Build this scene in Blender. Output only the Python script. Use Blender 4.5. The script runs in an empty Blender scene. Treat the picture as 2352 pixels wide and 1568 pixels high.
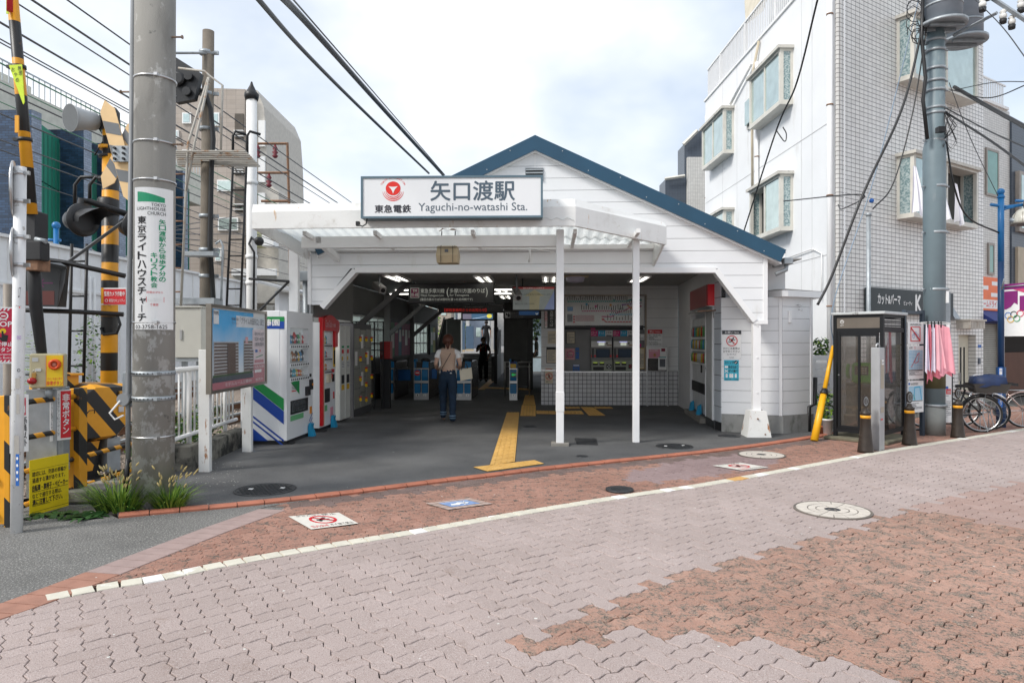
import bpy,math,random
import numpy as np
from mathutils import Vector,Matrix,geometry
random.seed(7)
SC=bpy.context.scene
COL=SC.collection
R=math.radians
# ---------------------------------------------------------------- camera
EYE=1.5
cam_d=bpy.data.cameras.new('camera')
cam_d.lens=24.0;cam_d.sensor_width=36.0;cam_d.clip_end=900;cam_d.clip_start=.05
cam=bpy.data.objects.new('camera',cam_d);COL.objects.link(cam)
cam.location=(0,0,EYE);cam.rotation_euler=(R(90),0,0)
SC.camera=cam
# ---------------------------------------------------------------- sky (thin bright cloud with blue gaps) and sun
SUN_EL,SUN_AZ=42,-122
world=bpy.data.worlds.new('World');SC.world=world;world.use_nodes=True
wn=world.node_tree;wn.nodes.clear()
wo=wn.nodes.new('ShaderNodeOutputWorld')
bg1=wn.nodes.new('ShaderNodeBackground');bg2=wn.nodes.new('ShaderNodeBackground');mx=wn.nodes.new('ShaderNodeMixShader')
sky=wn.nodes.new('ShaderNodeTexSky');sky.sky_type='NISHITA';sky.sun_disc=False
sky.sun_elevation=R(SUN_EL);sky.sun_rotation=R(SUN_AZ)
bg1.inputs['Strength'].default_value=.12
wn.links.new(sky.outputs[0],bg1.inputs['Color'])
tc=wn.nodes.new('ShaderNodeTexCoord');mp=wn.nodes.new('ShaderNodeMapping');mp.inputs['Scale'].default_value=(1,1,1.7)
wn.links.new(tc.outputs['Generated'],mp.inputs['Vector'])
n1=wn.nodes.new('ShaderNodeTexNoise');n1.inputs['Scale'].default_value=2.6;n1.inputs['Detail'].default_value=6;n1.inputs['Roughness'].default_value=.52
mp.inputs['Location'].default_value=(.42,.1,.35)
wn.links.new(mp.outputs[0],n1.inputs['Vector'])
r1=wn.nodes.new('ShaderNodeValToRGB')
r1.color_ramp.elements[0].position=.33;r1.color_ramp.elements[0].color=(.60,.60,.60,1)
r1.color_ramp.elements[1].position=.60;r1.color_ramp.elements[1].color=(.97,.97,.97,1)
wn.links.new(n1.outputs['Fac'],r1.inputs[0])
n2=wn.nodes.new('ShaderNodeTexNoise');n2.inputs['Scale'].default_value=1.9;n2.inputs['Detail'].default_value=5
wn.links.new(mp.outputs[0],n2.inputs['Vector'])
r2=wn.nodes.new('ShaderNodeValToRGB')
r2.color_ramp.elements[0].position=.38;r2.color_ramp.elements[0].color=(.56,.63,.72,1)
r2.color_ramp.elements[1].position=.60;r2.color_ramp.elements[1].color=(.97,.975,.98,1)
wn.links.new(n2.outputs['Fac'],r2.inputs[0])
wn.links.new(r2.outputs[0],bg2.inputs['Color']);bg2.inputs['Strength'].default_value=.88
wn.links.new(r1.outputs[0],mx.inputs[0]);wn.links.new(bg1.outputs[0],mx.inputs[1]);wn.links.new(bg2.outputs[0],mx.inputs[2])
wn.links.new(mx.outputs[0],wo.inputs['Surface'])
sun_d=bpy.data.lights.new('sun','SUN');sun_d.energy=1.9;sun_d.angle=R(14);sun_d.color=(1,.96,.9)
sun=bpy.data.objects.new('sun',sun_d);COL.objects.link(sun)
sd=Vector((math.sin(R(SUN_AZ))*math.cos(R(SUN_EL)),math.cos(R(SUN_AZ))*math.cos(R(SUN_EL)),math.sin(R(SUN_EL))))
sun.rotation_euler=sd.to_track_quat('Z','Y').to_euler()
# ---------------------------------------------------------------- exposure
SC.view_settings.view_transform='Standard';SC.view_settings.look='None'
SC.view_settings.exposure=.68;SC.view_settings.gamma=1;SC.view_settings.use_curve_mapping=False
SC.render.engine='CYCLES'
SC.cycles.max_bounces=8;SC.cycles.transparent_max_bounces=16;SC.cycles.use_denoising=True
# ---------------------------------------------------------------- survey: photo pixels (2352 wide) to metres
FP,CX,CY=1568.0,1176.0,784.0
def W(px,py,Y):return Vector(((px-CX)*Y/FP,Y,EYE-(py-CY)*Y/FP))
def G(px,py):
 Y=FP*EYE/(py-CY);return Vector(((px-CX)*Y/FP,Y,0))
class Fr:
 """upright local frame: u along, v into the picture, w up"""
 def __init__(s,x,y,yaw=0,z=0):
  s.o=Vector((x,y,z));s.yaw=yaw
  s.u=Vector((math.cos(yaw),math.sin(yaw),0));s.v=Vector((-math.sin(yaw),math.cos(yaw),0))
 def w(s,p):return s.o+s.u*p[0]+s.v*p[1]+Vector((0,0,p[2]))
 def loc(s,P):
  d=P-s.o;return Vector((d.dot(s.u),d.dot(s.v),d.z))
 def hit(s,px,py,v=0):
  d=Vector(((px-CX)/FP,1,-(py-CY)/FP));c=Vector((0,0,EYE))
  t=(v-(c-s.o).dot(s.v))/d.dot(s.v);q=s.loc(c+d*t);return q.x,q.z
 def hitu(s,px,py,u=0):
  d=Vector(((px-CX)/FP,1,-(py-CY)/FP));c=Vector((0,0,EYE))
  t=(u-(c-s.o).dot(s.u))/d.dot(s.u);q=s.loc(c+d*t);return q.y,q.z
 def g(s,px,py):
  q=s.loc(G(px,py));return q.x,q.y
WF=Fr(0,0,0)
# ---------------------------------------------------------------- materials
MATS={}
class NT:
 def __init__(s,name):
  s.m=bpy.data.materials.new(name);s.m.use_nodes=True;s.t=s.m.node_tree
  s.b=s.t.nodes['Principled BSDF'];s.out=s.t.nodes['Material Output']
 def n(s,typ,**kw):
  nd=s.t.nodes.new(typ)
  for k,v in kw.items():
   if k in nd.inputs:nd.inputs[k].default_value=v
   else:setattr(nd,k,v)
  return nd
 def l(s,a,b):s.t.links.new(a,b)
 def coord(s,scale=(1,1,1)):
  if not hasattr(s,'_tc'):s._tc=s.n('ShaderNodeTexCoord')
  m=s.n('ShaderNodeMapping');m.inputs['Scale'].default_value=scale
  s.l(s._tc.outputs['Object'],m.inputs['Vector']);return m.outputs[0]
 def noise(s,scale,detail=3,stretch=(1,1,1),rough=.55):
  nd=s.n('ShaderNodeTexNoise');nd.inputs['Scale'].default_value=scale
  nd.inputs['Detail'].default_value=detail;nd.inputs['Roughness'].default_value=rough
  s.l(s.coord(stretch),nd.inputs['Vector']);return nd.outputs['Fac']
 def ramp(s,fac,a,b,ca=(0,0,0,1),cb=(1,1,1,1)):
  r=s.n('ShaderNodeValToRGB');e=r.color_ramp.elements
  e[0].position=a;e[1].position=b;e[0].color=ca;e[1].color=cb
  s.l(fac,r.inputs[0]);return r.outputs[0]
 def mix(s,fac,a,b,mode='MIX'):
  m=s.n('ShaderNodeMix',data_type='RGBA',blend_type=mode)
  for i,x in((0,fac),(6,a),(7,b)):
   if hasattr(x,'links'):s.l(x,m.inputs[i])
   else:m.inputs[i].default_value=x if i==0 else(*x[:3],1)
  return m.outputs[2]
 def math(s,op,a,b=None,c=None):
  m=s.n('ShaderNodeMath',operation=op)
  for i,x in enumerate((a,b,c)):
   if x is None:continue
   if hasattr(x,'links'):s.l(x,m.inputs[i])
   else:m.inputs[i].default_value=x
  return m.outputs[0]
 def bump(s,h,dist=.01,strength=1):
  b=s.n('ShaderNodeBump');b.inputs['Distance'].default_value=dist;b.inputs['Strength'].default_value=strength
  s.l(h,b.inputs['Height']);s.l(b.outputs[0],s.b.inputs['Normal'])
def mat(name,rgb,rough=.6,metal=0,var=.10,vs=4,bump=0,bs=120,dirt=(),spec=.5,emit=0,coat=0,streak=(1,1,1)):
 """base colour with soft mottling; dirt = list of (colour, scale, lo, hi, stretch)"""
 if name in MATS:return MATS[name]
 t=NT(name);c=(*rgb,1)
 f=t.noise(vs,4,streak)
 lo=tuple(x*(1-var)for x in rgb);hi=tuple(min(1,x*(1+var))for x in rgb)
 colr=t.mix(t.ramp(f,.3,.7),lo,hi)
 for d in dirt:
  dc,ds,a,b=d[:4];st=d[4]if len(d)>4 else(1,1,1)
  colr=t.mix(t.ramp(t.noise(ds,5,st,.65),a,b),colr,dc)
 t.l(colr,t.b.inputs['Base Color'])
 t.b.inputs['Roughness'].default_value=rough;t.b.inputs['Metallic'].default_value=metal
 t.b.inputs['Specular IOR Level'].default_value=spec
 t.b.inputs['Coat Weight'].default_value=coat
 if bump:t.bump(t.noise(bs,3),bump)
 if emit:
  t.l(colr,t.b.inputs['Emission Color']);t.b.inputs['Emission Strength'].default_value=emit
 MATS[name]=t.m;return t.m
def glass(name,rgb=(.75,.8,.8),alpha=.3,rough=.03):
 """window glass: mirror-like sheen over a see-through tint"""
 if name in MATS:return MATS[name]
 t=NT(name);t.b.inputs['Base Color'].default_value=(*rgb,1);t.b.inputs['Roughness'].default_value=rough
 t.b.inputs['Alpha'].default_value=alpha;t.b.inputs['Specular IOR Level'].default_value=.9
 MATS[name]=t.m;return t.m
def tilemat(name,rgb,mortar,tw,th,gap,axis='xz',rough=.35,var=.06,off=0,bump=.003,dirt=()):
 if name in MATS:return MATS[name]
 t=NT(name);sep=t.n('ShaderNodeSeparateXYZ');t.l(t.coord(),sep.inputs[0])
 cb=t.n('ShaderNodeCombineXYZ')
 t.l(sep.outputs['XYZ'.index(axis[0].upper())],cb.inputs[0]);t.l(sep.outputs['XYZ'.index(axis[1].upper())],cb.inputs[1])
 br=t.n('ShaderNodeTexBrick');br.offset=off;br.squash=1;br.inputs['Scale'].default_value=1
 br.inputs['Brick Width'].default_value=tw;br.inputs['Row Height'].default_value=th;br.inputs['Mortar Size'].default_value=gap/2
 br.inputs['Mortar Smooth'].default_value=.1;br.inputs['Bias'].default_value=0
 t.l(cb.outputs[0],br.inputs['Vector'])
 br.inputs['Color1'].default_value=(*[x*(1-var)for x in rgb],1);br.inputs['Color2'].default_value=(*[min(1,x*(1+var))for x in rgb],1)
 br.inputs['Mortar'].default_value=(*mortar,1)
 c=br.outputs['Color']
 c=t.mix(t.ramp(t.noise(.9,5,(1,1,.35)),.35,.8),c,t.mix(1.0,c,(.86,.84,.81),'MULTIPLY'))
 for d in dirt:c=t.mix(t.ramp(t.noise(d[1],5,d[4]if len(d)>4 else(1,1,1),.65),d[2],d[3]),c,d[0])
 t.l(c,t.b.inputs['Base Color']);t.b.inputs['Roughness'].default_value=rough
 inv=t.math('SUBTRACT',1.0,br.outputs['Fac']);t.bump(inv,bump)
 MATS[name]=t.m;return t.m
# ---------------------------------------------------------------- text outlines
_TC={}
def text_geo(s,bold=0,res=2):
 k=(s,bold,res)
 if k in _TC:return _TC[k]
 c=bpy.data.curves.new('t','FONT');c.body=s;c.resolution_u=res;c.size=1;c.offset=bold;c.space_line=1.05
 o=bpy.data.objects.new('t',c);m=o.to_mesh()
 vs=[(v.co.x,v.co.y)for v in m.vertices];fs=[tuple(p.vertices)for p in m.polygons]
 o.to_mesh_clear();bpy.data.objects.remove(o);bpy.data.curves.remove(c)
 if not vs:vs=[(0,0)]
 xs=[v[0]for v in vs];ys=[v[1]for v in vs]
 _TC[k]=(vs,fs,min(xs),max(xs),min(ys),max(ys));return _TC[k]
# ---------------------------------------------------------------- mesh builder
class MB:
 def __init__(s,m=None):
  s.v=[];s.f=[];s.mi=[];s.mats=[];s.cur=0;s.sm=[];s.smooth=False;s.pl=None
  if m:s.m(m)
 def m(s,m):
  if m not in s.mats:s.mats.append(m)
  s.cur=s.mats.index(m);return s
 def add(s,vs,fs):
  b=len(s.v);s.v+=[tuple(v)for v in vs]
  for f in fs:s.f.append(tuple(b+i for i in f));s.mi.append(s.cur);s.sm.append(s.smooth)
  return s
 def box(s,a0,a1,b0,b1,c0,c1,bev=0):
  if bev and min(abs(a1-a0),abs(b1-b0),abs(c1-c0))>2.2*bev:
   e=bev;vs=[];
   for z,zi in((c0,1),(c0+e,0),(c1-e,0),(c1,1)):
    i=e if zi else 0
    vs+=[(a0+i+e,b0+i,z),(a1-i-e,b0+i,z),(a1-i,b0+i+e,z),(a1-i,b1-i-e,z),(a1-i-e,b1-i,z),(a0+i+e,b1-i,z),(a0+i,b1-i-e,z),(a0+i,b0+i+e,z)]
   fs=[tuple(range(7,-1,-1)),tuple(range(24,32))]
   for r in range(3):
    for k in range(8):fs.append((r*8+k,r*8+(k+1)%8,r*8+8+(k+1)%8,r*8+8+k))
   return s.add(vs,fs)
  vs=[(a,b,c)for a in(a0,a1)for b in(b0,b1)for c in(c0,c1)]
  return s.add(vs,[(0,1,3,2),(4,6,7,5),(0,4,5,1),(2,3,7,6),(0,2,6,4),(1,5,7,3)])
 def quad(s,a,b,c,d):return s.add([a,b,c,d],[(0,1,2,3)])
 def poly(s,pts):return s.add(pts,[tuple(range(len(pts)))])
 def prism(s,pts,vec):
  """planar polygon extruded along vec"""
  n=len(pts);v=Vector(vec);q=[tuple(Vector(p)+v)for p in pts]
  return s.add(list(pts)+q,[tuple(range(n))[::-1],tuple(range(n,2*n))]+[(i,(i+1)%n,n+(i+1)%n,n+i)for i in range(n)])
 def cyl(s,p0,p1,r0,r1=None,n=12,cap=True):
  r1=r0 if r1 is None else r1
  return s.tube([p0,p1],[r0,r1],n,cap)
 def tube(s,pts,r,n=8,cap=True):
  pts=[Vector(p)for p in pts];m=len(pts)
  if not hasattr(r,'__len__'):r=[r]*m
  tan=[(pts[min(i+1,m-1)]-pts[max(i-1,0)]).normalized()for i in range(m)]
  ref=Vector((0,0,1))if abs(tan[0].z)<.9 else Vector((1,0,0))
  a=tan[0].cross(ref).normalized();vs=[]
  for i in range(m):
   a=(a-tan[i]*a.dot(tan[i])).normalized();b=tan[i].cross(a)
   for k in range(n):
    t=2*math.pi*k/n;vs.append(pts[i]+(a*math.cos(t)+b*math.sin(t))*r[i])
  fs=[(i*n+k,i*n+(k+1)%n,(i+1)*n+(k+1)%n,(i+1)*n+k)for i in range(m-1)for k in range(n)]
  if cap:fs+=[tuple(range(n))[::-1],tuple(range((m-1)*n,m*n))]
  o=s.smooth;s.smooth=n>5;b0=len(s.sm);s.add(vs,fs)
  if cap:s.sm[-1]=s.sm[-2]=False
  s.smooth=o;return s
 def lathe(s,c,prof,n=20,ax=(0,0,1)):
  """prof = (radius, height) rows about an axis through c"""
  ax=Vector(ax).normalized();ref=Vector((1,0,0))if abs(ax.x)<.9 else Vector((0,1,0))
  a=ax.cross(ref).normalized();b=ax.cross(a);c=Vector(c);vs=[]
  for r,h in prof:
   for k in range(n):
    t=2*math.pi*k/n;vs.append(c+ax*h+(a*math.cos(t)+b*math.sin(t))*max(r,1e-4))
  m=len(prof);fs=[(i*n+k,i*n+(k+1)%n,(i+1)*n+(k+1)%n,(i+1)*n+k)for i in range(m-1)for k in range(n)]
  fs+=[tuple(range(n))[::-1],tuple(range((m-1)*n,m*n))]
  o=s.smooth;s.smooth=True;s.add(vs,fs);s.smooth=o;s.sm[-1]=s.sm[-2]=False;return s
 def ball(s,c,rx,ry=None,rz=None,n=14,m=9):
  ry=ry or rx;rz=rz or rx;c=Vector(c);vs=[];
  for i in range(m+1):
   t=math.pi*i/m
   for k in range(n):
    p=2*math.pi*k/n;vs.append(c+Vector((rx*math.sin(t)*math.cos(p),ry*math.sin(t)*math.sin(p),rz*math.cos(t))))
  fs=[(i*n+k,(i+1)*n+k,(i+1)*n+(k+1)%n,i*n+(k+1)%n)for i in range(m)for k in range(n)]
  o=s.smooth;s.smooth=True;s.add(vs,fs);s.smooth=o;return s
 def rect(s,x0,y0,x1,y1,l=1):return s.pg([(x0,y0),(x1,y0),(x1,y1),(x0,y1)],l)
 def pg(s,pts,l=1):return s.add([s.pl(x,y,l)for x,y in pts],[tuple(range(len(pts)))])
 def ell(s,x,y,rx,ry=None,l=1,n=28,a0=0,a1=360):
  ry=rx if ry is None else ry
  return s.pg([(x+rx*math.cos(R(a0+(a1-a0)*k/n)),y+ry*math.sin(R(a0+(a1-a0)*k/n)))for k in range(n if a1-a0==360 else n+1)],l)
 def ring(s,x,y,r,t,l=1,n=32,ry=None,a0=0,a1=360):
  ry=r if ry is None else ry;k1=1-t/r
  for k in range(n):
   p=[R(a0+(a1-a0)*j/n)for j in(k,k+1)]
   s.pg([(x+r*math.cos(p[0]),y+ry*math.sin(p[0])),(x+r*math.cos(p[1]),y+ry*math.sin(p[1])),(x+r*k1*math.cos(p[1]),y+ry*k1*math.sin(p[1])),(x+r*k1*math.cos(p[0]),y+ry*k1*math.sin(p[0]))],l)
  return s
 def line(s,x0,y0,x1,y1,w,l=1):
  dx,dy=x1-x0,y1-y0;L=math.hypot(dx,dy)or 1;nx,ny=-dy/L*w/2,dx/L*w/2
  return s.pg([(x0+nx,y0+ny),(x1+nx,y1+ny),(x1-nx,y1-ny),(x0-nx,y0-ny)],l)
 def text(s,t,x0,y0,x1,y1,l=2,bold=0,res=2):
  """writing stretched into the box x0..x1, y0..y1 (y1 the top edge)"""
  vs,fs,a,b,c,d=text_geo(t,0,res)
  sx=(x1-x0)/max(b-a,1e-6);sy=(y1-y0)/max(d-c,1e-6)
  if bold:
   for i,(ex,ey)in enumerate(((-1,0),(1,0),(0,1),(0,-1))):
    s.add([s.pl(x0+(v[0]-a+ex*bold)*sx,y0+(v[1]-c+ey*bold)*sy,l+.02*(i+1))for v in vs],fs)
  return s.add([s.pl(x0+(v[0]-a)*sx,y0+(v[1]-c)*sy,l)for v in vs],fs)
 def textv(s,t,x,y0,y1,w,l=2,bold=0):
  """vertical writing, y0 top"""
  n=len(t);h=(y1-y0)/n
  for i,ch in enumerate(t):
   if ch==' ':continue
   if ch=='ー':s.line(x,y0+h*(i+.12),x,y0+h*(i+.88),w*.13,l);continue
   g=text_geo(ch,0);cw=(g[3]-g[2]);chh=g[5]-g[4];k=w/.95
   kk=abs(h)/.98;cy=y0+h*(i+.5)
   small=ch in 'ャュョッっゃゅょ、。'
   s.text(ch,x-cw*k/2+(w*.12 if small else 0),cy-chh*kk/2,x+cw*k/2+(w*.12 if small else 0),cy+chh*kk/2,l,bold)
  return s
 def mesh(s,name,off=(0,0,0)):
  me=bpy.data.meshes.new(name)
  ox,oy,oz=off
  me.from_pydata([(a-ox,b-oy,c-oz)for a,b,c in s.v],[],s.f)
  for m in s.mats:me.materials.append(m)
  me.polygons.foreach_set('material_index',s.mi);me.polygons.foreach_set('use_smooth',s.sm)
  me.update();return me
 def base(s):
  a=np.array(s.v);lo=a.min(0);hi=a.max(0);return(float((lo[0]+hi[0])/2),float((lo[1]+hi[1])/2),float(lo[2]))
def tag(o,label=None,cat=None,group=None,kind=None):
 if label:o['label']=label
 if cat:o['category']=cat
 if group:o['group']=group
 if kind:o['kind']=kind
 return o
class Thing:
 """an Empty at the thing's base; parts are given in the same frame coordinates"""
 def __init__(s,name,label,cat,fr,base,group=None):
  s.e=bpy.data.objects.new(name,None);COL.objects.link(s.e);s.e.empty_display_size=.1
  s.fr=fr;s.b=base;s.e.location=fr.w(base);s.e.rotation_euler=(0,0,fr.yaw)
  tag(s.e,label,cat,group)
 def part(s,mb,name,parent=None,label=None):
  o=bpy.data.objects.new(name,mb.mesh(name,s.b));COL.objects.link(o)
  o.parent=parent or s.e
  if label:o['label']=label
  return o
def solo(mb,name,label,cat,fr=WF,group=None,kind=None):
 b=mb.base();o=bpy.data.objects.new(name,mb.mesh(name,b));COL.objects.link(o)
 o.location=fr.w(b);o.rotation_euler=(0,0,fr.yaw)
 return tag(o,label,cat,group,kind)
def struct(mb,name,fr=WF):
 return solo(mb,name,None,None,fr,None,'structure')
def clone(o,parent=None,loc=None,rot=None,label=None,group=None):
 c=o.copy();COL.objects.link(c)
 if parent:c.parent=parent
 if loc is not None:c.location=loc
 if rot is not None:c.rotation_euler=(0,0,rot)
 if label:c['label']=label
 if group:c['group']=group
 for ch in o.children:clone(ch,c)
 return c
def vplane(v,s=-1,step=.0025):
 return lambda x,y,l:(x,v+s*l*step,y)
def uplane(u,s=1,step=.0025):
 return lambda x,y,l:(u+s*l*step,x,y)
def clip(poly,axis,lo,hi):
 """convex polygon [(x,y)] cut to lo <= axis <= hi"""
 for sgn,lim in((1,lo),(-1,-hi)):
  out=[]
  for i in range(len(poly)):
   a,b=poly[i],poly[(i+1)%len(poly)];da,db=sgn*a[axis]-lim,sgn*b[axis]-lim
   if da>=0:out.append(a)
   if da*db<0:
    t=da/(da-db);out.append((a[0]+(b[0]-a[0])*t,a[1]+(b[1]-a[1])*t))
  poly=out
  if len(poly)<3:return[]
 return poly
def siding(mb,polys,v0,pitch=.2,th=.018,gap=.006,z0=0,f=None):
 """lapped boards: polygons in (u, w) cut into courses, each a real board; f maps (u,w,d)->xyz"""
 f=f or(lambda u,w,d:(u,v0+d,w))
 lo=min(p[1]for q in polys for p in q);hi=max(p[1]for q in polys for p in q)
 k=math.floor((lo-z0)/pitch)
 while z0+k*pitch<hi:
  a,b=z0+k*pitch,z0+(k+1)*pitch
  for q in polys:
   c=clip(q,1,a+gap,b)
   if len(c)>=3 and max(p[1]for p in c)-min(p[1]for p in c)>.01:
    mb.prism([f(p[0],p[1],0)for p in c],Vector(f(0,0,-th))-Vector(f(0,0,0)))
  k+=1
 return mb
def skin(name,nodes,edges,root=0,sub=2,smooth=True):
 """nodes = [(x,y,z,rx,ry)]; returns mesh grown over the skeleton"""
 me=bpy.data.meshes.new(name);me.from_pydata([n[:3]for n in nodes],edges,[])
 o=bpy.data.objects.new(name,me);COL.objects.link(o)
 m=o.modifiers.new('s','SKIN');m.use_smooth_shade=smooth;m.branch_smoothing=.4
 if sub:s=o.modifiers.new('d','SUBSURF');s.levels=sub;s.render_levels=sub
 if not me.skin_vertices:pass
 lay=me.skin_vertices[0].data
 for i,n in enumerate(nodes):
  lay[i].radius=(n[3],n[4]if len(n)>4 else n[3]);lay[i].use_root=(i==root)
 dg=bpy.context.evaluated_depsgraph_get();ev=o.evaluated_get(dg)
 out=bpy.data.meshes.new_from_object(ev);bpy.data.objects.remove(o);bpy.data.meshes.remove(me)
 out.name=name;return out
white=mat('white paint',(.80,.80,.79),.55,var=.03)
whitew=mat('weathered white paint',(.80,.80,.78),.6,var=.05,vs=2,dirt=[((.62,.60,.55),5,.62,.72),((.55,.33,.15),8,.62,.67,(1,1,.12)),((.60,.58,.54),2.5,.55,.75)],bump=.002,bs=30)
rustw=mat('rust stained white paint',(.70,.70,.68),.6,var=.06,vs=3,dirt=[((.33,.14,.05),12,.61,.66,(1,1,.25)),((.4,.36,.3),30,.62,.75)],bump=.002,bs=40)
black=mat('black paint',(.012,.012,.013),.45,var=.3)
blackm=mat('matt black plastic',(.02,.02,.022),.6,var=.2)
yellow=mat('road yellow paint',(.80,.36,.015),.45,var=.08,vs=6,dirt=[((.25,.1,.02),14,.68,.74)])
yblack=mat('weathered black paint',(.018,.018,.018),.5,var=.3,vs=9)
alu=mat('brushed aluminium',(.55,.55,.55),.35,metal=.9,var=.06)
steel=mat('galvanised steel',(.36,.39,.41),.5,metal=.5,var=.12,vs=12)
chrome=mat('chrome',(.75,.75,.75),.15,metal=1,var=.02)
rust=mat('rusty steel',(.22,.12,.07),.8,var=.3,vs=20)
red=mat('signal red',(.62,.02,.03),.45,var=.04)
conc=mat('old concrete',(.23,.215,.19),.85,var=.16,vs=5,bump=.004,bs=80,dirt=[((.07,.07,.06),3,.58,.72),((.42,.41,.38),11,.66,.70)])
ink=mat('black ink',(.015,.015,.017),.6,var=.05)
inkg=mat('grey ink',(.12,.13,.15),.6,var=.05)
paper=mat('white sign face',(.80,.80,.79),.45,var=.02)
cream=mat('cream paper',(.66,.58,.44),.6,var=.05)
blueink=mat('blue ink',(.02,.12,.42),.5,var=.05)
greenink=mat('green ink',(.01,.28,.10),.5,var=.05)
# ================================================================ GROUND
asph=NT('asphalt')
c=asph.mix(asph.ramp(asph.noise(1.3,5),.35,.7),(.072,.073,.074),(.115,.116,.117))
c=asph.mix(asph.ramp(asph.noise(95,2),.58,.68),c,(.19,.19,.19));c=asph.mix(asph.ramp(asph.noise(.45,6),.45,.7),c,asph.mix(1.,c,(1.35,1.33,1.28),'MULTIPLY'))
c=asph.mix(asph.ramp(asph.noise(22,4),.68,.72),c,(.035,.035,.035))
asph.l(c,asph.b.inputs['Base Color']);asph.b.inputs['Roughness'].default_value=.8
asph.bump(asph.noise(160,3),.006)
asphalt=asph.m
asph2=NT('worn grey asphalt')
c=asph2.mix(asph2.ramp(asph2.noise(1.1,5),.35,.7),(.13,.128,.12),(.19,.187,.178))
c=asph2.mix(asph2.ramp(asph2.noise(75,2),.54,.64),c,(.34,.33,.31))
c=asph2.mix(asph2.ramp(asph2.noise(48,3),.60,.68),c,(.07,.07,.07));c=asph2.mix(asph2.ramp(asph2.noise(2.2,6),.5,.7),c,asph2.mix(1.,c,(.7,.7,.7),'MULTIPLY'))
asph2.l(c,asph2.b.inputs['Base Color']);asph2.b.inputs['Roughness'].default_value=.85;asph2.bump(asph2.noise(90,3),.010)
struct(MB(mat('dark ground',(.10,.095,.085),.9,var=.2,vs=.6)).quad((-300,-60,-.06),(300,-60,-.06),(300,600,-.06),(-300,600,-.06)),'ground')
def gp(*px):return[tuple(G(*p).xy)for p in px]
def flat(pts,z):return[(x,y,z)for x,y in pts]
def inside(p,poly):
 x,y=p;r=False;n=len(poly)
 for i in range(n):
  (x0,y0),(x1,y1)=poly[i],poly[(i+1)%n]
  if(y0>y)!=(y1>y)and x<(x1-x0)*(y-y0)/(y1-y0)+x0:r=not r
 return r
def cat_rom(P,n=10):
 out=[];P=[Vector(p)for p in P];Q=[P[0]*2-P[1]]+P+[P[-1]*2-P[-2]]
 for i in range(1,len(Q)-2):
  for k in range(n):
   t=k/n;out.append(.5*((2*Q[i])+(Q[i+1]-Q[i-1])*t+(2*Q[i-1]-5*Q[i]+4*Q[i+1]-Q[i+2])*t*t+(3*Q[i]-Q[i-1]-3*Q[i+1]+Q[i+2])*t**3))
 out.append(P[-1]);return out
def resample(P,step):
 out=[P[0]];acc=0
 for i in range(len(P)-1):
  a,b=P[i],P[i+1];L=(b-a).length
  while acc+L>=step:
   t=(step-acc)/L;a=a+(b-a)*t;out.append(a);L=(b-a).length;acc=0
  acc+=L
 return out
kerb_px=[(271,1190),(386,1179),(561,1163),(733,1144),(870,1127),(1011,1109),(1130,1095),(1250,1080),(1494,1054),(1628,1040),(1780,1020),(1860,1008),(1935,996)]
white_px=[(106,1381),(238,1355),(364,1334),(511,1303),(642,1279),(733,1263),(950,1227),(1163,1189),(1342,1159),(1500,1134),(1628,1115),(1800,1084),(1950,1056),(2050,1037),(2200,1012),(2352,988),(2500,966),(2700,943)]
kerb=cat_rom([G(*p)for p in kerb_px]);wline=cat_rom([G(*p)for p in white_px])
diag=cat_rom([G(*p)for p in[(-120,1424),(0,1386),(100,1350),(199,1313),(324,1266),(467,1213),(586,1172),(607,1164)]])
Din=cat_rom([G(*p)for p in[(-160,1466),(0,1420),(106,1381),(252,1320),(389,1263),(548,1207),(640,1172),(660,1160)]])
Kp=[tuple(p.xy)for p in kerb];Wp=[tuple(p.xy)for p in wline];Dp=[tuple(p.xy)for p in diag]
mb=MB(asphalt);mb.poly(flat(Kp+[(6.2,12.2),(5.2,34),(-4.2,34),(-4.6,12),(-4.1,7.4),(-3.6,6.2)],.012))
struct(mb,'station_forecourt')
mb=MB(asph2.m);mb.poly(flat([(-9,2.2),(-9,5.8),(-3.9,6.3)]+Kp[:31]+[Dp[-1]]+Dp[::-1]+[(-7,1.5)],0))
struct(mb,'road')
redb=mat('red kerb brick',(.42,.15,.09),.7,var=.14,vs=7,bump=.003,bs=60,dirt=[((.12,.08,.06),8,.66,.74)])
mb=MB(redb);pts=resample(kerb,.235)
for i in range(len(pts)-1):
 a,b=pts[i],pts[i+1];d=(b-a).normalized();n=Vector((-d.y,d.x,0));a2=a+d*.004;b2=b-d*.004
 h=.032+random.uniform(-.002,.002)
 prof=[(0,-.01),(-.004,h*.55),(.028,h),(.085,h),(.09,h-.006)]
 vs=[p+n*q[0]+Vector((0,0,q[1]))for p in(a2,b2)for q in prof]
 k=len(prof);mb.add(vs,[(j,j+1,k+j+1,k+j)for j in range(k-1)]+[tuple(range(k))[::-1],tuple(range(k,2*k))])
struct(mb,'kerb')
edge=mat('off white edging tile',(.60,.57,.48),.7,var=.10,vs=9,bump=.002,dirt=[((.80,.80,.78),3.5,.60,.66),((.20,.18,.15),16,.66,.74)])
edge2=mat('bleached edging tile',(.80,.79,.76),.6,var=.04);edge3=mat('ochre edging tile',(.62,.36,.12),.7)
mb=MB(edge);pts=resample(wline,.125)
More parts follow.
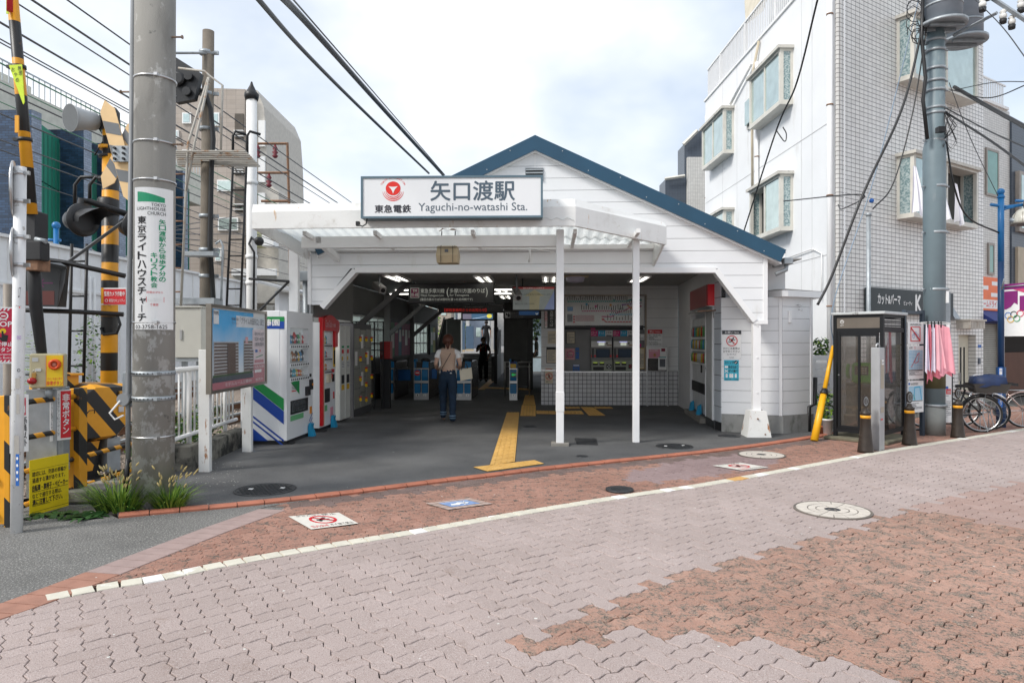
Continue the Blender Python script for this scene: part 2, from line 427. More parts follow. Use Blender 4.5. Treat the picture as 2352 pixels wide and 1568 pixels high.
for i in range(len(pts)-1):
 a,b=pts[i],pts[i+1];d=(b-a).normalized();n=Vector((-d.y,d.x,0));a2=a+d*.0035;b2=b-d*.0035
 mb.m(edge3 if i in(49,50)else edge2 if random.random()<.13 else edge);w=.125
 mb.box(0,0,0,0,0,0);mb.v=mb.v[:-8];mb.f=mb.f[:-6];mb.mi=mb.mi[:-6];mb.sm=mb.sm[:-6]
 e=.004;z=.005+random.uniform(-.001,.001)
 lo=[a2,b2,b2+n*w,a2+n*w];hi=[a2+d*e+n*e,b2-d*e+n*e,b2-d*e+n*(w-e),a2+d*e+n*(w-e)]
 mb.add([p+Vector((0,0,-.01))for p in lo]+[p+Vector((0,0,z))for p in hi],[(4,5,6,7),(0,1,5,4),(1,2,6,5),(2,3,7,6),(3,0,4,7)])
struct(mb,'kerb_line')
bt1=mat('pinkish border tile',(.34,.25,.23),.75,var=.1,vs=8,bump=.002);bt2=mat('reddish border tile',(.34,.17,.12),.75,var=.14,vs=8,bump=.002)
mb=MB(bt1);pts=resample(diag,.135)
for i in range(len(pts)-1):
 a,b=pts[i],pts[i+1];d=(b-a).normalized();n=Vector((-d.y,d.x,0));jv=Vector((.25,-.045,0));mb.m(bt2 if a.y<4.4 else bt1);e=.003
 lo=[a+d*.003,b-d*.003,b-d*.003+jv,a+d*.003+jv]
 mb.add([p+Vector((0,0,-.01))for p in lo]+[p+(sum(lo,Vector())/4-p).normalized()*e+Vector((0,0,.004))for p in lo],[(4,5,6,7),(0,1,5,4),(1,2,6,5),(2,3,7,6),(3,0,4,7)])
struct(mb,'paving_border')
def pmat(name,a,b,speck,worn=None,wt=(.5,.58)):
 t=NT(name);at=t.n('ShaderNodeAttribute',attribute_name='rnd')
 c=t.mix(at.outputs['Fac'],a,b)
 c=t.mix(t.ramp(t.noise(210,2),.56,.70),c,speck)
 c=t.mix(t.ramp(t.noise(150,2),.30,.44),tuple(x*.55 for x in a),c)
 if worn:
  w=t.math('ADD',t.math('MULTIPLY',t.noise(9.5,6,rough=.75),.62),t.math('MULTIPLY',t.noise(44,3),.38))
  wc=t.mix(t.ramp(t.noise(120,3),.42,.60),(.07,.065,.055),worn)
  c=t.mix(t.ramp(w,wt[0],wt[1]),c,wc)
 c=t.mix(t.ramp(t.noise(5.5,6,rough=.7),.58,.72),c,t.mix(1.,c,(.80,.76,.72),'MULTIPLY'))
 c=t.mix(t.ramp(t.noise(.8,4),.3,.75),c,t.mix(1.,c,(.80,.79,.78),'MULTIPLY'))
 t.l(c,t.b.inputs['Base Color']);t.b.inputs['Roughness'].default_value=.82;t.b.inputs['Specular IOR Level'].default_value=.3
 t.bump(t.noise(150,4),.004);return t.m
P_pink=pmat('pinkish grey paver',(.395,.318,.295),(.44,.358,.335),(.66,.60,.58))
P_red=pmat('worn red paver',(.39,.225,.17),(.46,.28,.215),(.52,.40,.34),(.34,.27,.22),(.48,.57))
P_pale=pmat('pale red paver',(.38,.26,.225),(.44,.315,.28),(.5,.4,.36))
P_plum=pmat('plum grey paver',(.27,.19,.185),(.33,.24,.235),(.45,.38,.37))
P_brick=pmat('red brick paver',(.33,.175,.13),(.41,.225,.17),(.5,.36,.3),(.20,.16,.135),(.52,.58))
P_dark=pmat('dark red brick',(.16,.115,.10),(.22,.155,.14),(.32,.27,.25))
def clampline(line,off,side):
 L=np.array([p[:2]for p in line]);A,B=L[:-1],L[1:];D=B-A;LL=(D**2).sum(1)
 def f(x,y):
  P=np.array((x,y));t=np.clip(((P-A)*D).sum(1)/LL,0,1);Q=A+D*t[:,None];d2=((P-Q)**2).sum(1);i=int(d2.argmin());d=D[i]/math.sqrt(LL[i]);n=np.array((-d[1],d[0]));s_=float((P-Q[i])@n)
  if 0<t[i]<1 or d2[i]<.0004:
   if(s_-off)*side<0:return tuple(Q[i]+n*off)
  return(x,y)
 def near(x,y):return float((((np.array((x,y))-A)**2).sum(1)).min())<.16
 return f,near
def pavers(name,ox,oy,yaw,unit,pick,rng,amp,nsub=4,gap=.0035,mats=(),far=99,z=0,cl=()):
 ca,sa=math.cos(yaw),math.sin(yaw);V=[];Fc=[];MI=[];RN=[]
 tri=lambda t:(abs(((t-.25)%1)*4-2)-1)
 tri2=lambda t:max(-1,min(1,1.6*tri(t)))
 for i in range(*rng[0]):
  for j in range(*rng[1]):
   k=(i-j)%4
   if k==0:a,b=2,1
   elif k==3:a,b=1,2
   else:continue
   cu,cv=(i+a/2)*unit,(j+b/2)*unit
   x,y=ox+cu*ca-cv*sa,oy+cu*sa+cv*ca
   if y<1.6 or abs(x-1.5)>y*1.0+2.2:continue
   m=pick((x,y))
   if m is None:continue
   ns=nsub if y<9 else 2
   out=[(i+t/ns,j)for t in range(a*ns)]+[(i+a,j+t/ns)for t in range(b*ns)]+[(i+a-t/ns,j+b)for t in range(a*ns)]+[(i,j+b-t/ns)for t in range(b*ns)]
   dz=random.uniform(-.0022,.0022)+z;tx,ty=random.uniform(-.012,.012),random.uniform(-.012,.012);base=len(V)
   g0=gap*random.uniform(.4,1.0)*(1 if random.random()<.96 else 1.9)
   cf=[c_[0]for c_ in cl if c_[1](x,y)]
   for inset,h in((g0*.5,-.014),(g0*.5+.0,-.0035),(g0*.5+.003,0)):
    for(p,q)in out:
     du,dv=p*unit,q*unit
     du+=(1 if p==i else-1 if p==i+a else 0)*inset;dv+=(1 if q==j else-1 if q==j+b else 0)*inset
     du+=amp*unit*tri2(q);dv+=amp*unit*tri2(p+.5)
     qx,qy=ox+du*ca-dv*sa,oy+du*sa+dv*ca
     for c_ in cf:qx,qy=c_(qx,qy)
     V.append((qx,qy,dz+h+(tx*(du-cu)+ty*(dv-cv)if h>-.01 else 0)))
   n=len(out)
   Fc.append(tuple(range(base+2*n,base+3*n)))
   for r in(0,1):
    for t in range(n):Fc.append((base+r*n+t,base+r*n+(t+1)%n,base+(r+1)*n+(t+1)%n,base+(r+1)*n+t))
   MI+=[m]*(1+2*n);RN+=[random.random()]*(1+2*n)
 me=bpy.data.meshes.new(name);me.from_pydata(V,[],Fc)
 for m in mats:me.materials.append(m)
 me.polygons.foreach_set('material_index',MI)
 at=me.attributes.new('rnd','FLOAT','FACE');at.data.foreach_set('value',RN);me.update()
 o=bpy.data.objects.new(name,me);COL.objects.link(o);tag(o,kind='structure');return o
DI=[tuple(p.xy)for p in Din]
street=Wp+[(40,30),(60,10),(30,-2),(-12,-2),(-8,1.5)]+DI[:21]
red_a=gp((1150,1496),(1496,1337),(1876,1237),(2101,1169),(2560,1060),(2700,1540),(2100,1640),(2026,1560),(1876,1500),(1701,1466),(1456,1446),(1206,1515))
red_b=gp((1876,1237),(2101,1169),(2352,1102),(2700,1030),(2700,1300),(2352,1222),(2110,1165),(1890,1240))
red_b=gp((2101,1165),(2352,1102),(2800,1010),(2800,1290),(2352,1215))
clW=clampline(wline,0,-1);clD=clampline(Din[:21],0,-1);clW2=clampline(wline,.12,1);clD2=clampline(Din[22:],0,-1)
def pick_street(p):
 if not inside(p,street):
  q=clW[0](*p)if clW[1](*p)else p;q2=clD[0](*p)if clD[1](*p)else p
  return 0 if 0<math.hypot(q[0]-p[0],q[1]-p[1])<.12 or 0<math.hypot(q2[0]-p[0],q2[1]-p[1])<.12 else None
 if inside(p,red_b):return 2
 return 1 if inside(p,red_a)else 0
E1=R(33)
pavers('street_paving',0,4,E1,.1115,pick_street,((-110,260),(-110,120)),.085,mats=(P_pink,P_red,P_pale),gap=.0068,cl=(clW,clD))
strip=[tuple(p.xy)for p in kerb]+[(6.7,12.4),(12,16),(18,19)]+Wp[::-1]+Dp[:3]+Dp
DI=[tuple(p.xy)for p in Din]
strip=[(p.x-.03,p.y+.09)for p in kerb[24:]]+[(6.7,12.4),(9.0,14.2),(16,18.4)]+[p for p in Wp[::-1]if p[0]<12]+DI[24:]
street=Wp+[(40,30),(60,10),(30,-2),(-12,-2),(-8,1.5)]+DI[:21]
plum=gp((1440,1085),(1560,1058),(1700,1040),(1800,1050),(1760,1075),(1500,1108),(1430,1100))
dark1=[tuple((p+Vector((0,0,0))).xy)for p in kerb[26:]]+[tuple((p+Vector((.12,-.24,0))).xy)for p in kerb[26:][::-1]]
def pick_strip(p):
 if not inside(p,strip):
  q=clD2[0](*p)if clD2[1](*p)else p
  return 0 if 0<math.hypot(q[0]-p[0],q[1]-p[1])<.11 and p[0]>-2.6 else None
 if inside(p,dark1):return 1
 return 2 if inside(p,plum)else 0
pavers('sidewalk_paving',.03,5,R(27),.098,pick_strip,((-90,190),(-60,110)),.10,mats=(P_brick,P_dark,P_plum),z=-.001,cl=(clW2,clD2))
struct(MB(mat('joint sand',(.04,.033,.028),.95,var=.2,vs=30)).poly(flat(gp((-400,1420),(60,1395),(800,1170),(1600,1035))+[(6,12.3),(16,18.6),(60,34),(60,-3),(-12,-3)],-.012)),'paving_bed')
struct(MB(P_pink).poly(flat([(15.5,17.4),(60,44),(60,-3),(5,1.2)],-.011)),'far_street')
tac=NT('yellow tactile tile')
sep=tac.n('ShaderNodeSeparateXYZ');tac.l(tac.coord(),sep.inputs[0])
c=tac.mix(tac.ramp(tac.noise(5,4),.3,.7),(.66,.37,.09),(.80,.49,.15));c=tac.mix(tac.ramp(tac.noise(30,4),.62,.75),c,(.35,.22,.1))
tac.l(c,tac.b.inputs['Base Color']);tac.b.inputs['Roughness'].default_value=.6
tacm=tac.m;groove=mat('tactile joint',(.16,.10,.04),.9)
def tactile(quads,name='tactile_paving',fr=WF):
 """each quad = 4 corners (near-left, near-right, far-right, far-left), bars along near-far, split in tiles of about 0.3 m"""
 mb=MB(tacm)
 for q,kind in quads:
  a,b,c,d=[Vector((*p,.019))for p in q]
  L=((d-a).length+(c-b).length)/2;Wd=(b-a).length;n=max(1,round(L/.3));m=max(1,round(Wd/.3))
  P=lambda s,t:(a+(b-a)*s)+((d+(c-d)*s)-(a+(b-a)*s))*t
  for i in range(n):
   for j in range(m):
    e=.012
    mb.m(tacm);s0,s1,t0,t1=(j+e)/m,(j+1-e)/m,(i+e)/n,(i+1-e)/n
    mb.prism([P(s0,t0),P(s1,t0),P(s1,t1),P(s0,t1)],(0,0,.004))
    if kind=='bar':
     for k in range(4):
      c0=s0+(s1-s0)*(k+.3)/4;c1=s0+(s1-s0)*(k+.72)/4
      mb.prism([P(c0,t0+.02/n)+Vector((0,0,.004)),P(c1,t0+.02/n)+Vector((0,0,.004)),P(c1,t1-.02/n)+Vector((0,0,.004)),P(c0,t1-.02/n)+Vector((0,0,.004))],(0,0,.005))
    else:
     for k in range(5):
      for l in range(5):
       cc=P(s0+(s1-s0)*(k+.5)/5,t0+(t1-t0)*(l+.5)/5);mb.cyl(cc+Vector((0,0,.003)),cc+Vector((0,0,.009)),.014,.010,6)
  mb.m(groove);mb.poly([x-Vector((0,0,.003))for x in(a,b,c,d)])
 return struct(mb,name,fr)
tq=lambda*px:gp(*px)
tactile([(tq((1124,1073),(1183,1063),(1193,949),(1164,949)),'bar'),(tq((1120,1086),(1250,1068),(1228,1060),(1087,1076)),'dot'),(tq((1194,957),(1231,957),(1231,932),(1198,932)),'dot'),(tq((1200,931),(1230,931),(1226,909),(1206,909)),'bar')])
tactile([(tq((1232,952),(1290,953),(1288,946),(1231,945)),'bar'),(tq((1292,952),(1342,953),(1336,945),(1290,945)),'dot'),(tq((1352,956),(1391,956),(1362,937),(1333,936)),'dot'),(tq((1300,940),(1333,940),(1331,936),(1296,936)),'bar'),(tq((1367,940),(1409,940),(1404,936),(1363,936)),'bar')],'tactile_branch')
tactile([(tq((1098,896),(1113,896),(1140,872),(1125,872)),'bar'),(tq((1108,893),(1220,897),(1218,893.5),(1112,889.5)),'dot')],'tactile_inner')
iron=mat('cast iron cover',(.045,.047,.05),.55,metal=.4,var=.25,vs=20,bump=.003,bs=60)
def manhole(px,py,r,label,kind='iron',ratio=1):
 g=G(px,py);z0=.012 if kind!='street' and py<1150 else .012
 c=Vector((g.x,g.y,0));mb=MB(iron)
 t=Thing('manhole_cover',label,'manhole cover',WF,(c.x,c.y,0),'manhole covers')
 zt=.020 if kind in('iron','small')else .012
 if kind=='rose':mb=MB(mat('cover grout',(.16,.14,.12),.8))
 mb.lathe(c,[(r,0),(r,zt),(r*(.965 if kind=='rose' else .93),zt),(r*(.965 if kind=='rose' else .93),zt-.004)],40);t.part(mb,'ring')
 mb=MB(mat('cover grout',(.16,.14,.12),.8)if kind=='rose' else iron);mb.cyl(c,c+Vector((0,0,zt-.0025)),r*.95,r*.95,40)
 if kind in('iron',):
  n=int(r*2/.045)
  for i in range(-n,n):
   for j in range(-n,n):
    x,y=(i+.5*(j%2))*.042,j*.036
    if math.hypot(x,y)<r*.85:mb.box(c.x+x-.014,c.x+x+.014,c.y+y-.008,c.y+y+.008,zt-.004,zt+.002)
  mb.m(paper);mb.box(c.x-r*.55,c.x-r*.40,c.y-.02,c.y+.02,0,zt+.003);mb.box(c.x+r*.45,c.x+r*.60,c.y+.03,c.y+.07,0,zt+.003)
 elif kind=='small':
  for k in range(5):mb.box(c.x-r*.6,c.x+r*.6,c.y-r*.5+k*r*.22,c.y-r*.5+k*r*.22+.012,0,zt)
 elif kind=='rose':
  st=mat('white cover stone',(.56,.51,.45),.7,var=.12,vs=9)
  mb.m(st)
  for k in range(16):
   for(r0,r1,o)in((.44,.62,.5),(.65,.93,0)):
    if r0<.6 and k%2:continue
    stp=1 if r0>.6 else 2
    a0=(k+o*0+.04)*math.pi/8;a1=(k+stp-.04)*math.pi/8;P=[]
    for q in range(5):a=a0+(a1-a0)*q/4;P.append((c.x+r*r1*math.cos(a),c.y+r*r1*math.sin(a),zt-.006))
    for q in range(5):a=a1+(a0-a1)*q/4;P.append((c.x+r*r0*math.cos(a),c.y+r*r0*math.sin(a),zt-.006))
    mb.prism(P,(0,0,.006))
  for k in range(8):
   a0=(k+.05)*math.pi/4;a1=(k+.95)*math.pi/4;P=[(c.x+r*q*math.cos(a),c.y+r*q*math.sin(a),zt-.006)for q,a in((.22,a0),(.40,a0),(.41,(a0+a1)/2),(.40,a1),(.22,a1))]
   mb.prism(P,(0,0,.006))
  mb.m(iron);mb.lathe(c,[(r*.19,0),(r*.19,zt+.001),(r*.13,zt+.001),(r*.12,zt-.003),(r*.06,zt-.003),(r*.05,zt+.002),(.001,zt+.002)],24)
 t.part(mb,'cover')
manhole(609,1127,.30,'round patterned iron manhole cover in the asphalt beside the red kerb at left')
manhole(1549,1027,.26,'round iron manhole cover in the asphalt right of the second canopy post')
manhole(1337,1050,.075,'tiny round iron cover between the yellow tactile strip and red kerb','small')
manhole(1217,981,.12,'small round cover beside the yellow tactile strip near the hall','small')
manhole(1675,1003,.17,'plain dark round cover in front of the white wall posters','small')
manhole(1423,1126,.14,'dark iron cover touching the white edging line','small')
manhole(1912,1172,.322,'white stone rosette manhole cover in the pink street paving','rose')
manhole(1749,1045,.30,'beige rosette cover in the brick footpath before the phone booth','rose')
g=G(1345,1015);mb=MB(iron);mb.prism([(*p,.013)for p in gp((1325,1023),(1373,1024),(1369,1009),(1320,1008))],(0,0,.006))
for k in range(6):
 mb.prism([(*p,.019)for p in gp((1329,1021.5-k*2.2),(1366,1022-k*2.2),(1366,1021.2-k*2.2),(1329,1020.7-k*2.2))],(0,0,.002))
solo(mb,'drain_cover','square iron cover in the asphalt between the two canopy posts','drain cover')
def floor_panel(px4,label,kind):
 P=[Vector((*p,0))for p in gp(*px4)]
 mb=MB(mat('worn white floor panel',(.66,.63,.57),.6,var=.06,vs=8,dirt=[((.3,.2,.16),22,.66,.72)]))
 mb.pl=lambda x,y,l:(P[0]+(P[1]-P[0])*x+((P[3]+(P[2]-P[3])*x)-(P[0]+(P[1]-P[0])*x))*y)+Vector((0,0,.007+l*.002))
 mb.rect(0,0,1,1,0)
 if kind=='smoke':
  mb.m(red);mb.ring(.5,.55,.26,.055,1,ry=.30);mb.line(.32,.73,.68,.37,.045,3)
  mb.m(ink);mb.rect(.36,.50,.62,.56,2);mb.pg([(.42,.42),(.5,.56),(.6,.66),(.54,.7),(.44,.58),(.38,.46)],2)
  mb.text('歩きたばこ',.12,.88,.6,.96,1);mb.text('禁止',.62,.86,.9,.98,1)
  mb.m(red);mb.text('区内全域',.08,.06,.42,.20,1);mb.m(ink);mb.text('ポイ捨て禁止',.46,.06,.94,.20,1)
 else:
  mb.m(mat('pinkish stone',(.42,.32,.28),.7));mb.rect(.0,.0,1,1,1)
  mb.m(groove);[mb.line(k/6,0,k/6,1,.012,1.5)for k in range(1,6)];[mb.line(0,k/4,1,k/4,.02,1.5)for k in range(1,4)]
  mb.m(mat('blue glazed tile',(.22,.34,.60),.3,var=.25,vs=30));mb.rect(.18,.2,.82,.8,2)
  mb.m(paper);mb.pg([(.25,.35),(.4,.3),(.5,.42),(.62,.36),(.72,.5),(.6,.52),(.52,.62),(.42,.52),(.3,.5)],3);mb.line(.22,.7,.8,.68,.02,3);mb.line(.5,.25,.7,.7,.02,3)
 return solo(mb,'floor_sign',label,'floor sign',group='panels set in the paving')
floor_panel([(715,1217),(823,1203),(778,1178),(662,1187)],'white no smoking panel set in the red bricks near the left kerb end','smoke')
floor_panel([(1030,1172),(1132,1158),(1078,1145),(978,1157)],'blue glazed tile picture framed by stone blocks in the brick footpath','tile')
floor_panel([(1704,1081),(1765,1074),(1700,1063),(1636,1070)],'white no smoking panel in the plum paving near the phone booth','smoke')
struct(MB(asph2.m).poly(flat(gp((560,1176),(600,1156),(700,1142),(800,1131),(760,1146),(680,1166),(640,1180),(600,1180)),-.005)),'road_edge')
mb=MB(mat('tar seam',(.018,.018,.018),.7))
for pts in([(420,1128),(560,1075),(700,1028),(800,985),(880,950)],[(880,950),(960,952),(1100,962),(1240,962)]):
 P=cat_rom([G(*q)for q in pts],12);r_=random.Random(4)
 for a,b in zip(P,P[1:]):
  w=r_.uniform(.004,.012);mb.quad((a.x,a.y-w,.0145),(b.x,b.y-w,.0145),(b.x,b.y+w,.0145),(a.x,a.y+w,.0145))
struct(mb,'asphalt_seam')
r_=random.Random(21);mb=MB(mat('pale litter',(.6,.6,.56),.8))
for k in range(150):
 px,py=(r_.uniform(430,560),r_.uniform(1060,1120))if k<90 else(r_.uniform(60,2300),r_.uniform(1000,1540))
 g=G(px,py);s=r_.uniform(.003,.009)*(1 if k<90 else 1.2);a=r_.uniform(0,3);mb.poly([(g.x+s*math.cos(a+q)*r_.uniform(.6,1.5),g.y+s*math.sin(a+q),.018)for q in(0,1.5,3.1,4.6)])
solo(mb,'litter','tiny pale crumbs scattered over the asphalt and paving','litter',kind='stuff')
# ================================================================ STATION
S=Fr(0,10.94,-.05)
sid=mat('white painted siding',(.76,.77,.78),.5,var=.03,vs=1.5,dirt=[((.63,.62,.58),2.2,.62,.8,(1,1,.4))])
sidj=mat('siding joint',(.30,.30,.30),.8)
navy=mat('navy sheet metal',(.012,.062,.115),.38,var=.10,vs=2)
trimw=mat('white trim',(.80,.80,.80),.45,var=.02)
ceilm=mat('grey ceiling panel',(.34,.34,.335),.7,var=.05,vs=.8)
dgrey=mat('dark grey panel',(.045,.047,.05),.5,var=.12)
st=Thing('station_building','white boarded railway station with navy gable roof and open entrance hall','station',S,(0,0,0))
def hp(v,*px):return[S.hit(x,y,v)for x,y in px]
polys=[hp(0,(712,617),(1760,617),(1760,590),(1229,347),(712,584)),hp(0,(1650,617),(1760,617),(1760,737),(1735,737)),hp(0,(712,617),(806,617),(742,700),(712,700))]
mb=MB(sid);siding(mb,polys,-.02,.195,.016,.006)
mb.m(sidj)
for q in polys:mb.prism([(u,.0,w)for u,w in q],(0,.05,0))
st.part(mb,'gable_wall')
mb=MB(trimw)
def bar(mb,a,b,wd,v0,v1):
 (u0,w0),(u1,w1)=a,b;d=Vector((u1-u0,w1-w0)).normalized();n=Vector((-d.y,d.x))*wd/2
 q=[(u0+n.x,w0+n.y),(u1+n.x,w1+n.y),(u1-n.x,w1-n.y),(u0-n.x,w0-n.y)]
 mb.prism([(u,v0,w)for u,w in q],(0,v1-v0,0))
tl,tr,br_,bl=S.hit(818,621,0),S.hit(1643,621,0),S.hit(1731,737,0),S.hit(742,706,0)
bar(mb,tl,tr,.085,-.075,.10);bar(mb,tr,br_,.085,-.078,.10);bar(mb,tl,bl,.085,-.078,.10)
u_r,w_b=S.hit(1759,737,0);mb.box(u_r-.05,u_r+.01,-.06,.06,w_b,S.hit(1759,593,0)[1])
mb.box(br_[0]-.02,u_r+.012,-.064,.064,w_b-.05,w_b+.01)
u_l=S.hit(712,600,0)[0];mb.box(u_l-.02,u_l+.035,-.06,.06,S.hit(712,700,0)[1],S.hit(712,590,0)[1])
for px in(1229,):u,_=S.hit(px,400,0);mb.box(u-.008,u+.008,-.045,0,S.hit(px,460,0)[1],S.hit(px,348,0)[1])
st.part(mb,'opening_trim')
mb=MB(trimw);g0=S.g(1735,1003);uc=S.hit(1737,800,0)[0]
mb.box(uc-.06,uc+.06,-.05,.06,.35,w_b-.05,.004);[mb.cyl((uc,-.05,z),(uc,-.062,z),.012,n=8)for z in(.7,1.25,1.75)]
st.part(mb,'post')
mb=MB(rustw);z=.42;h=.15
mb.add([(uc-.185,-.16,0.012),(uc+.185,-.16,.012),(uc+.185,.2,.012),(uc-.185,.2,.012),(uc-.12,-.12,z),(uc+.12,-.12,z),(uc+.12,.15,z),(uc-.12,.15,z)],[(4,5,6,7),(0,1,5,4),(1,2,6,5),(2,3,7,6),(3,0,4,7)])
mb.m(rust);mb.cyl((uc+.09,-.165,.06),(uc+.09,-.14,.06),.012,n=8);mb.cyl((uc-.02,-.16,.30),(uc-.02,-.12,.30),.012,n=8)
st.part(mb,'post_shoe')
pk=S.hit(1229,311,-.14);rt=S.hit(1805,574,-.14);lf=(S.hit(718,574,-.14)[0],pk[1]-(pk[1]-rt[1])*(pk[0]-S.hit(718,574,-.14)[0])/(rt[0]-pk[0]))
mb=MB(navy);D=19
for a,b in((pk,rt),(pk,lf)):
 dx,dz=b[0]-a[0],b[1]-a[1]
 mb.prism([(a[0],-.13,a[1]-.02),(b[0],-.13,b[1]-.02),(b[0],-.13,b[1]-.05),(a[0],-.13,a[1]-.05)],(0,D,0))
r=st.part(mb,'roof')
mb=MB(navy)
for a,b in((pk,rt),(pk,lf)):
 d=Vector((b[0]-a[0],b[1]-a[1])).normalized();nn=Vector((d.y,-d.x))if d.x>0 else Vector((-d.y,d.x))
 k=.205
 q=[(a[0],a[1]),(b[0],b[1]),(b[0]+nn.x*k-(d.x*0),b[1]+nn.y*k),(a[0],a[1]-.235)]
 mb.prism([(u,-.16,w)for u,w in q],(0,.03,0))
 L=(Vector(b)-Vector(a)).length
 mb.m(alu)
 for i in range(1,9):
  p=Vector(a)+d*(L*i/8.6)+nn*(.05 if i%2 else .16);mb.cyl((p.x,-.16,p.y),(p.x,-.166,p.y),.008,n=6)
 mb.m(navy)
st.part(mb,'verge_board',r)
mb=MB(trimw)
for a,b in((pk,rt),(pk,lf)):
 mb.prism([(a[0],-.128,a[1]-.22),(b[0]-.06*(1 if b[0]>a[0]else-1),-.128,b[1]-.19),(b[0]-.06*(1 if b[0]>a[0]else-1),-.128,b[1]-.22),(a[0],-.128,a[1]-.25)],(0,.30,0))
st.part(mb,'soffit',r)
mb=MB(steel);e=S.hit(1800,590,0)
mb.box(e[0]-.02,e[0]+.12,-.08,14,e[1]-.12,e[1]-.02,.01);mb.tube([(e[0]+.04,0,e[1]-.12),(e[0]+.04,0,e[1]-.20),(e[0]-.12,.02,e[1]-.27)],.035,10)
mb.box(lf[0]-.06,lf[0]+.02,-.08,14,lf[1]-.14,lf[1]-.06,.01)
st.part(mb,'gutter',r)
a,b=S.hit(1208,389,0),S.hit(1247,399,0)
mb=MB(steel);mb.box(a[0]-.01,b[0]+.01,-.05,0,b[1]-.13,a[1]+.01);mb.m(blackm);mb.box(a[0],b[0],-.055,-.03,b[1]-.12,a[1])
mb.m(steel);[mb.box(a[0],b[0],-.07,-.05,b[1]-.11+i*.05,b[1]-.09+i*.05)for i in range(4)]
st.part(mb,'vent')
mb=MB(ceilm);cw=2.80
for i in range(9):
 for j in range(7):
  u0=-3.9+i*.95;v0=.12+j*1.82
  if i==0 and j==0:continue
  mb.box(u0+.004,min(u0+.946,4.6),v0+.004,v0+1.816,cw,cw+.02)
mb.m(mat('ceiling void',(.1,.1,.1),.9));mb.box(-3.9,4.6,2.3,17,cw+.022,cw+.05);mb.box(u_l,4.2,.1,2.3,cw+.022,cw+.05)
st.part(mb,'ceiling')
hallc=st
mb=MB(mat('grey hall wall',(.16,.16,.155),.65,var=.06));ul=-3.9
Vw=lambda px,py:S.hitu(px,py,ul)
w1=(4.6,7.9);w2=(11.2,14.6);zb,zt=1.05,2.15
for v0,v1,z0,z1 in((2.3,17,0,zb),(2.3,17,zt,cw),(2.3,w1[0],zb,zt),(w1[1],w2[0],zb,zt),(w2[1],17,zb,zt)):
 mb.box(ul-.12,ul,v0,v1,z0,z1)
mb.box(ul,u_l+.02,2.3,2.38,1.88,cw-.003)
st.part(mb,'side_wall')
mb=MB(ws_ if False else mat('grey hall wall',(.24,.24,.235)));mb.box(u_l-.01,u_l+.03,.07,2.295,1.9,cw-.003);st.part(mb,'side_wall')
def frosted(name,rgb=(.75,.82,.80)):
 if name in MATS:return MATS[name]
 t=NT(name);tr=t.n('ShaderNodeBsdfTranslucent');tr.inputs['Color'].default_value=(*rgb,1)
 g=t.n('ShaderNodeBsdfPrincipled');g.inputs['Base Color'].default_value=(*[x*.8 for x in rgb],1);g.inputs['Roughness'].default_value=.15
 m=t.n('ShaderNodeMixShader');m.inputs[0].default_value=.4;t.l(tr.outputs[0],m.inputs[1]);t.l(g.outputs[0],m.inputs[2]);t.l(m.outputs[0],t.out.inputs['Surface'])
 MATS[name]=t.m;return t.m
frost=frosted('frosted glass')
for(a,b),n in((w1,4),(w2,5)):
 f=MB(trimw);L=(b-a)/n
 for i in range(n+1):f.box(ul-.08,ul-.03,a+i*L-.025,a+i*L+.025,zb,zt)
 for z in(zb,zb+.38,zb+.75,zt-.05):f.box(ul-.075,ul-.035,a,b,z,z+.04)
 fo=st.part(f,'window');g=MB(frost);g.box(ul-.06,ul-.05,a,b,zb,zt);st.part(g,'pane',fo)
mb=MB(mat('grey painted beam',(.20,.20,.20),.6))
for v in(3.9,7.6,11.0):
 mb=MB(MATS['grey painted beam']);mb.box(ul,ul+.16,v,v+.14,0,cw-.004);mb.prism([(ul+.16,v+.02,1.65),(ul+.16,v+.02,1.8),(ul+1.35,v+.02,cw-.01),(ul+1.5,v+.02,cw-.01)],(0,.1,0));st.part(mb,'brace')
tk=5.16
TW=lambda px,py:S.hit(px,py,tk)
uA,uB=TW(1243,900)[0],TW(1558,900)[0];wd_=TW(1250,852)[1]
dado=tilemat('white wall tile',(.62,.62,.64),(.09,.09,.095),.10,.10,.012,'xz',bump=.004)
mb=MB(dado);mb.box(uA,uB,tk,tk+.12,0,wd_);st.part(mb,'tiled_dado')
r0,r1=TW(1296,680),TW(1482,860)
mb=MB(alu);mb.box(uA-.01,r0[0]-.02,tk-.02,tk+.1,wd_,wd_+.035);st.part(mb,'ledge');mb=MB(alu);mb.box(r1[0]+.02,uB,tk-.02,tk+.1,wd_,wd_+.035);st.part(mb,'ledge')
ws=mat('grey white hall boards',(.68,.68,.68),.55,var=.03)
mb=MB(ws)
f=lambda u,w,d:(u,tk+d,w)
siding(mb,[[(uA,wd_+.035),(r0[0]-.03,wd_+.035),(r0[0]-.03,cw),(uA,cw)],[(r1[0]+.03,wd_+.035),(uB,wd_+.035),(uB,cw),(r1[0]+.03,cw)],[(r0[0]-.03,r0[1]+.03),(r1[0]+.03,r0[1]+.03),(r1[0]+.03,cw),(r0[0]-.03,cw)]],tk+.03,.225,.012,.006,.02)
mb.m(sidj);mb.box(uA,r0[0]-.03,tk+.031,tk+.12,wd_,cw);mb.box(r1[0]+.03,uB,tk+.031,tk+.12,wd_,cw);mb.box(r0[0]-.03,r1[0]+.03,tk+.031,tk+.12,r0[1]+.03,cw)
st.part(mb,'boarded_wall')
mb=MB(ws);mb.box(uA,uA+.1,tk+.121,11.5,0,cw);mb.box(uA+.1,uB,tk+2.2,tk+2.3,0,cw);st.part(mb,'office_wall')
mb=MB(mat('bronze frame',(.30,.25,.20),.35,metal=.7))
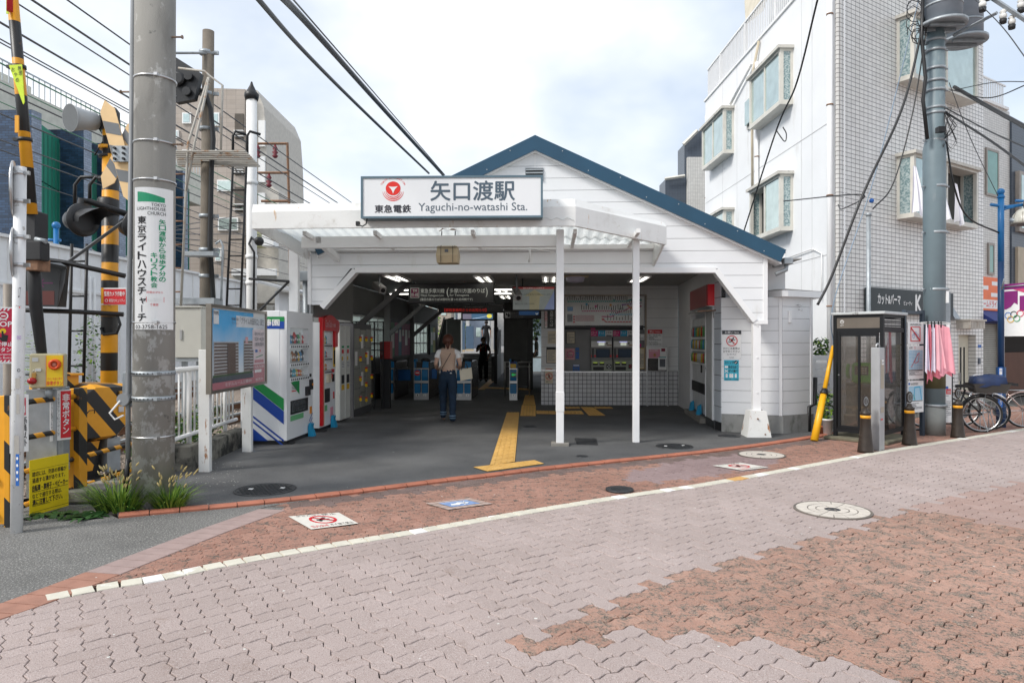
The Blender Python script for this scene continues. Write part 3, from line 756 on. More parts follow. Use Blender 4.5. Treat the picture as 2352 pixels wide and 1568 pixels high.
for q in((r0[0]-.03,r0[0],wd_,r0[1]+.03),(r1[0],r1[0]+.03,wd_,r0[1]+.03),(r0[0],r1[0],r0[1],r0[1]+.03)):mb.box(q[0],q[1],tk-.02,tk+.12,q[2],q[3])
mb.m(alu);mb.box(r0[0]-.04,r1[0]+.04,tk-.07,tk+.3,wd_-.03,wd_+.0)
mb.m(dgrey);mb.box(r0[0],r1[0],tk+.32,tk+.36,wd_,r0[1]);mb.box(r0[0],r1[0],tk+.0,tk+.32,TW(1400,749)[1]-.03,TW(1400,749)[1]+.0)
st.part(mb,'machine_recess')
mp0,mp1=S.hit(1297,681,tk+.02),S.hit(1480,748,tk+.02)
t=Thing('route_map','wide white rail network map above the ticket machines','route map',S,(mp0[0],tk+.03,mp1[1]))
mb=MB(paper);mb.box(mp0[0]+.01,mp1[0]-.01,tk+.03,tk+.06,mp1[1]+.01,mp0[1]-.01);mb.pl=vplane(tk+.03)
X=lambda px:S.hit(px,700,tk+.02)[0];Z=lambda py:S.hit(1400,py,tk+.02)[1]
def colr(n,c):return mat(n,c,.5,var=.04)
cols=[colr('teal line',(.02,.42,.40)),colr('pink line',(.62,.05,.22)),colr('sky line',(.05,.40,.62)),colr('orange line',(.75,.30,.04)),colr('red line',(.6,.03,.05)),colr('purple line',(.3,.12,.42))]
def route(p,ci,w=.035):
 mb.m(cols[ci]);pp=[(X(a),Z(b))for a,b in p]
 for i in range(len(pp)-1):mb.line(*pp[i],*pp[i+1],w,1+ci*.3)
rr=random.Random(3)
def stops(p,n):
 (a,b),(c,d)=p
 for i in range(n+1):
  x,y=X(a+(c-a)*i/n),Z(b+(d-b)*i/n);mb.m(paper);mb.ell(x,y,.012,l=4,n=8)
  mb.m(ink);h=rr.uniform(.05,.13);mb.rect(x-.009,y+.03,x+.009,y+.03+h,2)
route([(1303,692),(1440,692),(1446,689),(1474,689)],0);stops([(1303,692),(1440,692)],32)
route([(1336,714),(1433,714),(1447,706),(1474,703)],1,.03);stops([(1336,714),(1430,714)],18)
route([(1400,722),(1470,722)],2);stops([(1405,722),(1466,722)],14)
route([(1440,700),(1460,716),(1466,740)],3,.03);route([(1382,727),(1405,727),(1418,718),(1430,714)],1,.03)
route([(1382,731),(1392,739),(1450,739)],4,.03);stops([(1396,738),(1450,738)],8);route([(1428,700),(1474,696)],5,.03);stops([(1440,699),(1472,697)],6)
mb.m(colr('blue block',(.05,.25,.55)));mb.rect(X(1303),Z(714),X(1316),Z(704),1);mb.m(inkg);mb.rect(X(1303),Z(739),X(1315),Z(721),1)
mb.m(cols[4]);[mb.rect(X(1316),Z(729+k*6),X(1321),Z(725+k*6),1.5)for k in(0,1,2)]
mb.m(colr('pink table',(.75,.45,.48)));[mb.rect(X(1322),Z(726+k*3.6),X(1365),Z(723.6+k*3.6),1)for k in range(4)]
mb.m(ink);[mb.rect(X(1322),Z(726.6+k*3.6),X(1365),Z(726.2+k*3.6),2)for k in range(4)]
for a,b,ci in((1408,690,0),(1400,700,3),(1366,703,1),(1345,698,2),(1383,733,4)):mb.m(cols[ci]);mb.rect(X(a),Z(b+3),X(a+5),Z(b-2),3)
t.part(mb,'panel')
mb=MB(glass('cover glass',(.7,.72,.72),.10));mb.box(mp0[0],mp1[0],tk+.005,tk+.010,mp1[1],mp0[1]);t.part(mb,'cover_glass')
cream_g=mat('greenish grey plastic',(.27,.29,.24),.5)
tkpanel=mat('grey machine surround',(.20,.20,.20),.5)
mb=MB(tkpanel)
a,b=S.hit(1297,757,tk+.28),S.hit(1480,853,tk+.28)
mb.box(a[0],b[0],tk+.28,tk+.31,wd_,a[1]);st.part(mb,'machine_surround')
def ticket_machine(px0,px1,label):
 vf=tk+.10;q=lambda x,y:S.hit(px0+(px1-px0)*x,y,vf)
 A,B=q(0,772),q(1,856)
 t=Thing('ticket_machine',label,'ticket machine',S,((A[0]+B[0])/2,vf,wd_),'ticket machines')
 U=lambda x:q(x,800)[0];Zt=lambda y:q(.5,y)[1]
 mb=MB(tkpanel);mb.box(U(.01),U(.99),vf+.02,vf+.17,wd_,Zt(772));mb.pl=vplane(vf+.02)
 mb.m(red);mb.rect(U(.02),Zt(820),U(.98),Zt(815),1)
 mb.m(dgrey);mb.rect(U(.05),Zt(822),U(.15),Zt(800),2)
 t.part(mb,'cabinet')
 mb=MB(mat('pale panel',(.62,.62,.60),.4));mb.box(U(.02),U(.98),vf-.01,vf+.02,Zt(797),Zt(783),.004);mb.pl=vplane(vf-.01)
 mb.m(mat('lit strip',(.45,.45,.85),.4,emit=.6));mb.rect(U(.3),Zt(785.5),U(.68),Zt(784.2),1);mb.m(mat('lit window',(.6,.65,.55),.4,emit=.35));mb.rect(U(.36),Zt(793),U(.64),Zt(786.5),1)
 mb.m(ink);mb.rect(U(.72),Zt(790),U(.79),Zt(786.5),1);mb.m(mat('brown label',(.3,.2,.12),.6));mb.rect(U(.75),Zt(794),U(.97),Zt(791),1)
 t.part(mb,'header')
 mb=MB(blackm);mb.box(U(.24),U(.9),vf+.004,vf+.02,Zt(821),Zt(801),.004);mb.m(mat('screen glow',(.012,.018,.028),.5,emit=.3,spec=.2));mb.pl=vplane(vf+.004);mb.rect(U(.27),Zt(820),U(.87),Zt(802),1);t.part(mb,'screen')
 mb=MB(cream_g);mb.box(U(.02),U(1.0),vf-.07,vf+.02,Zt(855),Zt(826),.006);mb.m(blackm);mb.pl=vplane(vf-.07)
 for x0,x1,y0,y1 in((.08,.32,838,832),(.40,.62,838,832),(.10,.60,850,842),(.72,.96,846,836)):mb.rect(U(x0),Zt(y0),U(x1),Zt(y1),1)
 mb.m(mat('lit green slot',(.4,.55,.06),.4,emit=.25));mb.rect(U(.10),Zt(833.5),U(.30),Zt(831.5),2);mb.rect(U(.42),Zt(833.5),U(.60),Zt(831.5),2)
 mb.m(paper if px0<1380 else red);mb.ring((U(.75)+U(.93))/2,Zt(841),.045,.012,2,4)
 t.part(mb,'payment_unit')
ticket_machine(1357,1406,'left of the two ticket machines under the route map')
ticket_machine(1408,1456,'right of the two ticket machines, red mark on its coin tray')
def plate(name,label,cat,fr,v,px,art=None,th=.012,face=paper,group=None,edge=None):
 """flat sign on a v = const plane; px = (x0, y0, x1, y1) photo box; art(mb, X, Z) draws in photo pixels"""
 a,b=fr.hit(px[0],px[1],v),fr.hit(px[2],px[3],v)
 mb=MB(face);mb.box(a[0],b[0],v,v+th,b[1],a[1],.0015);mb.pl=vplane(v)
 mid=((px[0]+px[2])/2,(px[1]+px[3])/2)
 Xf=lambda x:fr.hit(x,mid[1],v)[0];Zf=lambda y:fr.hit(mid[0],y,v)[1]
 if art:art(mb,Xf,Zf)
 return solo(mb,name,label,cat,fr,group)
magenta=colr('magenta',(.62,.02,.18));cyan=colr('sky blue',(.02,.36,.62))
def hdr(word):
 def f(mb,X,Z):
  x0=X.x0;k=(X.x1-x0)/3
  mb.m(magenta);mb.rect(X(x0),Z(774.5),X(x0+k),Z(759),.5);mb.m(cyan);mb.rect(X(x0+k),Z(774.5),X(x0+2*k),Z(759),.5)
  mb.m(paper);mb.text('ICカード',X(x0+1.5),Z(767),X(x0+k-3),Z(761));mb.text('きっぷ',X(x0+k+2),Z(767),X(x0+2*k-3),Z(761));mb.text('IC Card',X(x0+1.5),Z(770),X(x0+k-5),Z(767.8))
  mb.m(ink);mb.text(word,X(x0+2*k+1),Z(767),X(x0+3*k-2),Z(761));mb.m(inkg);mb.rect(X(x0+2*k+2),Z(772),X(x0+3*k-2),Z(769))
 return f
for a,b,lab in((1357,1407,'pink, blue and white header label above the left ticket machine'),(1408,1457,'pink, blue and white header label above the right ticket machine')):
 def art(mb,X,Z,a=a,b=b):
  class XX:
   x0=a;x1=b
   def __call__(s,v):return X(v)
  hdr('定期券')(mb,XX(),Z)
 plate('ticket_sign',lab,'sign',S,tk+.24,(a,759,b,774.5),art,group='ticket machine headers')
def lines(mb,X,Z,x0,x1,y0,y1,n,m=ink,frac=.45,l=2,sd=1):
 """rows of small print, each row a few dashes of uneven length"""
 r_=random.Random(sd);mb.m(m);h=(y1-y0)/n
 for i in range(n):
  x=x0
  while x<x1-.5:
   w=r_.uniform(.06,.22)*(x1-x0);e=min(x1,x+w)
   mb.rect(X(x),Z(y0+h*(i+frac)),X(e),Z(y0+h*i),l);x=e+(x1-x0)*.02
   if r_.random()<.06:break
def notice(head,hc,n,m=inkg,sd=1):
 def f(mb,X,Z):
  pass
 return f
def hall_notice(px,label,face=cream,head=None,rows=8,fr=S,v=None,extra=None,frame=None,group='notices on the ticket wall',cat='notice'):
 v=tk-.012 if v is None else v
 x0,y0,x1,y1=px
 def art(mb,X,Z):
  if frame:mb.m(frame);mb.rect(X(x0),Z(y1),X(x1),Z(y0),.5);mb.m(face);mb.rect(X(x0+1.2),Z(y1-1.2),X(x1-1.2),Z(y0+1.2),1)
  if head:mb.m(head);mb.rect(X(x0+1),Z(y0+(y1-y0)*.16),X(x1-1),Z(y0+1),1.5)
  lines(mb,X,Z,x0+(x1-x0)*.12,x1-(x1-x0)*.12,y0+(y1-y0)*.24,y1-(y1-y0)*.1,rows,inkg,.4,2,int(x0))
  if extra:extra(mb,X,Z)
 return plate('wall_notice',label,cat,fr,v,px,art,.008,face,group)
hall_notice((1258,760,1277,789),'cream sheet of small print high on the ticket wall beside the white post',rows=10)
hall_notice((1255,797,1278,834),'cream framed notice with black heading low on the ticket wall',frame=ink,rows=12,head=ink)
hall_notice((1301,761,1321,789),'cream notice with a black border left of the ticket machines',frame=ink,rows=7,v=tk+.262)
def circ(mb,X,Z):mb.m(magenta);mb.ring((X(1310)+X(1310))/2,Z(813),.085,.012,3);
hall_notice((1298,800,1320,826),'pink leaflet with a ring left of the ticket machines',colr('pink paper',(.62,.30,.32)),rows=4,v=tk+.262,extra=circ)
hall_notice((1322,798,1330,824),'narrow blue sticker left of the ticket machines',blueink,rows=2,v=tk+.262)
hall_notice((1463,799,1481,847),'yellow framed timetable right of the ticket machines',frame=colr('amber frame',(.7,.42,.02)),rows=14,v=tk+.262)
hall_notice((1467,767,1480,781),'small white label above the yellow framed timetable',paper,rows=4,v=tk+.262)
hall_notice((1463,789,1473,797),'small pink label above the yellow framed timetable',magenta,rows=2,v=tk+.262)
hall_notice((1357,749.5,1367,757.5),'small pink label under the left part of the route map',magenta,rows=2,v=tk+.255)
hall_notice((1316,837,1331,855),'blue and white leaflet box on the ticket shelf',blueink,head=paper,rows=2,v=tk+.15)
def noway(x,y,r):
 def f(mb,X,Z):
  cx,cy=X(x),Z(y);s=(X(x+r)-cx)
  mb.m(ink);mb.ell(cx-s*.05,cy+s*.58,s*.15,l=2,n=12);mb.pg([(cx-s*.2,cy+s*.4),(cx+s*.15,cy+s*.4),(cx+s*.3,cy),(cx+s*.2,cy-s*.05),(cx+s*.1,cy-s*.2),(cx+s*.35,cy-s*.6),(cx+s*.2,cy-s*.65),(cx-s*.05,cy-s*.25),(cx-s*.35,cy-s*.6),(cx-s*.45,cy-s*.5),(cx-s*.15,cy-s*.1)],2)
  mb.m(red);mb.ring(cx,cy,s,s*.16,3);mb.line(cx-s*.66,cy+s*.66,cx+s*.66,cy-s*.66,s*.13,3)
 return f
def nw(mb,X,Z):
 mb.m(red);mb.rect(X(1254),Z(848),X(1268),Z(847),2);noway(1261,864,8)(mb,X,Z);mb.m(inkg);lines(mb,X,Z,1254,1268,875,878,2)
plate('wall_notice','cream do not walk sign on the white dado tiles','sign',S,tk-.012,(1252,845,1270,880),nw,.008,cream)
def dv(mb,X,Z):
 mb.m(paper);mb.textv('多摩川方面のりば',X(1267),Z(690),Z(750),.085,2);mb.m(red);
 mb.m(paper);mb.rect(X(1251),Z(753),X(1257),Z(700),.6);mb.m(red);mb.textv('反対側です',X(1254),Z(715),Z(750),.07,2)
plate('vertical_sign','dark vertical platform direction sign at the left edge of the ticket wall','sign',S,tk-.03,(1250,683,1275,754),dv,.03,dgrey)
def proh(mb,X,Z):
 mb.m(red);mb.rect(X(1488),Z(766),X(1521),Z(757),1);mb.m(paper);mb.text('禁止',X(1492),Z(764.5),X(1502),Z(758.5));mb.text('Prohibition',X(1504),Z(763.5),X(1517),Z(760))
 mb.m(ink);mb.text('集会・演説等の禁止',X(1490),Z(771.5),X(1519),Z(768));lines(mb,X,Z,1490,1518,773,782,4,inkg);mb.m(ink);mb.text('No Assemblies,',X(1490),Z(787.5),X(1511),Z(784));mb.text('Public Addresses, etc.',X(1490),Z(791.5),X(1519),Z(788));lines(mb,X,Z,1490,1518,792.5,796,2,inkg)
plate('wall_notice','white prohibition notice with a red heading right of the route map','sign',S,tk-.012,(1488,757,1521.5,797),proh,.008)
q=lambda x,y:S.hit(x,y,tk-.10)
t=Thing('leaflet_rack','steel leaflet rack with a smoky pocket below the red headed notice','leaflet rack',S,(q(1509,900)[0],tk-.1,.012))
mb=MB(alu)
for x in(1486,1533):u=q(x,800)[0];mb.box(u-.012,u+.012,tk-.11,tk-.085,.012,q(x,795)[1]);mb.box(u-.012,u+.012,tk-.22,tk-.02,.012,.03)
for y in(795,886):mb.box(q(1486,y)[0],q(1533,y)[0],tk-.108,tk-.09,q(1500,y)[1]-.012,q(1500,y)[1]+.012)
t.part(mb,'frame')
mb=MB(paper);mb.box(q(1487.5,0)[0],q(1531.5,0)[0],tk-.09,tk-.08,q(0,848)[1],q(0,796.5)[1]);mb.pl=vplane(tk-.09);Xq=lambda x:q(x,800)[0];Zq=lambda y:q(1500,y)[1]
mb.m(colr('pink flyer',(.70,.30,.38)));mb.rect(Xq(1490),Zq(822),Xq(1516),Zq(802));mb.m(paper);mb.text('ぬる湯町',Xq(1493),Zq(807),Xq(1512),Zq(803));mb.m(colr('orange',(.75,.4,.08)));mb.ell(Xq(1504),Zq(815),.035)
mb.m(colr('dark red',(.25,.02,.05)));mb.rect(Xq(1519),Zq(807),Xq(1528),Zq(800));t.part(mb,'board')
mb=MB(glass('smoky acrylic',(.05,.04,.04),.75,.15));mb.box(q(1488,0)[0],q(1531,0)[0],tk-.15,tk-.092,q(0,848)[1],q(0,821)[1],.006);t.part(mb,'pocket')
mb=MB(paper);mb.box(q(1511,0)[0],q(1530,0)[0],tk-.165,tk-.155,q(0,846)[1],q(0,818)[1]);mb.pl=vplane(tk-.165);mb.m(colr('teal print',(.05,.32,.34)));mb.rect(Xq(1512),Zq(821),Xq(1529),Zq(819));mb.m(inkg);mb.rect(Xq(1514),Zq(842),Xq(1527),Zq(824));t.part(mb,'booklet')
RW=Fr(3.455,11.60,-.097)
hv=lambda px,py=850:RW.hitu(px,py,0)[0]
ve=hv(1559);va,vb=hv(1623),hv(1585)
mb=MB(ws)
mb.box(0,.12,vb,ve,.012,2.2);mb.box(0,.9,ve-.06,ve+.02,0,2.8);mb.box(.0,.12,vb,ve+.05,2.2,2.8);mb.box(.0,.12,0,vb,2.25,2.8)
RWo=lambda mb_,name:None
def stpart(fr,mb,name,parent=None,label=None):
 M=[]
 for p in mb.v:M.append(tuple(S.loc(fr.w(p))))
 mb.v=M;return st.part(mb,name,parent,label)
stpart(RW,mb,'kiosk_wall')
mb=MB(mat('grey door',(.50,.51,.50),.4));mb.box(-.02,.02,.16,va-.04,.15,2.08,.004)
mb.box(-.025,-.02,.24,va-.12,.25,2.0);dr=stpart(RW,mb,'door')
mb=MB(alu);dv_=va-.12;mb.tube([(-.02,dv_,1.02),(-.07,dv_,1.02),(-.07,dv_-.1,1.02)],.012,8);mb.box(-.03,-.02,dv_-.03,dv_+.03,.93,1.09);stpart(RW,mb,'handle',dr)
mb=MB(trimw);mb.box(-.03,.10,va-.04,va,.15,2.2);mb.box(-.03,.1,.10,.16,.15,2.2);mb.box(-.03,.1,.16,va-.04,2.08,2.2)
mb.m(dgrey);mb.box(-.02,.1,.0,va,.012,.15);mb.box(.0,.9,va,vb,.012,.12);mb.box(.85,.9,va,vb,.12,2.3);mb.m(conc);mb.box(-.12,.8,va+.02,vb,.0,.10)
stpart(RW,mb,'door_frame')
tb=mat('bluish white cladding tile',(.52,.56,.60),.3,var=.04,dirt=[((.3,.18,.1),14,.7,.74)])
mb=MB(tb)
for k in range(9):mb.box(-.01,.10,0,.10,.16+k*.26,.41+k*.26)
mb.m(blackm);mb.box(0,.09,.003,.095,.15,2.45)
stpart(RW,mb,'corner_pier')
t=Thing('kiosk_sign','red box sign above the kiosk door inside the entrance','sign',RW,(-.05,1.2,2.05))
za,zb2=RW.hitu(1641,646,-.12)[1],RW.hitu(1641,700,-.12)[1];vL=RW.hitu(1585,700,-.12)[0]
mb=MB(mat('silver housing',(.55,.56,.57),.35,metal=.3));mb.box(-.10,.10,.05,vL,zb2,za+.03,.005);mb.box(.10,.62,-.05,.35,zb2-.03,za+.05,.005);t.part(mb,'housing')
mb=MB(mat('dark red face',(.30,.035,.035),.3));mb.box(-.125,-.101,.12,vL-.01,zb2+.02,za);t.part(mb,'face')  # face in a darker red than the end cap
mb=MB(mat('bright red end',(.62,.01,.02),.35));mb.box(-.12,.0,.02,.049,zb2+.02,za);t.part(mb,'end_cap')
t=Thing('awning','rust edged grey metal awning below the red kiosk sign','awning',RW,(0,.5,zb2-.1))
mb=MB(mat('dull metal sheet',(.42,.42,.41),.5,metal=.2,dirt=[((.30,.13,.05),9,.58,.68)]))
mb.prism([(-.30,-.02,zb2-.09),(.75,-.12,zb2-.03),(.75,-.12,zb2-.015),(-.30,-.02,zb2-.075)],(0,1.0,0));mb.box(-.02,.6,.02,.9,zb2-.19,zb2-.10);t.part(mb,'sheet')
mb=MB(rust);mb.prism([(-.305,-.03,zb2-.092),(.75,-.13,zb2-.032),(.75,-.13,zb2-.012),(-.305,-.03,zb2-.072)],(0,.01,0));t.part(mb,'rusty_edge')
P0,P1,P2=W(1657,784,11.3).xy,W(1796,784,11.05).xy,W(1863.5,784,11.35).xy
def wallrun(P,Q,z0,z1,name,th=.1,skipboards=False):
 yaw=math.atan2(Q.y-P.y,Q.x-P.x);fr=Fr(P.x,P.y,yaw);L=(Q-P).length
 mb=MB(sid);siding(mb,[[(0,z0),(L,z0),(L,z1),(0,z1)]],0,.196,.014,.006,.30);mb.m(sidj);mb.box(0,L,.001,th,z0,z1)
 stpart(fr,mb,name)
 mb=MB(trimw);mb.box(L-.045,L+.0,-.03,-.001,z0,z1-.01);stpart(fr,mb,'corner_board')
 mb=MB(mat('stained concrete plinth',(.27,.27,.26),.85,var=.15,vs=4,bump=.004,bs=60,dirt=[((.09,.10,.08),5,.52,.7,(1,1,.5))]));mb.box(-.0,L+.02,-.03,th,0,z0);stpart(fr,mb,'plinth')
 return fr,L
PW,PL=wallrun(P0,P1,.30,2.22,'bay_wall');BW,BL=wallrun(P1,P2,.30,2.22,'bay_wall')
P3=Vector((5.25,15.5));wallrun(P2,P3,.30,2.22,'bay_wall')
mb=MB(ws);pp=[Vector((3.455,11.6)),P0];yaw=math.atan2(P0.y-11.6,P0.x-3.455);fr=Fr(3.455,11.6,yaw);L=(pp[1]-pp[0]).length
mb=MB(tb);[mb.box(.0,L,-.008,.08,.16+k*.26,.41+k*.26)for k in range(9)];mb.m(blackm);mb.box(0,L,0,.07,.0,2.5);stpart(fr,mb,'corner_pier')
mb=MB(sid);mb.box(.0,1.0,.12,.2,2.2,2.9);stpart(PW,mb,'bay_wall')
mb=MB(trimw);q=[P0+Vector((.5,.3)),P1+Vector((-.05,-.14)),P1+Vector((.03,-.16)),P2+Vector((.18,-.05)),P3+Vector((.2,0)),P3+Vector((-1.4,0))]
loc=lambda p,z:tuple(S.loc(Vector((p.x,p.y,z))))
mb.prism([loc(p,2.22)for p in q],(0,0,.10));mb.m(mat('bay roof sheet',(.35,.33,.30),.6,dirt=[((.2,.1,.05),5,.6,.7)]))
ctr=(P1+P3)/2+Vector((-.3,.3));top=[loc(p,2.325)for p in q];apex=tuple(S.loc(Vector((ctr.x,ctr.y,2.62))))
mb.add([*top,apex],[(i,(i+1)%6,6)for i in range(6)]);st.part(mb,'bay_roof')
mb=MB(alu);mb.tube([(.32,-.02,2.10),(.36,-.08,2.08),(.34,-.10,2.0),(.30,-.06,2.02)],.008,6);stpart(BW,mb,'conduit');mb=MB(trimw);mb.box(.12,.18,-.05,-.015,1.80,2.0,.006);stpart(BW,mb,'conduit_box')
def nr(mb,X,Z):
 mb.m(mat('charcoal print',(.03,.035,.04),.5));mb.rect(X(1658.5),Z(767.5),X(1702.5),Z(758.5),1)
 mb.m(paper);mb.text('お願い',X(1665),Z(765.8),X(1684),Z(760.3));mb.text('Notice',X(1687),Z(765),X(1697),Z(761.5))
 mb.m(ink);mb.text('かけこみ乗車は',X(1661),Z(802.5),X(1699),Z(797));mb.text('おやめください',X(1661),Z(809.5),X(1699),Z(804));mb.m(inkg);mb.text('Do Not Rush',X(1670),Z(815),X(1691),Z(811.8));mb.text('東急電鉄',X(1675),Z(822),X(1686),Z(819.5))
 cx,cy=X(1681),Z(782.5);s=X(1694)-cx
 mb.m(ink);mb.ell(cx+s*.25,cy+s*.52,s*.14,l=2,n=12);P=lambda*q:mb.pg([(cx+a*s,cy+b*s)for a,b in q],2)
 P((-.1,.35),(.25,.35),(.15,-.1),(-.2,-.05));P((.2,.35),(.5,.15),(.6,.35),(.66,.3),(.5,.02),(.2,.2));P((-.1,.35),(-.45,.25),(-.55,.0),(-.47,-.02),(-.35,.15),(-.05,.22));P((-.2,0),(.1,-.08),(.35,-.25),(.28,-.62),(.18,-.6),(.2,-.28),(-.05,-.2));P((-.2,.0),(-.05,-.12),(-.3,-.32),(-.65,-.3),(-.66,-.2),(-.35,-.2))
 mb.m(red);mb.ring(cx,cy,s,s*.15,3,40);mb.line(cx-s*.64,cy+s*.64,cx+s*.64,cy-s*.64,s*.13,3)
 mb.m(alu);[mb.ell(X(a),Z(b),.006,l=3,n=8)for a in(1661,1700)for b in(770,822)]
plate('wall_notice','white no running notice with a red ring on the boarded wall','sign',PW,-.02,(1658.5,758.5,1702.5,824),nr,.006)
aqua=colr('aqua poster',(.04,.42,.56))
def st2(mb,X,Z):
 mb.m(ink);mb.text('ストップ!',X(1665),Z(836),X(1686),Z(829),bold=.02);mb.text('歩きたばこ',X(1673),Z(846),X(1695),Z(839),bold=.02);mb.text('ポイ捨て',X(1673),Z(855),X(1695),Z(848.5),bold=.02);mb.text('清潔で美しい大田区',X(1665),Z(872.5),X(1696),Z(869))
 mb.m(paper);mb.rect(X(1665),Z(845),X(1672),Z(840));mb.line(X(1665),Z(855),X(1672),Z(849),.012,2);mb.line(X(1665),Z(849),X(1672),Z(855),.012,2)
 for i,x in enumerate((1669,1677.5,1682,1690)):mb.ell(X(x),Z(860),.016,l=2);mb.pg([(X(x-2),Z(867)),(X(x+2),Z(867)),(X(x+2.5),Z(861)),(X(x-2.5),Z(861))],2)
 mb.m(ink);mb.ell(X(1690.5),Z(832),.028,l=2);mb.m(paper);mb.line(X(1688),Z(834),X(1692),Z(831),.01,3)
plate('poster','aqua poster against smoking and littering, below the no running notice','poster',PW,-.02,(1663,826.5,1697,874),st2,.006,aqua)
# ---------------- canopy
cn=Thing('entrance_canopy','weathered white flat canopy with rust streaks before the station gable','canopy',S,(-.8,-1.2,0))
def gs(px,py):return S.loc(G(px,py))
c0=S.loc(W(578,500,9.45));c1=S.loc(W(1322,480,9.35));c2=S.loc(W(1531,530,10.15))
def zat(px,py,P):
 Y=S.w(P).y;return EYE-(py-CY)*Y/FP
mb=MB(whitew)
def fascia(P,Q,zp,zq,vback=.10,cap=.07):
 """folded sheet: upright face, sloping upper flange; zp=(top, knee, bottom) at P"""
 d=(Vector((Q.x,Q.y))-Vector((P.x,P.y))).normalized();n=Vector((-d.y,d.x))
 for k,(p,z)in enumerate(((P,zp),(Q,zq))):
  pass
 def prof(p,z):return[(p.x,p.y,z[2]),(p.x,p.y,z[1]),(p.x+n.x*.05,p.y+n.y*.05,z[0]),(p.x+n.x*.22,p.y+n.y*.22,z[0]-.01),(p.x+n.x*.05,p.y+n.y*.05,z[2]),]
 a,b=prof(P,zp),prof(Q,zq);k=len(a)
 mb.add(a+b,[(i,(i+1)%k,k+(i+1)%k,k+i)for i in range(k)]+[tuple(range(k))[::-1],tuple(range(k,2*k))])
z0=(zat(578,468,c0),zat(578,487,c0),zat(578,525,c0));z1=(zat(1322,455,c1),zat(1322,474,c1),zat(1322,519,c1));z2=(zat(1531,507,c2),zat(1531,520,c2),zat(1531,563,c2))
z2=(z1[0]-.13,z1[1]-.13,z1[2]-.20)
z2=(zat(1531,509,c2),zat(1531,521,c2),zat(1531,562,c2))
fascia(c0,c1,z0,z1);fascia(c1,c2,z1,z2)
cn.part(mb,'fascia')
lb=Vector((S.loc(W(697,600,10.86)).x,-.04,0));rb=Vector((S.loc(W(1503,600,10.8)).x,-.04,0))
mb=MB(whitew)
mb.prism([(c0.x,c0.y+.06,z0[2]),(c0.x,c0.y+.06,z0[1]),(lb.x,lb.y,z0[1]-.1),(lb.x,lb.y,zat(697,598,lb))],(.03,0,0))
cn.part(mb,'end_panel');mb=MB(whitew);mb.prism([(c2.x-.02,c2.y+.05,z2[2]),(c2.x-.02,c2.y+.05,z2[1]),(rb.x,rb.y,z2[1]-.05),(rb.x,rb.y,zat(1503,612,rb))],(-.03,0,0))
cn.part(mb,'end_panel')
corr=frosted('corrugated plastic',(.80,.83,.82))
mb=MB(corr);mb.smooth=True
zf,zbk=z1[2]+.10,2.93+.12
pr=[]
n=150;uL,uR=c0.x+.12,c2.x-.1
for i in range(n+1):
 u=uL+(uR-uL)*i/n;off=.018*math.sin(i*math.pi/2)
 vf=c0.y+.1 if u<c1.x else c1.y+(c2.y-c1.y)*(u-c1.x)/(c2.x-c1.x)+.1
 if i%1==0:pr+=[(u,vf,zf+off-(0 if u<c1.x else .25*(u-c1.x)/(c2.x-c1.x))),(u,-.05,zbk+off-(0 if u<c1.x else .0))]
mb.add(pr,[(2*i,2*i+2,2*i+3,2*i+1)for i in range(n)]);cn.part(mb,'roof_sheet')
mb=MB(white)
vb1=-1.0;A=S.hit(692,541,vb1);B=S.hit(1290,567,vb1);mb.box(A[0],B[0],vb1,vb1+.10,B[1]+.01,S.hit(1000,541,vb1)[1],.004)
vb2=-.12;A2=S.hit(706,569,vb2);mb.box(A2[0],S.hit(1515,569,vb2)[0],vb2,vb2+.06,A2[1]-.05,A2[1]+.02)
vb3=-.55;A3=S.hit(735,530,vb3);mb.box(A3[0],S.hit(1480,530,vb3)[0],vb3,vb3+.06,A3[1]-.03,A3[1]+.03)
for px in(755,900,1100,1310,1440):
 u=S.hit(px,570,vb2)[0];mb.prism([(u,-1.3,3.02),(u+.05,-1.3,3.02),(u+.05,-1.3,3.08),(u,-1.3,3.08)],(0.0,1.22,-.05))
for(xa,xb_)in((790,700),(1460,1500)):
 a,b=S.hit(xa,575,vb2)[0],S.hit(xb_,560,vb1)[0]
mb.prism([(S.hit(768,583,-.1)[0],-.08,2.78),(S.hit(768,583,-.1)[0],-.08,2.88),(S.hit(725,560,-1)[0],-1.0,3.05),(S.hit(725,560,-1)[0],-1.0,2.95)],(.08,0,0))
for a,b in(((760,582),(860,545)),((1030,545),(860,530)),((1090,545),(1200,528)),((1130,558),(1280,580))):
 p,q_=S.hit(*a,-.2),S.hit(*b,-.8);mb.tube([(p[0],-.2,p[1]),(q_[0],-.8,q_[1])],.006,6)
for px,py in((1282,520),(1217,520)):u=S.hit(px,py,-.3)[0];mb.tube([(u,-.3,2.98),(u,-.3,2.80),(u-.02,-.1,2.76)],.012,6)
cn.part(mb,'beam')
def cpost(px0,px1,pyb,ztop,label=None,foot=True):
 g=gs((px0+px1)/2,pyb);Y=S.w(g).y;wd=(px1-px0)*Y/FP/2
 mb=MB(rustw if False else mat('chipped white post',(.77,.77,.77),.45,var=.03,dirt=[((.33,.17,.08),26,.70,.74,(1,1,.4))]))
 mb.box(g.x-wd,g.x+wd,g.y-wd,g.y+wd,.012,ztop,.006)
 cn.part(mb,'post');
 if foot:mb=MB(conc);mb.box(g.x-wd*2.3,g.x+wd*2.3,g.y-wd*1.8,g.y+wd*2,0,.055,.008);cn.part(mb,'footing')
 return g
g1=cpost(1277.5,1295,1024,z1[2]+.02);g2=cpost(1453,1468,1017,z1[2]-.05,foot=False)
mb=MB(mat('chipped white post',(.7,.7,.7)));u,v=g1.x,g1.y;mb.box(u-.06,u+.06,v-.06,v+.06,.50,.78,.004);cn.part(mb,'post_sleeve')
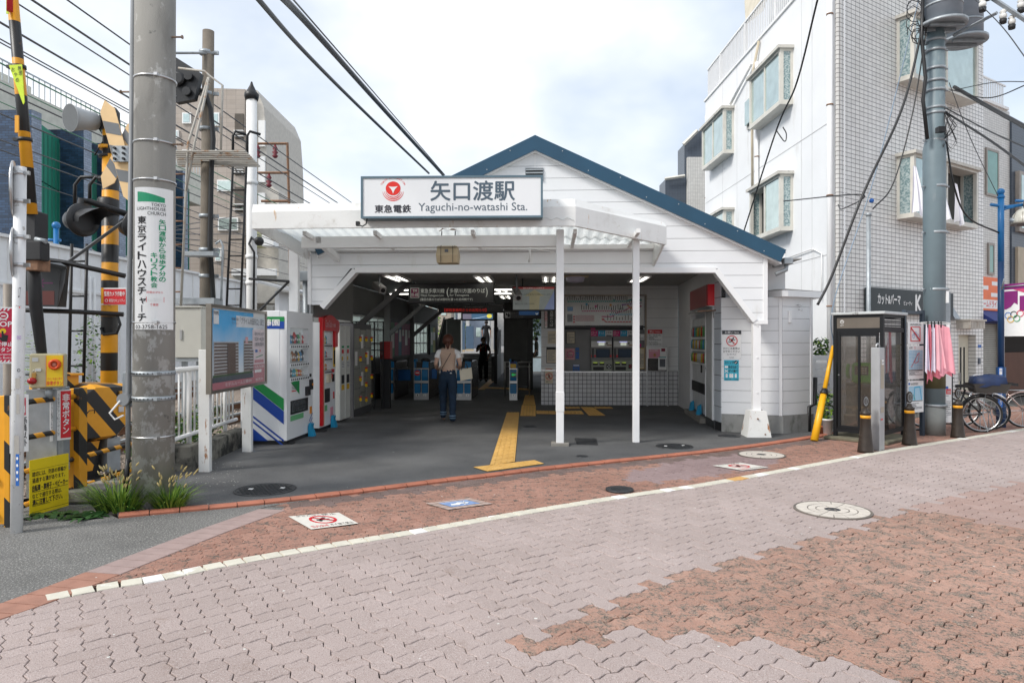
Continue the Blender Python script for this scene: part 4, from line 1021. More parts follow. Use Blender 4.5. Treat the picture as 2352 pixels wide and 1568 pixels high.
pL=S.loc(Vector(((676-CX)*10.98/FP,10.98,0)));mb=MB(white);mb.box(pL.x-.075,pL.x+.075,pL.y-.045,pL.y+.045,.012,z0[2]+.02,.006);cn.part(mb,'post')
mb=MB(steel);q_=S.loc(W(703,650,11.35));mb.tube([(q_.x,q_.y,.6),(q_.x,q_.y,2.5)],.055,12);mb.box(q_.x-.12,q_.x+.08,q_.y-.1,q_.y+.1,2.5,2.66,.01);st.part(mb,'downpipe')
sgv=S.loc(W(1037,450,9.16)).y
sf=Fr(*S.w((0,sgv,0)).xy,-.03)
ax,bx=sf.hit(829,405,0),sf.hit(1247,499,0);tz=(sf.hit(829,405,0)[1]+sf.hit(1246,403,0)[1])/2;bz=(sf.hit(829,503,0)[1]+sf.hit(1246,499,0)[1])/2
t=Thing('station_name_sign','long white station name sign with a grey frame on the canopy edge','sign',sf,((ax[0]+bx[0])/2,0,bz))
fg=mat('blue grey frame',(.10,.16,.20),.4,var=.1,dirt=[((.35,.36,.36),20,.68,.74)])
mb=MB(fg);e=.028
for q in((ax[0],bx[0],tz-e,tz),(ax[0],bx[0],bz,bz+e),(ax[0],ax[0]+e,bz+e,tz-e),(bx[0]-e,bx[0],bz+e,tz-e)):mb.box(q[0],q[1],-.012,.02,q[2],q[3])
mb.box(ax[0]+.004,bx[0]-.004,.02,.22,bz+.004,tz-.004);t.part(mb,'frame')
mb=MB(mat('white sign acrylic',(.78,.79,.80),.25,var=.01));mb.box(ax[0]+e,bx[0]-e,0,.019,bz+e,tz-e);mb.pl=vplane(0);X=lambda x:sf.hit(x,450,0)[0];Z=lambda y:sf.hit(1037,y,0)[1]
slate=mat('slate letters',(.075,.11,.145),.5,var=.02);rl=mat('red letters',(.72,.02,.012),.45,var=.02)
mb.m(slate);mb.text('矢口渡駅',X(989),Z(461),X(1182),Z(416),1,bold=.018,res=3);mb.text('Yaguchi-no-watashi Sta.',X(961),Z(490),X(1211),Z(466),1,res=3);mb.m(mat('dark letters',(.02,.02,.03),.5));mb.text('東急電鉄',X(861),Z(488),X(944),Z(470),1,bold=.022,res=3)
cx,cy=X(903),Z(438);r_=X(928)-cx
mb.m(rl);mb.ell(cx,cy+.01*0+Z(432)-cy,X(920)-cx,Z(416)-Z(432),1,40)
mb.m(paper);cy2=Z(432);k=X(914)-cx
tri_=[]
for(x0,y0,x1,y1)in((-1.0,.45,1.0,.45),(1.0,.45,0,-1.15),(0,-1.15,-1.0,.45)):
 for j in range(6):
  tt=j/6;mx_=(x0+x1)/2*.45;my_=(y0+y1)/2*.45-.02
  tri_.append((cx+k*((1-tt)**2*x0+2*tt*(1-tt)*mx_+tt*tt*x1),cy2+k*.98*((1-tt)**2*y0+2*tt*(1-tt)*my_+tt*tt*y1)))
for j in range(len(tri_)):mb.pg([(cx,cy2+k*.0),tri_[j],tri_[(j+1)%len(tri_)]],2)
mb.m(rl)
for rr_,yy in((1.0,0),(1.22,-.08),(1.44,-.16)):
 a_=(X(922)-cx)*rr_*.9;b_=(Z(416)-Z(432))*rr_*1.1
 for j in range(24):
  p0,p1=R(188+j*164/24),R(188+(j+1)*164/24);tk_=lambda p:.011*math.sin((p-R(180)))+.0015
  f1=lambda p,d:(cx+(a_+d)*math.cos(p),Z(436)+(b_+d)*math.sin(p))
  mb.pg([f1(p0,0),f1(p1,0),f1(p1,-tk_(p1)),f1(p0,-tk_(p0))],1)
s_='TOKYU CORPORATION'
for j,ch in enumerate(s_):
 if ch==' ':continue
 an=R(150-j*120/16);g=text_geo(ch);sc=.034;rad=.168
 old=mb.pl;ox,oy=cx+rad*math.cos(an),Z(438)+rad*math.sin(an);c_,s2=math.cos(an-R(90)),math.sin(an-R(90))
 mb.pl=lambda x,y,l:vplane(0)(ox+x*c_-y*s2,oy+x*s2+y*c_,l)
 w_=(g[3]-g[2])*sc;mb.text(ch,-w_/2,0,w_/2,(g[5]-g[4])*sc,1);mb.pl=old
t.part(mb,'sign_face')
mb=MB(black);u,w=sf.hit(822,515,0);mb.box(u-.03,u+.02,-.005,.05,w-.02,w+.04,.004);mb.tube([(u,.0,w),(u+.06,.0,w-.03),(u+.11,.0,w),(u+.12,.02,bz)],.010,8);t.part(mb,'cable')
tn=mat('beige plastic box',(.50,.40,.25),.5,dirt=[((.3,.15,.08),30,.68,.72)])
hb0,hb1=S.hit(1003,566,-1.05),S.hit(1053,604,-1.05)
t=Thing('hanging_box','beige box with a sloped front hanging under the canopy beam','speaker box',S,((hb0[0]+hb1[0])/2,-1.05,hb1[1]))  # speaker box under the beam, no lamp in it
mb=MB(tn);a0,a1,q0,q1=hb0[0],hb1[0],hb1[1],hb0[1]
mb.add([(a0+.01,-1.1,q0),(a1-.01,-1.1,q0),(a1-.01,-.86,q0),(a0+.01,-.86,q0),(a0,-1.13,q0+.11),(a1,-1.13,q0+.11),(a1,-.84,q0+.11),(a0,-.84,q0+.11),(a0+.02,-1.10,q1),(a1-.02,-1.10,q1),(a1-.02,-.86,q1),(a0+.02,-.86,q1)],[(3,2,1,0),(8,9,10,11)]+[(i+o,(i+1)%4+o,(i+1)%4+4+o,i+4+o)for o in(0,4)for i in range(4)])
mb.m(inkg);mb.box((a0+a1)/2-.03,(a0+a1)/2+.02,-1.132,-1.12,q0+.15,q0+.19);t.part(mb,'body')
mb=MB(black);[mb.tube([(u,-1.0,q1),(u,-.98,q1+.06),(u,-.95,q1+.24)],.008,6)for u in(a0+.06,a1-.06)];mb.box(a0+.01,a1-.01,-1.14,-1.13,q1-.03,q1-.02);mb.box(a0+.07,a0+.075,-1.135,-1.12,q0,q1);mb.box(a1-.075,a1-.07,-1.135,-1.12,q0,q1);t.part(mb,'bracket')
mb=MB(mat('brown twine',(.2,.1,.05),.8));mb.tube([(a0+.02,-.96,q1+.24),(a0+.09,-1.02,q1+.27),(a1-.09,-1.02,q1+.25),(a1,-.96,q1+.26)],.012,6);t.part(mb,'tie')
# ================================================================ HALL CONTENTS
def SY(px,py):return S.g(px,py)
lampm=NT('fluorescent tube');lampm.b.inputs['Emission Color'].default_value=(1,.97,.88,1);lampm.b.inputs['Emission Strength'].default_value=2.6;lampm.b.inputs['Base Color'].default_value=(.9,.9,.9,1);lampm=lampm.m
def troffer(u,v,label,w=.34,L=1.2):
 t=Thing('ceiling_light',label,'ceiling light',S,(u,v,cw),'lit twin tube ceiling lights')
 mb=MB(trimw);z=cw-.006
 for q in((u-w/2,u-w/2+.03,v,v+L),(u+w/2-.03,u+w/2,v,v+L),(u-w/2+.03,u+w/2-.03,v,v+.03),(u-w/2+.03,u+w/2-.03,v+L-.03,v+L),(u-.02,u+.02,v+.03,v+L-.03)):mb.box(*q,z-.03,z)
 t.part(mb,'housing')
 for k in(-1,1):
  mb=MB(lampm);mb.cyl((u+k*w*.25,v+.05,z-.018),(u+k*w*.25,v+L-.05,z-.018),.016,n=8);t.part(mb,'tube')
def ceil_at(px,py):
 Y=(cw-EYE)*FP/(CY-py);q=S.loc(W(px,py,Y));return q.x,q.y
for(px,py),lb in(((897,630),'leftmost ceiling light near the hall entrance'),((1106,632),'ceiling light right above the dark platform direction sign'),((1263,632),'ceiling light beside the first white canopy post'),((1477,632),'rightmost ceiling light near the hall entrance'),((1148,659),'small far ceiling light between the direction sign and the screen'),((1158,677),'smallest far ceiling light seen just right of the direction sign')):
 u,v=ceil_at(px,py);troffer(u,v,lb)
def striplight(px0,px1,py,label):
 u0,v=ceil_at(px0,py);u1,_=ceil_at(px1,py)
 t=Thing('ceiling_light',label,'ceiling light',S,((u0+u1)/2,v,cw),'lit strip lights across the hall ceiling')
 mb=MB(trimw);mb.box(u0,u1,v-.05,v+.05,cw-.05,cw-.006);t.part(mb,'housing');mb=MB(lampm);mb.cyl((u0+.03,v,cw-.06),(u1-.03,v,cw-.06),.014,n=8);t.part(mb,'tube')
for a,b,y,l in((905,1185,660.5,'nearer long strip light behind the dark direction sign'),(893,1178,670,'farther long strip light behind the dark direction sign')):striplight(a,b,y,l)
u,v=ceil_at(1322,632);mb=MB(mat('lilac plastic cover',(.50,.48,.60),.4));mb.lathe((u,v+.2,cw-.13),[(.05,0),(.17,.02),(.19,.10),(.19,.12)],16);mb.m(tn);mb.box(u-.26,u+.26,v,v+.4,cw-.02,cw-.006)
solo(mb,'ceiling_fan_unit','pale lilac round ceiling unit on a beige board beside the white post','ceiling unit',S)
def hanging(name,label,cat,px,Y,art,face=dgrey,th=.12,rods=(),sub='face',frame=blackm,group=None):
 a=S.loc(W((px[0]+px[2])/2,700,Y));v=a.y
 A,B=S.hit(px[0],px[1],v),S.hit(px[2],px[3],v)
 t=Thing(name,label,cat,S,((A[0]+B[0])/2,v,B[1]),group)
 mb=MB(frame);mb.box(A[0],B[0],v,v+th,B[1],A[1],.006);t.part(mb,'casing')
 mb=MB(face);mb.box(A[0]+.02,B[0]-.02,v-.006,v-.0005,B[1]+.02,A[1]-.02);mb.pl=vplane(v-.006)
 X=lambda x:S.hit(x,700,v)[0];Z=lambda y:S.hit(1176,y,v)[1]
 art(mb,X,Z);t.part(mb,sub)
 if rods:
  mb=MB(frame)
  for r in rods:mb.cyl((X(r),v+th/2,A[1]),(X(r),v+th/2,cw),.012,n=6)
  t.part(mb,'hanger')
 return t,v,X,Z
signw=mat('dim lit white letters',(.62,.64,.58),.5,emit=.18)
tmm=colr('maroon tile',(.20,.012,.07))
def a1(mb,X,Z):
 mb.m(signw);mb.text('東急多摩川線',X(966),Z(672.5),X(1021),Z(662));mb.text('Tōkyū Tamagawa Line',X(966),Z(681.5),X(1019),Z(675));mb.text('(',X(1026),Z(682),X(1031),Z(660));mb.text('多摩川方面のりば',X(1033),Z(672.5),X(1114),Z(662));mb.text('for Tamagawa',X(1033),Z(681),X(1077),Z(675));mb.text(')',X(1116),Z(682),X(1120),Z(660));mb.text('(蒲田方面のりばは踏切を渡った反対側です)',X(965),Z(691),X(1086),Z(684))
 mb.m(signw);mb.rect(X(943.2),Z(683),X(962.8),Z(660.5),1);mb.m(tmm);mb.rect(X(944),Z(682.2),X(962),Z(661.3),2);mb.m(signw);mb.text('TM',X(948),Z(670),X(958),Z(664),3);mb.text('01-05',X(945.5),Z(679.5),X(960.5),Z(672.5),3)
hanging('direction_sign','dark hanging platform direction sign with a maroon line number tile','sign',(938,651,1135,697),14.6,a1,rods=(950,1125))
ledm=mat('red led dots',(.45,.02,.015),.5,emit=.4)
def a2(mb,X,Z):
 mb.m(mat('dim print',(.20,.20,.19),.6));mb.text('ごあんない Information',X(1063),Z(706),X(1110),Z(702.5));mb.m(ledm);mb.text('【都税事務所からのお知らせ】',X(1021),Z(715.5),X(1117),Z(708))
hanging('led_sign','black hanging display with a line of red glowing letters','display',(1007,700,1156,718),17.2,a2,face=blackm,rods=(1040,1120))
def a3(mb,X,Z):
 mb.m(mat('screen lilac',(.30,.28,.38),.3,emit=.3));mb.rect(X(1063),Z(732.5),X(1083),Z(720.5));mb.m(mat('screen blue',(.10,.22,.38),.3,emit=.3));mb.rect(X(1083),Z(732.5),X(1132),Z(720.5));mb.m(mat('screen white',(.6,.7,.8),.3,emit=.5));mb.pg([(X(1085),Z(731)),(X(1110),Z(728)),(X(1125),Z(724)),(X(1100),Z(730)),(X(1086),Z(732))],2);mb.m(mat('screen yellow',(.75,.65,.1),.3,emit=.6));mb.ell(X(1124),Z(725.5),.07,.055,3)
hanging('screen','small wide screen with a yellow shape hanging below the red letter display','display',(1059,718.5,1136,736),18.5,a3,face=blackm,rods=(1080,1115))
def a4(mb,X,Z):
 mb.m(mat('screen grey green',(.17,.19,.18),.25,emit=.20));mb.rect(X(1178.5),Z(711),X(1273),Z(664));mb.m(mat('screen red bar',(.22,.03,.03),.3,emit=.2));mb.rect(X(1178.5),Z(664),X(1273),Z(659.5),1);mb.m(mat('screen amber',(.22,.20,.12),.3,emit=.22));mb.pg([(X(1205),Z(680)),(X(1216),Z(680)),(X(1216),Z(711)),(X(1238),Z(711)),(X(1240),Z(680)),(X(1250),Z(680)),(X(1228),Z(665))],2)
 mb.m(mat('screen blue grey',(.12,.15,.26),.3,emit=.25));mb.pg([(X(1250),Z(711)),(X(1273),Z(711)),(X(1273),Z(668))],1.5);mb.m(ink);mb.text('迎えていただきますようお願いいたします。',X(1188),Z(678),X(1266),Z(674.5),3);mb.text('電車やバスをご利用になる時は。',X(1183),Z(699.5),X(1228),Z(696),3);mb.m(signw);mb.text('国土交通省からのお知らせ',X(1202),Z(663.2),X(1250),Z(660.6),3)
hanging('screen','large television screen with a red top bar left of the route map','display',(1176.5,657,1275.5,713.5),14.0,a4,face=blackm,rods=(1200,1250))
def a5(mb,X,Z):
 mb.m(mat('dim pictogram',(.34,.34,.33),.5,emit=.05));mb.rect(X(1160),Z(730),X(1172),Z(717));mb.m(ink);mb.ell(X(1168.5),Z(720),.02,l=2);mb.rect(X(1166),Z(728),X(1171),Z(722),2);mb.rect(X(1162),Z(724),X(1165.5),Z(719),2)
 mb.m(mat('dim print',(.20,.20,.19)));mb.text('ICカード',X(1174),Z(722),X(1194),Z(717));mb.text('Recharge IC Card',X(1174),Z(726),X(1202),Z(723.6));mb.text('ICチャージ (IC残高)',X(1174),Z(730),X(1202),Z(727.6));mb.m(mat('dim blue',(.02,.07,.18),.4,emit=.2));mb.rect(X(1192),Z(723.5),X(1238),Z(714.5),1);mb.m(signw);mb.pg([(X(1229),Z(719)),(X(1231),Z(719)),(X(1233),Z(721)),(X(1235),Z(719)),(X(1237),Z(719)),(X(1233),Z(723))],2)
hanging('direction_sign','dark hanging card recharge sign with a blue section below the television screen','sign',(1156,713.8,1243,732),16.6,a5,rods=(1175,1225))
for(px,py),lab,Yc,dx in(((871,660),'white security camera hanging at the left of the hall ceiling',13.4,1),((1187,676),'white security camera hanging in front of the television screen',13.3,.3)):
 p=S.loc(W(px,py,Yc));t=Thing('security_camera',lab,'security camera',S,(p.x,p.y,p.z))
 mb=MB(steel);mb.cyl((p.x,p.y,p.z+.05),(p.x,p.y,cw),.018,n=8);t.part(mb,'bracket')
 mb=MB(mat('camera housing',(.48,.48,.47),.4));d=Vector((dx*.16,-.22,-.10)).normalized();a=Vector((p.x,p.y,p.z))
 s_=d.cross(Vector((0,0,1))).normalized();up=s_.cross(d)
 P=[]
 for k in(-.2,.2):
  c=a+d*k
  for(i,j)in((-1,-1),(1,-1),(1,1),(-1,1)):P.append(c+s_*i*.07+up*j*.06)
 mb.add(P,[(3,2,1,0),(4,5,6,7),(0,1,5,4),(1,2,6,5),(2,3,7,6),(3,0,4,7)]);mb.m(black);c=a+d*.205;mb.cyl(c,c+d*.01,.045,n=12);t.part(mb,'housing')
gblue=mat('gate blue panel',(.01,.19,.44),.35,var=.04)
gbody=mat('dark gate side',(.06,.05,.045),.25,var=.2)
def gate(u0,u1,vf,label,parts=('full',),nums='12',L=1.9,left_only=False):
 t=Thing('ticket_gate',label,'ticket gate',S,((u0+u1)/2,vf,.012),'ticket gates')
 w=u1-u0
 mb=MB(gbody);mb.box(u0+.01,u1-.01,vf+.03,vf+L,.012,.78,.01);mb.box(u0+.01,u1-.01,vf+.15,vf+L-.15,.78,.98,.02);t.part(mb,'cabinet')
 mb=MB(alu);mb.box(u0,u1,vf,vf+.03,.012,.20);mb.box(u0,u1,vf-.004,vf+.03,.44,.50);mb.box(u0,u1,vf,vf+.05,.79,.82);mb.box(u0,u0+.012,vf-.002,vf+.03,.2,.98);mb.box(u1-.012,u1,vf-.002,vf+.03,.2,.79)
 if w>.3:mb.box((u0+u1)/2-.006,(u0+u1)/2+.006,vf-.003,vf+.03,.1,.8)
 t.part(mb,'front_frame')
 n=2 if w>.3 else 1;k=w/n
 for i in range(n):
  a,b=u0+k*i+.02,u0+k*(i+1)-.02
  mb=MB(gblue);mb.smooth=True
  pr=[(.78,0),(.70,.012),(.6,.018),(.51,.006)]
  for(z1_,d1),(z2_,d2)in zip(pr,pr[1:]):mb.quad((a,vf-.01-d1,z1_),(b,vf-.01-d1,z1_),(b,vf-.01-d2,z2_),(a,vf-.01-d2,z2_))
  mb.quad((a,vf-.012,.42),(b,vf-.012,.42),(b,vf-.008,.18),(a,vf-.008,.18));t.part(mb,'panel')
 mb=MB(gblue);mb.prism([(u1-w*.45,vf+.02,.83),(u1-.01,vf+.02,.83),(u1-.01,vf+.02,.98),(u1-w*.4,vf+.02,1.0)],(0,.04,0));mb.box(u0,u0+.035,vf,vf+.35,.82,1.05,.004);t.part(mb,'reader')
 mb=MB(blackm);mb.m(blackm);mb.lathe(((u0+u1)/2+.05,vf+.35,.98),[(.13,0),(.12,.05),(.05,.085)],12);t.part(mb,'sensor_hood')
 mb=MB(paper);mb.pl=vplane(vf-.005)
 for i,ch in enumerate(nums):
  c=u0+k*(i+.5)if n>1 else(u0+u1)/2
  mb.m(paper);mb.ell(c,.135,.04,l=1);mb.m(ink);mb.text(ch,c-.012,.11,c+.012,.16,2)
 t.part(mb,'lane_number')
 return t
U=lambda px,vf:S.hit(px,900,vf)[0]
vg=SY(960,919)[1]
g_a=gate(U(874,vg),U(905,vg),vg,'ticket gate beside the red box at the left wall',nums='1')
g_b=gate(U(950.5,vg),U(984.5,vg),vg,'ticket gate with a no entry disc left of the woman',nums='12')
mb=MB(red);mb.pl=vplane(vg-.028);c=U(959,vg);mb.ell(c,.70,.07,l=1);mb.m(paper);mb.rect(c-.05,.69,c+.05,.715,2);g_b.part(mb,'no_entry_disc')
g_c=gate(U(1048,vg),U(1082.5,vg),vg,'ticket gate partly hidden behind the woman in the beige vest',nums='23')
g_d=gate(U(1170,vg),U(1188,vg),vg,'narrow ticket gate with a green arrow right of the stairs',nums='3',L=1.2)
mb=MB(mat('amber panel',(.65,.40,.02),.4));u=U(1172,vg);mb.box(u,u+.15,vf_ if False else vg-.012,vg+.02,.83,.93);mb.m(colr('navy bar',(.02,.03,.2)));mb.box(u,u+.15,vg-.010,vg+.02,.94,.98)
mb.m(mat('arrow field',(.12,.14,.12),.4));mb.pl=vplane(vg-.032);c=U(1180,vg);mb.rect(c-.07,.6,c+.07,.72,1);mb.m(mat('green arrow',(.02,.40,.10),.4,emit=.35));mb.pg([(c-.06,.66),(c-.01,.71),(c-.01,.675),(c+.05,.675),(c+.05,.645),(c-.01,.645),(c-.01,.61)],2);g_d.part(mb,'arrow_display')
for g,a,b,z0_,z1_ in((g_a,907,938,.47,.76),(g_b,920,949,.47,.76),(g_b,986,1008,.52,.78),(g_c,1040,1047,.5,.7)):
 mb=MB(mat('gate flap blue',(.008,.12,.38),.35));mb.box(U(a,vg+.9),U(b,vg+.9),vg+.55,vg+.58,z0_,z1_,.012);g.part(mb,'flap')
ubx=ul+.02
mb=MB(mat('dull red cabinet',(.35,.02,.02),.4));a=S.loc(W(872,822,15.2));b=S.loc(W(896,784,15.2));mb.box(a.x,b.x,a.y,a.y+.25,a.z-.02,b.z,.008);mb.m(blackm);mb.box(a.x+.02,b.x-.02,a.y+.05,a.y+.2,.012,a.z-.021)
solo(mb,'leaflet_cabinet','dull red cabinet on a dark stand in front of the left hall windows','cabinet',S)
for(v0,v1,lab,sd)in((8.0,10.9,'long case of colourful posters on the left hall wall',5),(14.7,15.9,'short far poster case on the left hall wall',9)):
 mb=MB(dgrey);mb.box(ul+.001,ul+.07,v0,v1,1.0,2.15,.005);mb.pl=uplane(ul+.07);rr=random.Random(sd);y=v0+.08
 while y<v1-.3:
  w=rr.uniform(.38,.6);mb.m(colr('poster tone %d'%rr.randrange(5),[(.35,.08,.18),(.10,.28,.42),(.42,.40,.14),(.40,.38,.36),(.12,.26,.16)][rr.randrange(5)]));mb.rect(y,1.08,min(y+w,v1-.05),2.05,1)
  mb.m(paper);mb.rect(y+.05,rr.uniform(1.3,1.8),min(y+w,v1-.05)-.05,1.86,2);y+=w+.03
 solo(mb,'poster_case',lab,'poster case',S)
t=Thing('folding_screen','black framed glazed screen behind the lockers at the left hall wall','partition',S,(-3.4,3.95,0))
mb=MB(blackm);
for i in range(5):mb.box(-3.85+i*.2,-3.83+i*.2,3.95,3.99,.012,1.95)
for z in(.8,1.3,1.93):mb.box(-3.85,-3.03,3.955,3.985,z,z+.02)
t.part(mb,'frame');mb=MB(glass('dark glass',(.05,.05,.05),.35));mb.box(-3.84,-3.04,3.965,3.972,.8,1.93);t.part(mb,'pane')
mb=MB(mat('dark lift wall',(.10,.10,.095),.5,var=.15));A=S.loc(W(1157,784,23));B=S.loc(W(1212,784,23));mb.box(A.x,B.x,A.y,A.y+3,0,2.8);st.part(mb,'lift_wall')
mb=MB(mat('dark pillar',(.035,.035,.035),.5));A=S.loc(W(1211,784,21));B=S.loc(W(1224,784,21));mb.box(A.x,B.x,A.y,A.y+.2,0,2.8);mb.box(S.loc(W(1135,784,24)).x,S.loc(W(1142,784,24)).x,13.0,13.15,0,2.8);st.part(mb,'pillar')
mb=MB(alu)
for py in(831,842):a=S.loc(W(1158,py,18.5));b=S.loc(W(1220,py,18.5));mb.cyl((a.x,a.y,a.z),(b.x,b.y,a.z),.018,n=8)
for px in(1160,1216):a=S.loc(W(px,800,18.5));mb.cyl((a.x,a.y,0),(a.x,a.y,.95),.02,n=8)
solo(mb,'handrail','double steel handrail across the passage right of the green arrow gate','handrail',S)
vs0=SY(1090,871)[1];us0,us1=S.hit(1053,850,vs0)[0],S.hit(1136,850,vs0)[0]
mb=MB(mat('stair concrete',(.24,.235,.23),.8,var=.1));
for i in range(6):
 mb.m(MATS['stair concrete']);mb.box(us0,us1,vs0+i*.32,vs0+(i+1)*.32+.01,.0,(i+1)*.165);mb.m(mat('pale nosing',(.45,.45,.43),.6));mb.box(us0,us1,vs0+i*.32-.012,vs0+i*.32+.04,(i+1)*.165-.02,(i+1)*.165+.004)
solo(mb,'steps','steps with pale edges leading up to the platform behind the gates','steps',S)
mb=MB(mat('stair side wall',(.10,.10,.10),.6));mb.box(us1,us1+.12,vs0-1.6,vs0+.1,0,.95);mb.prism([(us1,vs0+.1,0),(us1,vs0+2.1,0),(us1,vs0+2.1,2.0),(us1,vs0+.1,.95)],(.12,0,0));mb.m(alu);mb.box(us1-.01,us1+.13,vs0-1.6,vs0+.1,.951,.975)
solo(mb,'low_wall','dark low wall with a steel cap beside the platform steps','wall',S)
vp=vs0+1.9;pz=.99
mb=MB(mat('platform surface',(.30,.29,.28),.8,var=.08));mb.box(-4.6,us1,vp,vp+50,.0,pz);mb.box(us1,6,vp+6,vp+50,0,pz);mb.m(mat('amber edge',(.6,.4,.05),.6));mb.box(us0+.2,us0+.8,vp-.003,vp+.02,pz-.1,pz-.02);mb.box(us1-.7,us1-.2,vp-.003,vp+.02,pz-.1,pz-.02)
struct(mb,'platform',S)
pw=mat('platform steelwork',(.55,.55,.54),.5)
def pcol(px,Y,w=.16,lab=''):
 a=S.loc(W(px,784,Y));mb=MB(pw);mb.box(a.x-w/2,a.x+w/2,a.y,a.y+w,pz,3.9,.01);mb.box(a.x-.9,a.x+.9,a.y+.03,a.y+.12,3.5,3.65);mb.prism([(a.x+w/2,a.y+.04,3.0),(a.x+w/2,a.y+.04,3.1),(a.x+.8,a.y+.04,3.6),(a.x+.8,a.y+.04,3.5)],(0,.06,0))
 solo(mb,'platform_column',lab,'column',S,'white steel columns on the platform')
pcol(1056,33,.2,'nearest white column on the platform, left of the black shirted climber');pcol(1074,40,.2,'second white column on the platform behind the blue grey panels');pcol(1131,36,.18,'white platform column right of the climber');pcol(1122,47,.18,'farthest white platform column right of the climber')
mb=MB(mat('platform roof',(.35,.35,.34),.6));mb.box(-1.7,3.6,vp+3,vp+45,3.66,3.8);solo(mb,'platform_roof','low canopy roof over the far platform','roof',S)
pfb=mat('blue grey barrier panel',(.07,.12,.19),.5)
for i,(a,b,Y,z)in enumerate(((1059,1068,34,1.45),(1070,1088,37,1.35),(1127,1134,38,1.3),(1134,1141,34,1.2))):
 A,B=S.loc(W(a,784,Y)),S.loc(W(b,784,Y));mb=MB(pfb);mb.box(A.x,B.x,A.y,A.y+.08,pz+.1,pz+z,.006);mb.m(tn);mb.box(A.x,B.x,A.y-.003,A.y+.07,pz,pz+.1)
 solo(mb,'platform_barrier',['nearest blue grey panel on the platform left of the climber','wider blue grey panel on the platform behind the climber','far blue grey panel right of the climber','rightmost blue grey platform panel beside the wall edge'][i],'barrier',S,'platform barrier panels')
A=S.loc(W(1030,784,24.5));mb=MB(mat('grey fence panel',(.22,.23,.22),.5));mb.box(A.x-.05,A.x+.42,A.y,A.y+.05,1.15,2.3);mb.m(paper);mb.box(A.x-.08,A.x-.051,A.y,A.y+.06,1.1,2.32);mb.box(A.x+.421,A.x+.45,A.y,A.y+.06,1.1,2.32)
solo(mb,'platform_fence','grey framed panel standing left of the platform steps','panel',S)
mb=MB(mat('grey fence panel',(.22,.23,.22)));A=S.loc(W(1002,800,28));B=S.loc(W(1020,735,28));mb.prism([(A.x,A.y,1.0),(B.x+.4,A.y,1.0),(B.x+.4,A.y,2.5),(B.x,A.y,2.4)],(0,.05,0));mb.m(paper);mb.prism([(A.x-.04,A.y-.02,1.1),(A.x+.03,A.y-.02,1.1),(B.x+.05,A.y-.02,2.5),(B.x-.02,A.y-.02,2.5)],(0,.08,0))
solo(mb,'stair_screen','sloping grey screen with a white edge beyond the left hall windows','panel',S)
mb=MB(mat('pale blue boards',(.45,.55,.60),.6));A=S.loc(W(1222,784,34));mb.box(A.x-.3,A.x+1.2,A.y,A.y+.1,0,3.2);solo(mb,'boarded_fence','pale blue boarded wall at the end of the right passage','wall',S)
# ---------------- vending machines and lockers
vm=mat('white vending steel',(.78,.79,.80),.3,var=.02)
um=-3.19
def drinks(mb,v0,v1,z0,z1,rows,n,seed):
 rr=random.Random(seed)
 for(a,b)in rows:
  L=(v1-v0)/n
  for k in range(n):
   h=(b-a)*rr.uniform(.6,.88);c=rr.choice([(.5,.03,.03),(.02,.2,.42),(.03,.30,.10),(.60,.40,.03),(.55,.55,.52),(.30,.12,.04),(.05,.35,.45),(.6,.2,.03),(.04,.04,.05)])
   mb.m(mat('can %.2f %.2f %.2f'%c,c,.3));cc=v0+L*(k+.5);r=L*.40
   mb.lathe((um-.09,cc,a),[(r*.9,0),(r,.01),(r,h*.78),(r*.55,h*.9),(r*.5,h)],8);mb.m(paper);mb.box(um-.09-r-.0,um-.09+r+.002,cc-r*.5,cc+r*.5,a+h*.3,a+h*.55)
def vending(v0,v1,ub,H,name,label,wcols=None):
 t=Thing('vending_machine',label,'vending machine',S,((um+ub)/2,(v0+v1)/2,0),'drink vending machines left of the hall')
 return t
M1a,M1b,H1=SY(662,1023)[1],SY(716,999)[1],1.83
H1=EYE+(CY-713)*S.w((um,M1a,0)).y/FP
t=vending(M1a,M1b,um-.67,H1,'v','white drink machine with green and blue stripes on its side')
mb=MB(vm);mb.box(um-.68,um-.10,M1a,M1b,.07,H1,.008)
wz0,wz1=.95,1.70;wv0,wv1=M1a+.13,M1b-.19
for q in((um-.10,um,M1a+.004,wv0,.07,H1-.004),(um-.10,um,wv1,M1b-.004,.07,H1-.004),(um-.10,um,wv0,wv1,.07,wz0),(um-.10,um,wv0,wv1,wz1,H1-.004)):mb.box(*q)
mb.pl=vplane(M1a);XX=lambda x:S.hit(x,800,M1a)[0];ZZ=lambda y:S.hit(600,y,M1a)[1]
gr=colr('stripe green',(.01,.25,.06));bl_=colr('stripe blue',(.01,.06,.34))
mb.m(gr);mb.rect(XX(575),ZZ(738),XX(653),ZZ(727),1);mb.m(bl_);mb.rect(XX(575),ZZ(755),XX(653),ZZ(738),1);mb.m(paper);mb.text('伊藤園',XX(586),ZZ(748),XX(642),ZZ(733),2,bold=.02)
xe,xl=652,557
mb.m(gr);mb.pg([(XX(xl),ZZ(848)),(XX(xe),ZZ(915)),(XX(xe),ZZ(943)),(XX(xl),ZZ(868))],1)
mb.m(bl_);mb.pg([(XX(xl),ZZ(869)),(XX(xe),ZZ(944)),(XX(xe),ZZ(974)),(XX(xl),ZZ(897))],1)
for a,b in((939,943),(951,955)):mb.pg([(XX(xl),ZZ(a-4)),(XX(xe),ZZ(a+70)),(XX(xe),ZZ(b+71)),(XX(xl),ZZ(b-3))],1)
mb.pg([(XX(xl),ZZ(963)),(XX(xl),ZZ(1012)),(XX(616),ZZ(1012))],1)
t.part(mb,'cabinet')
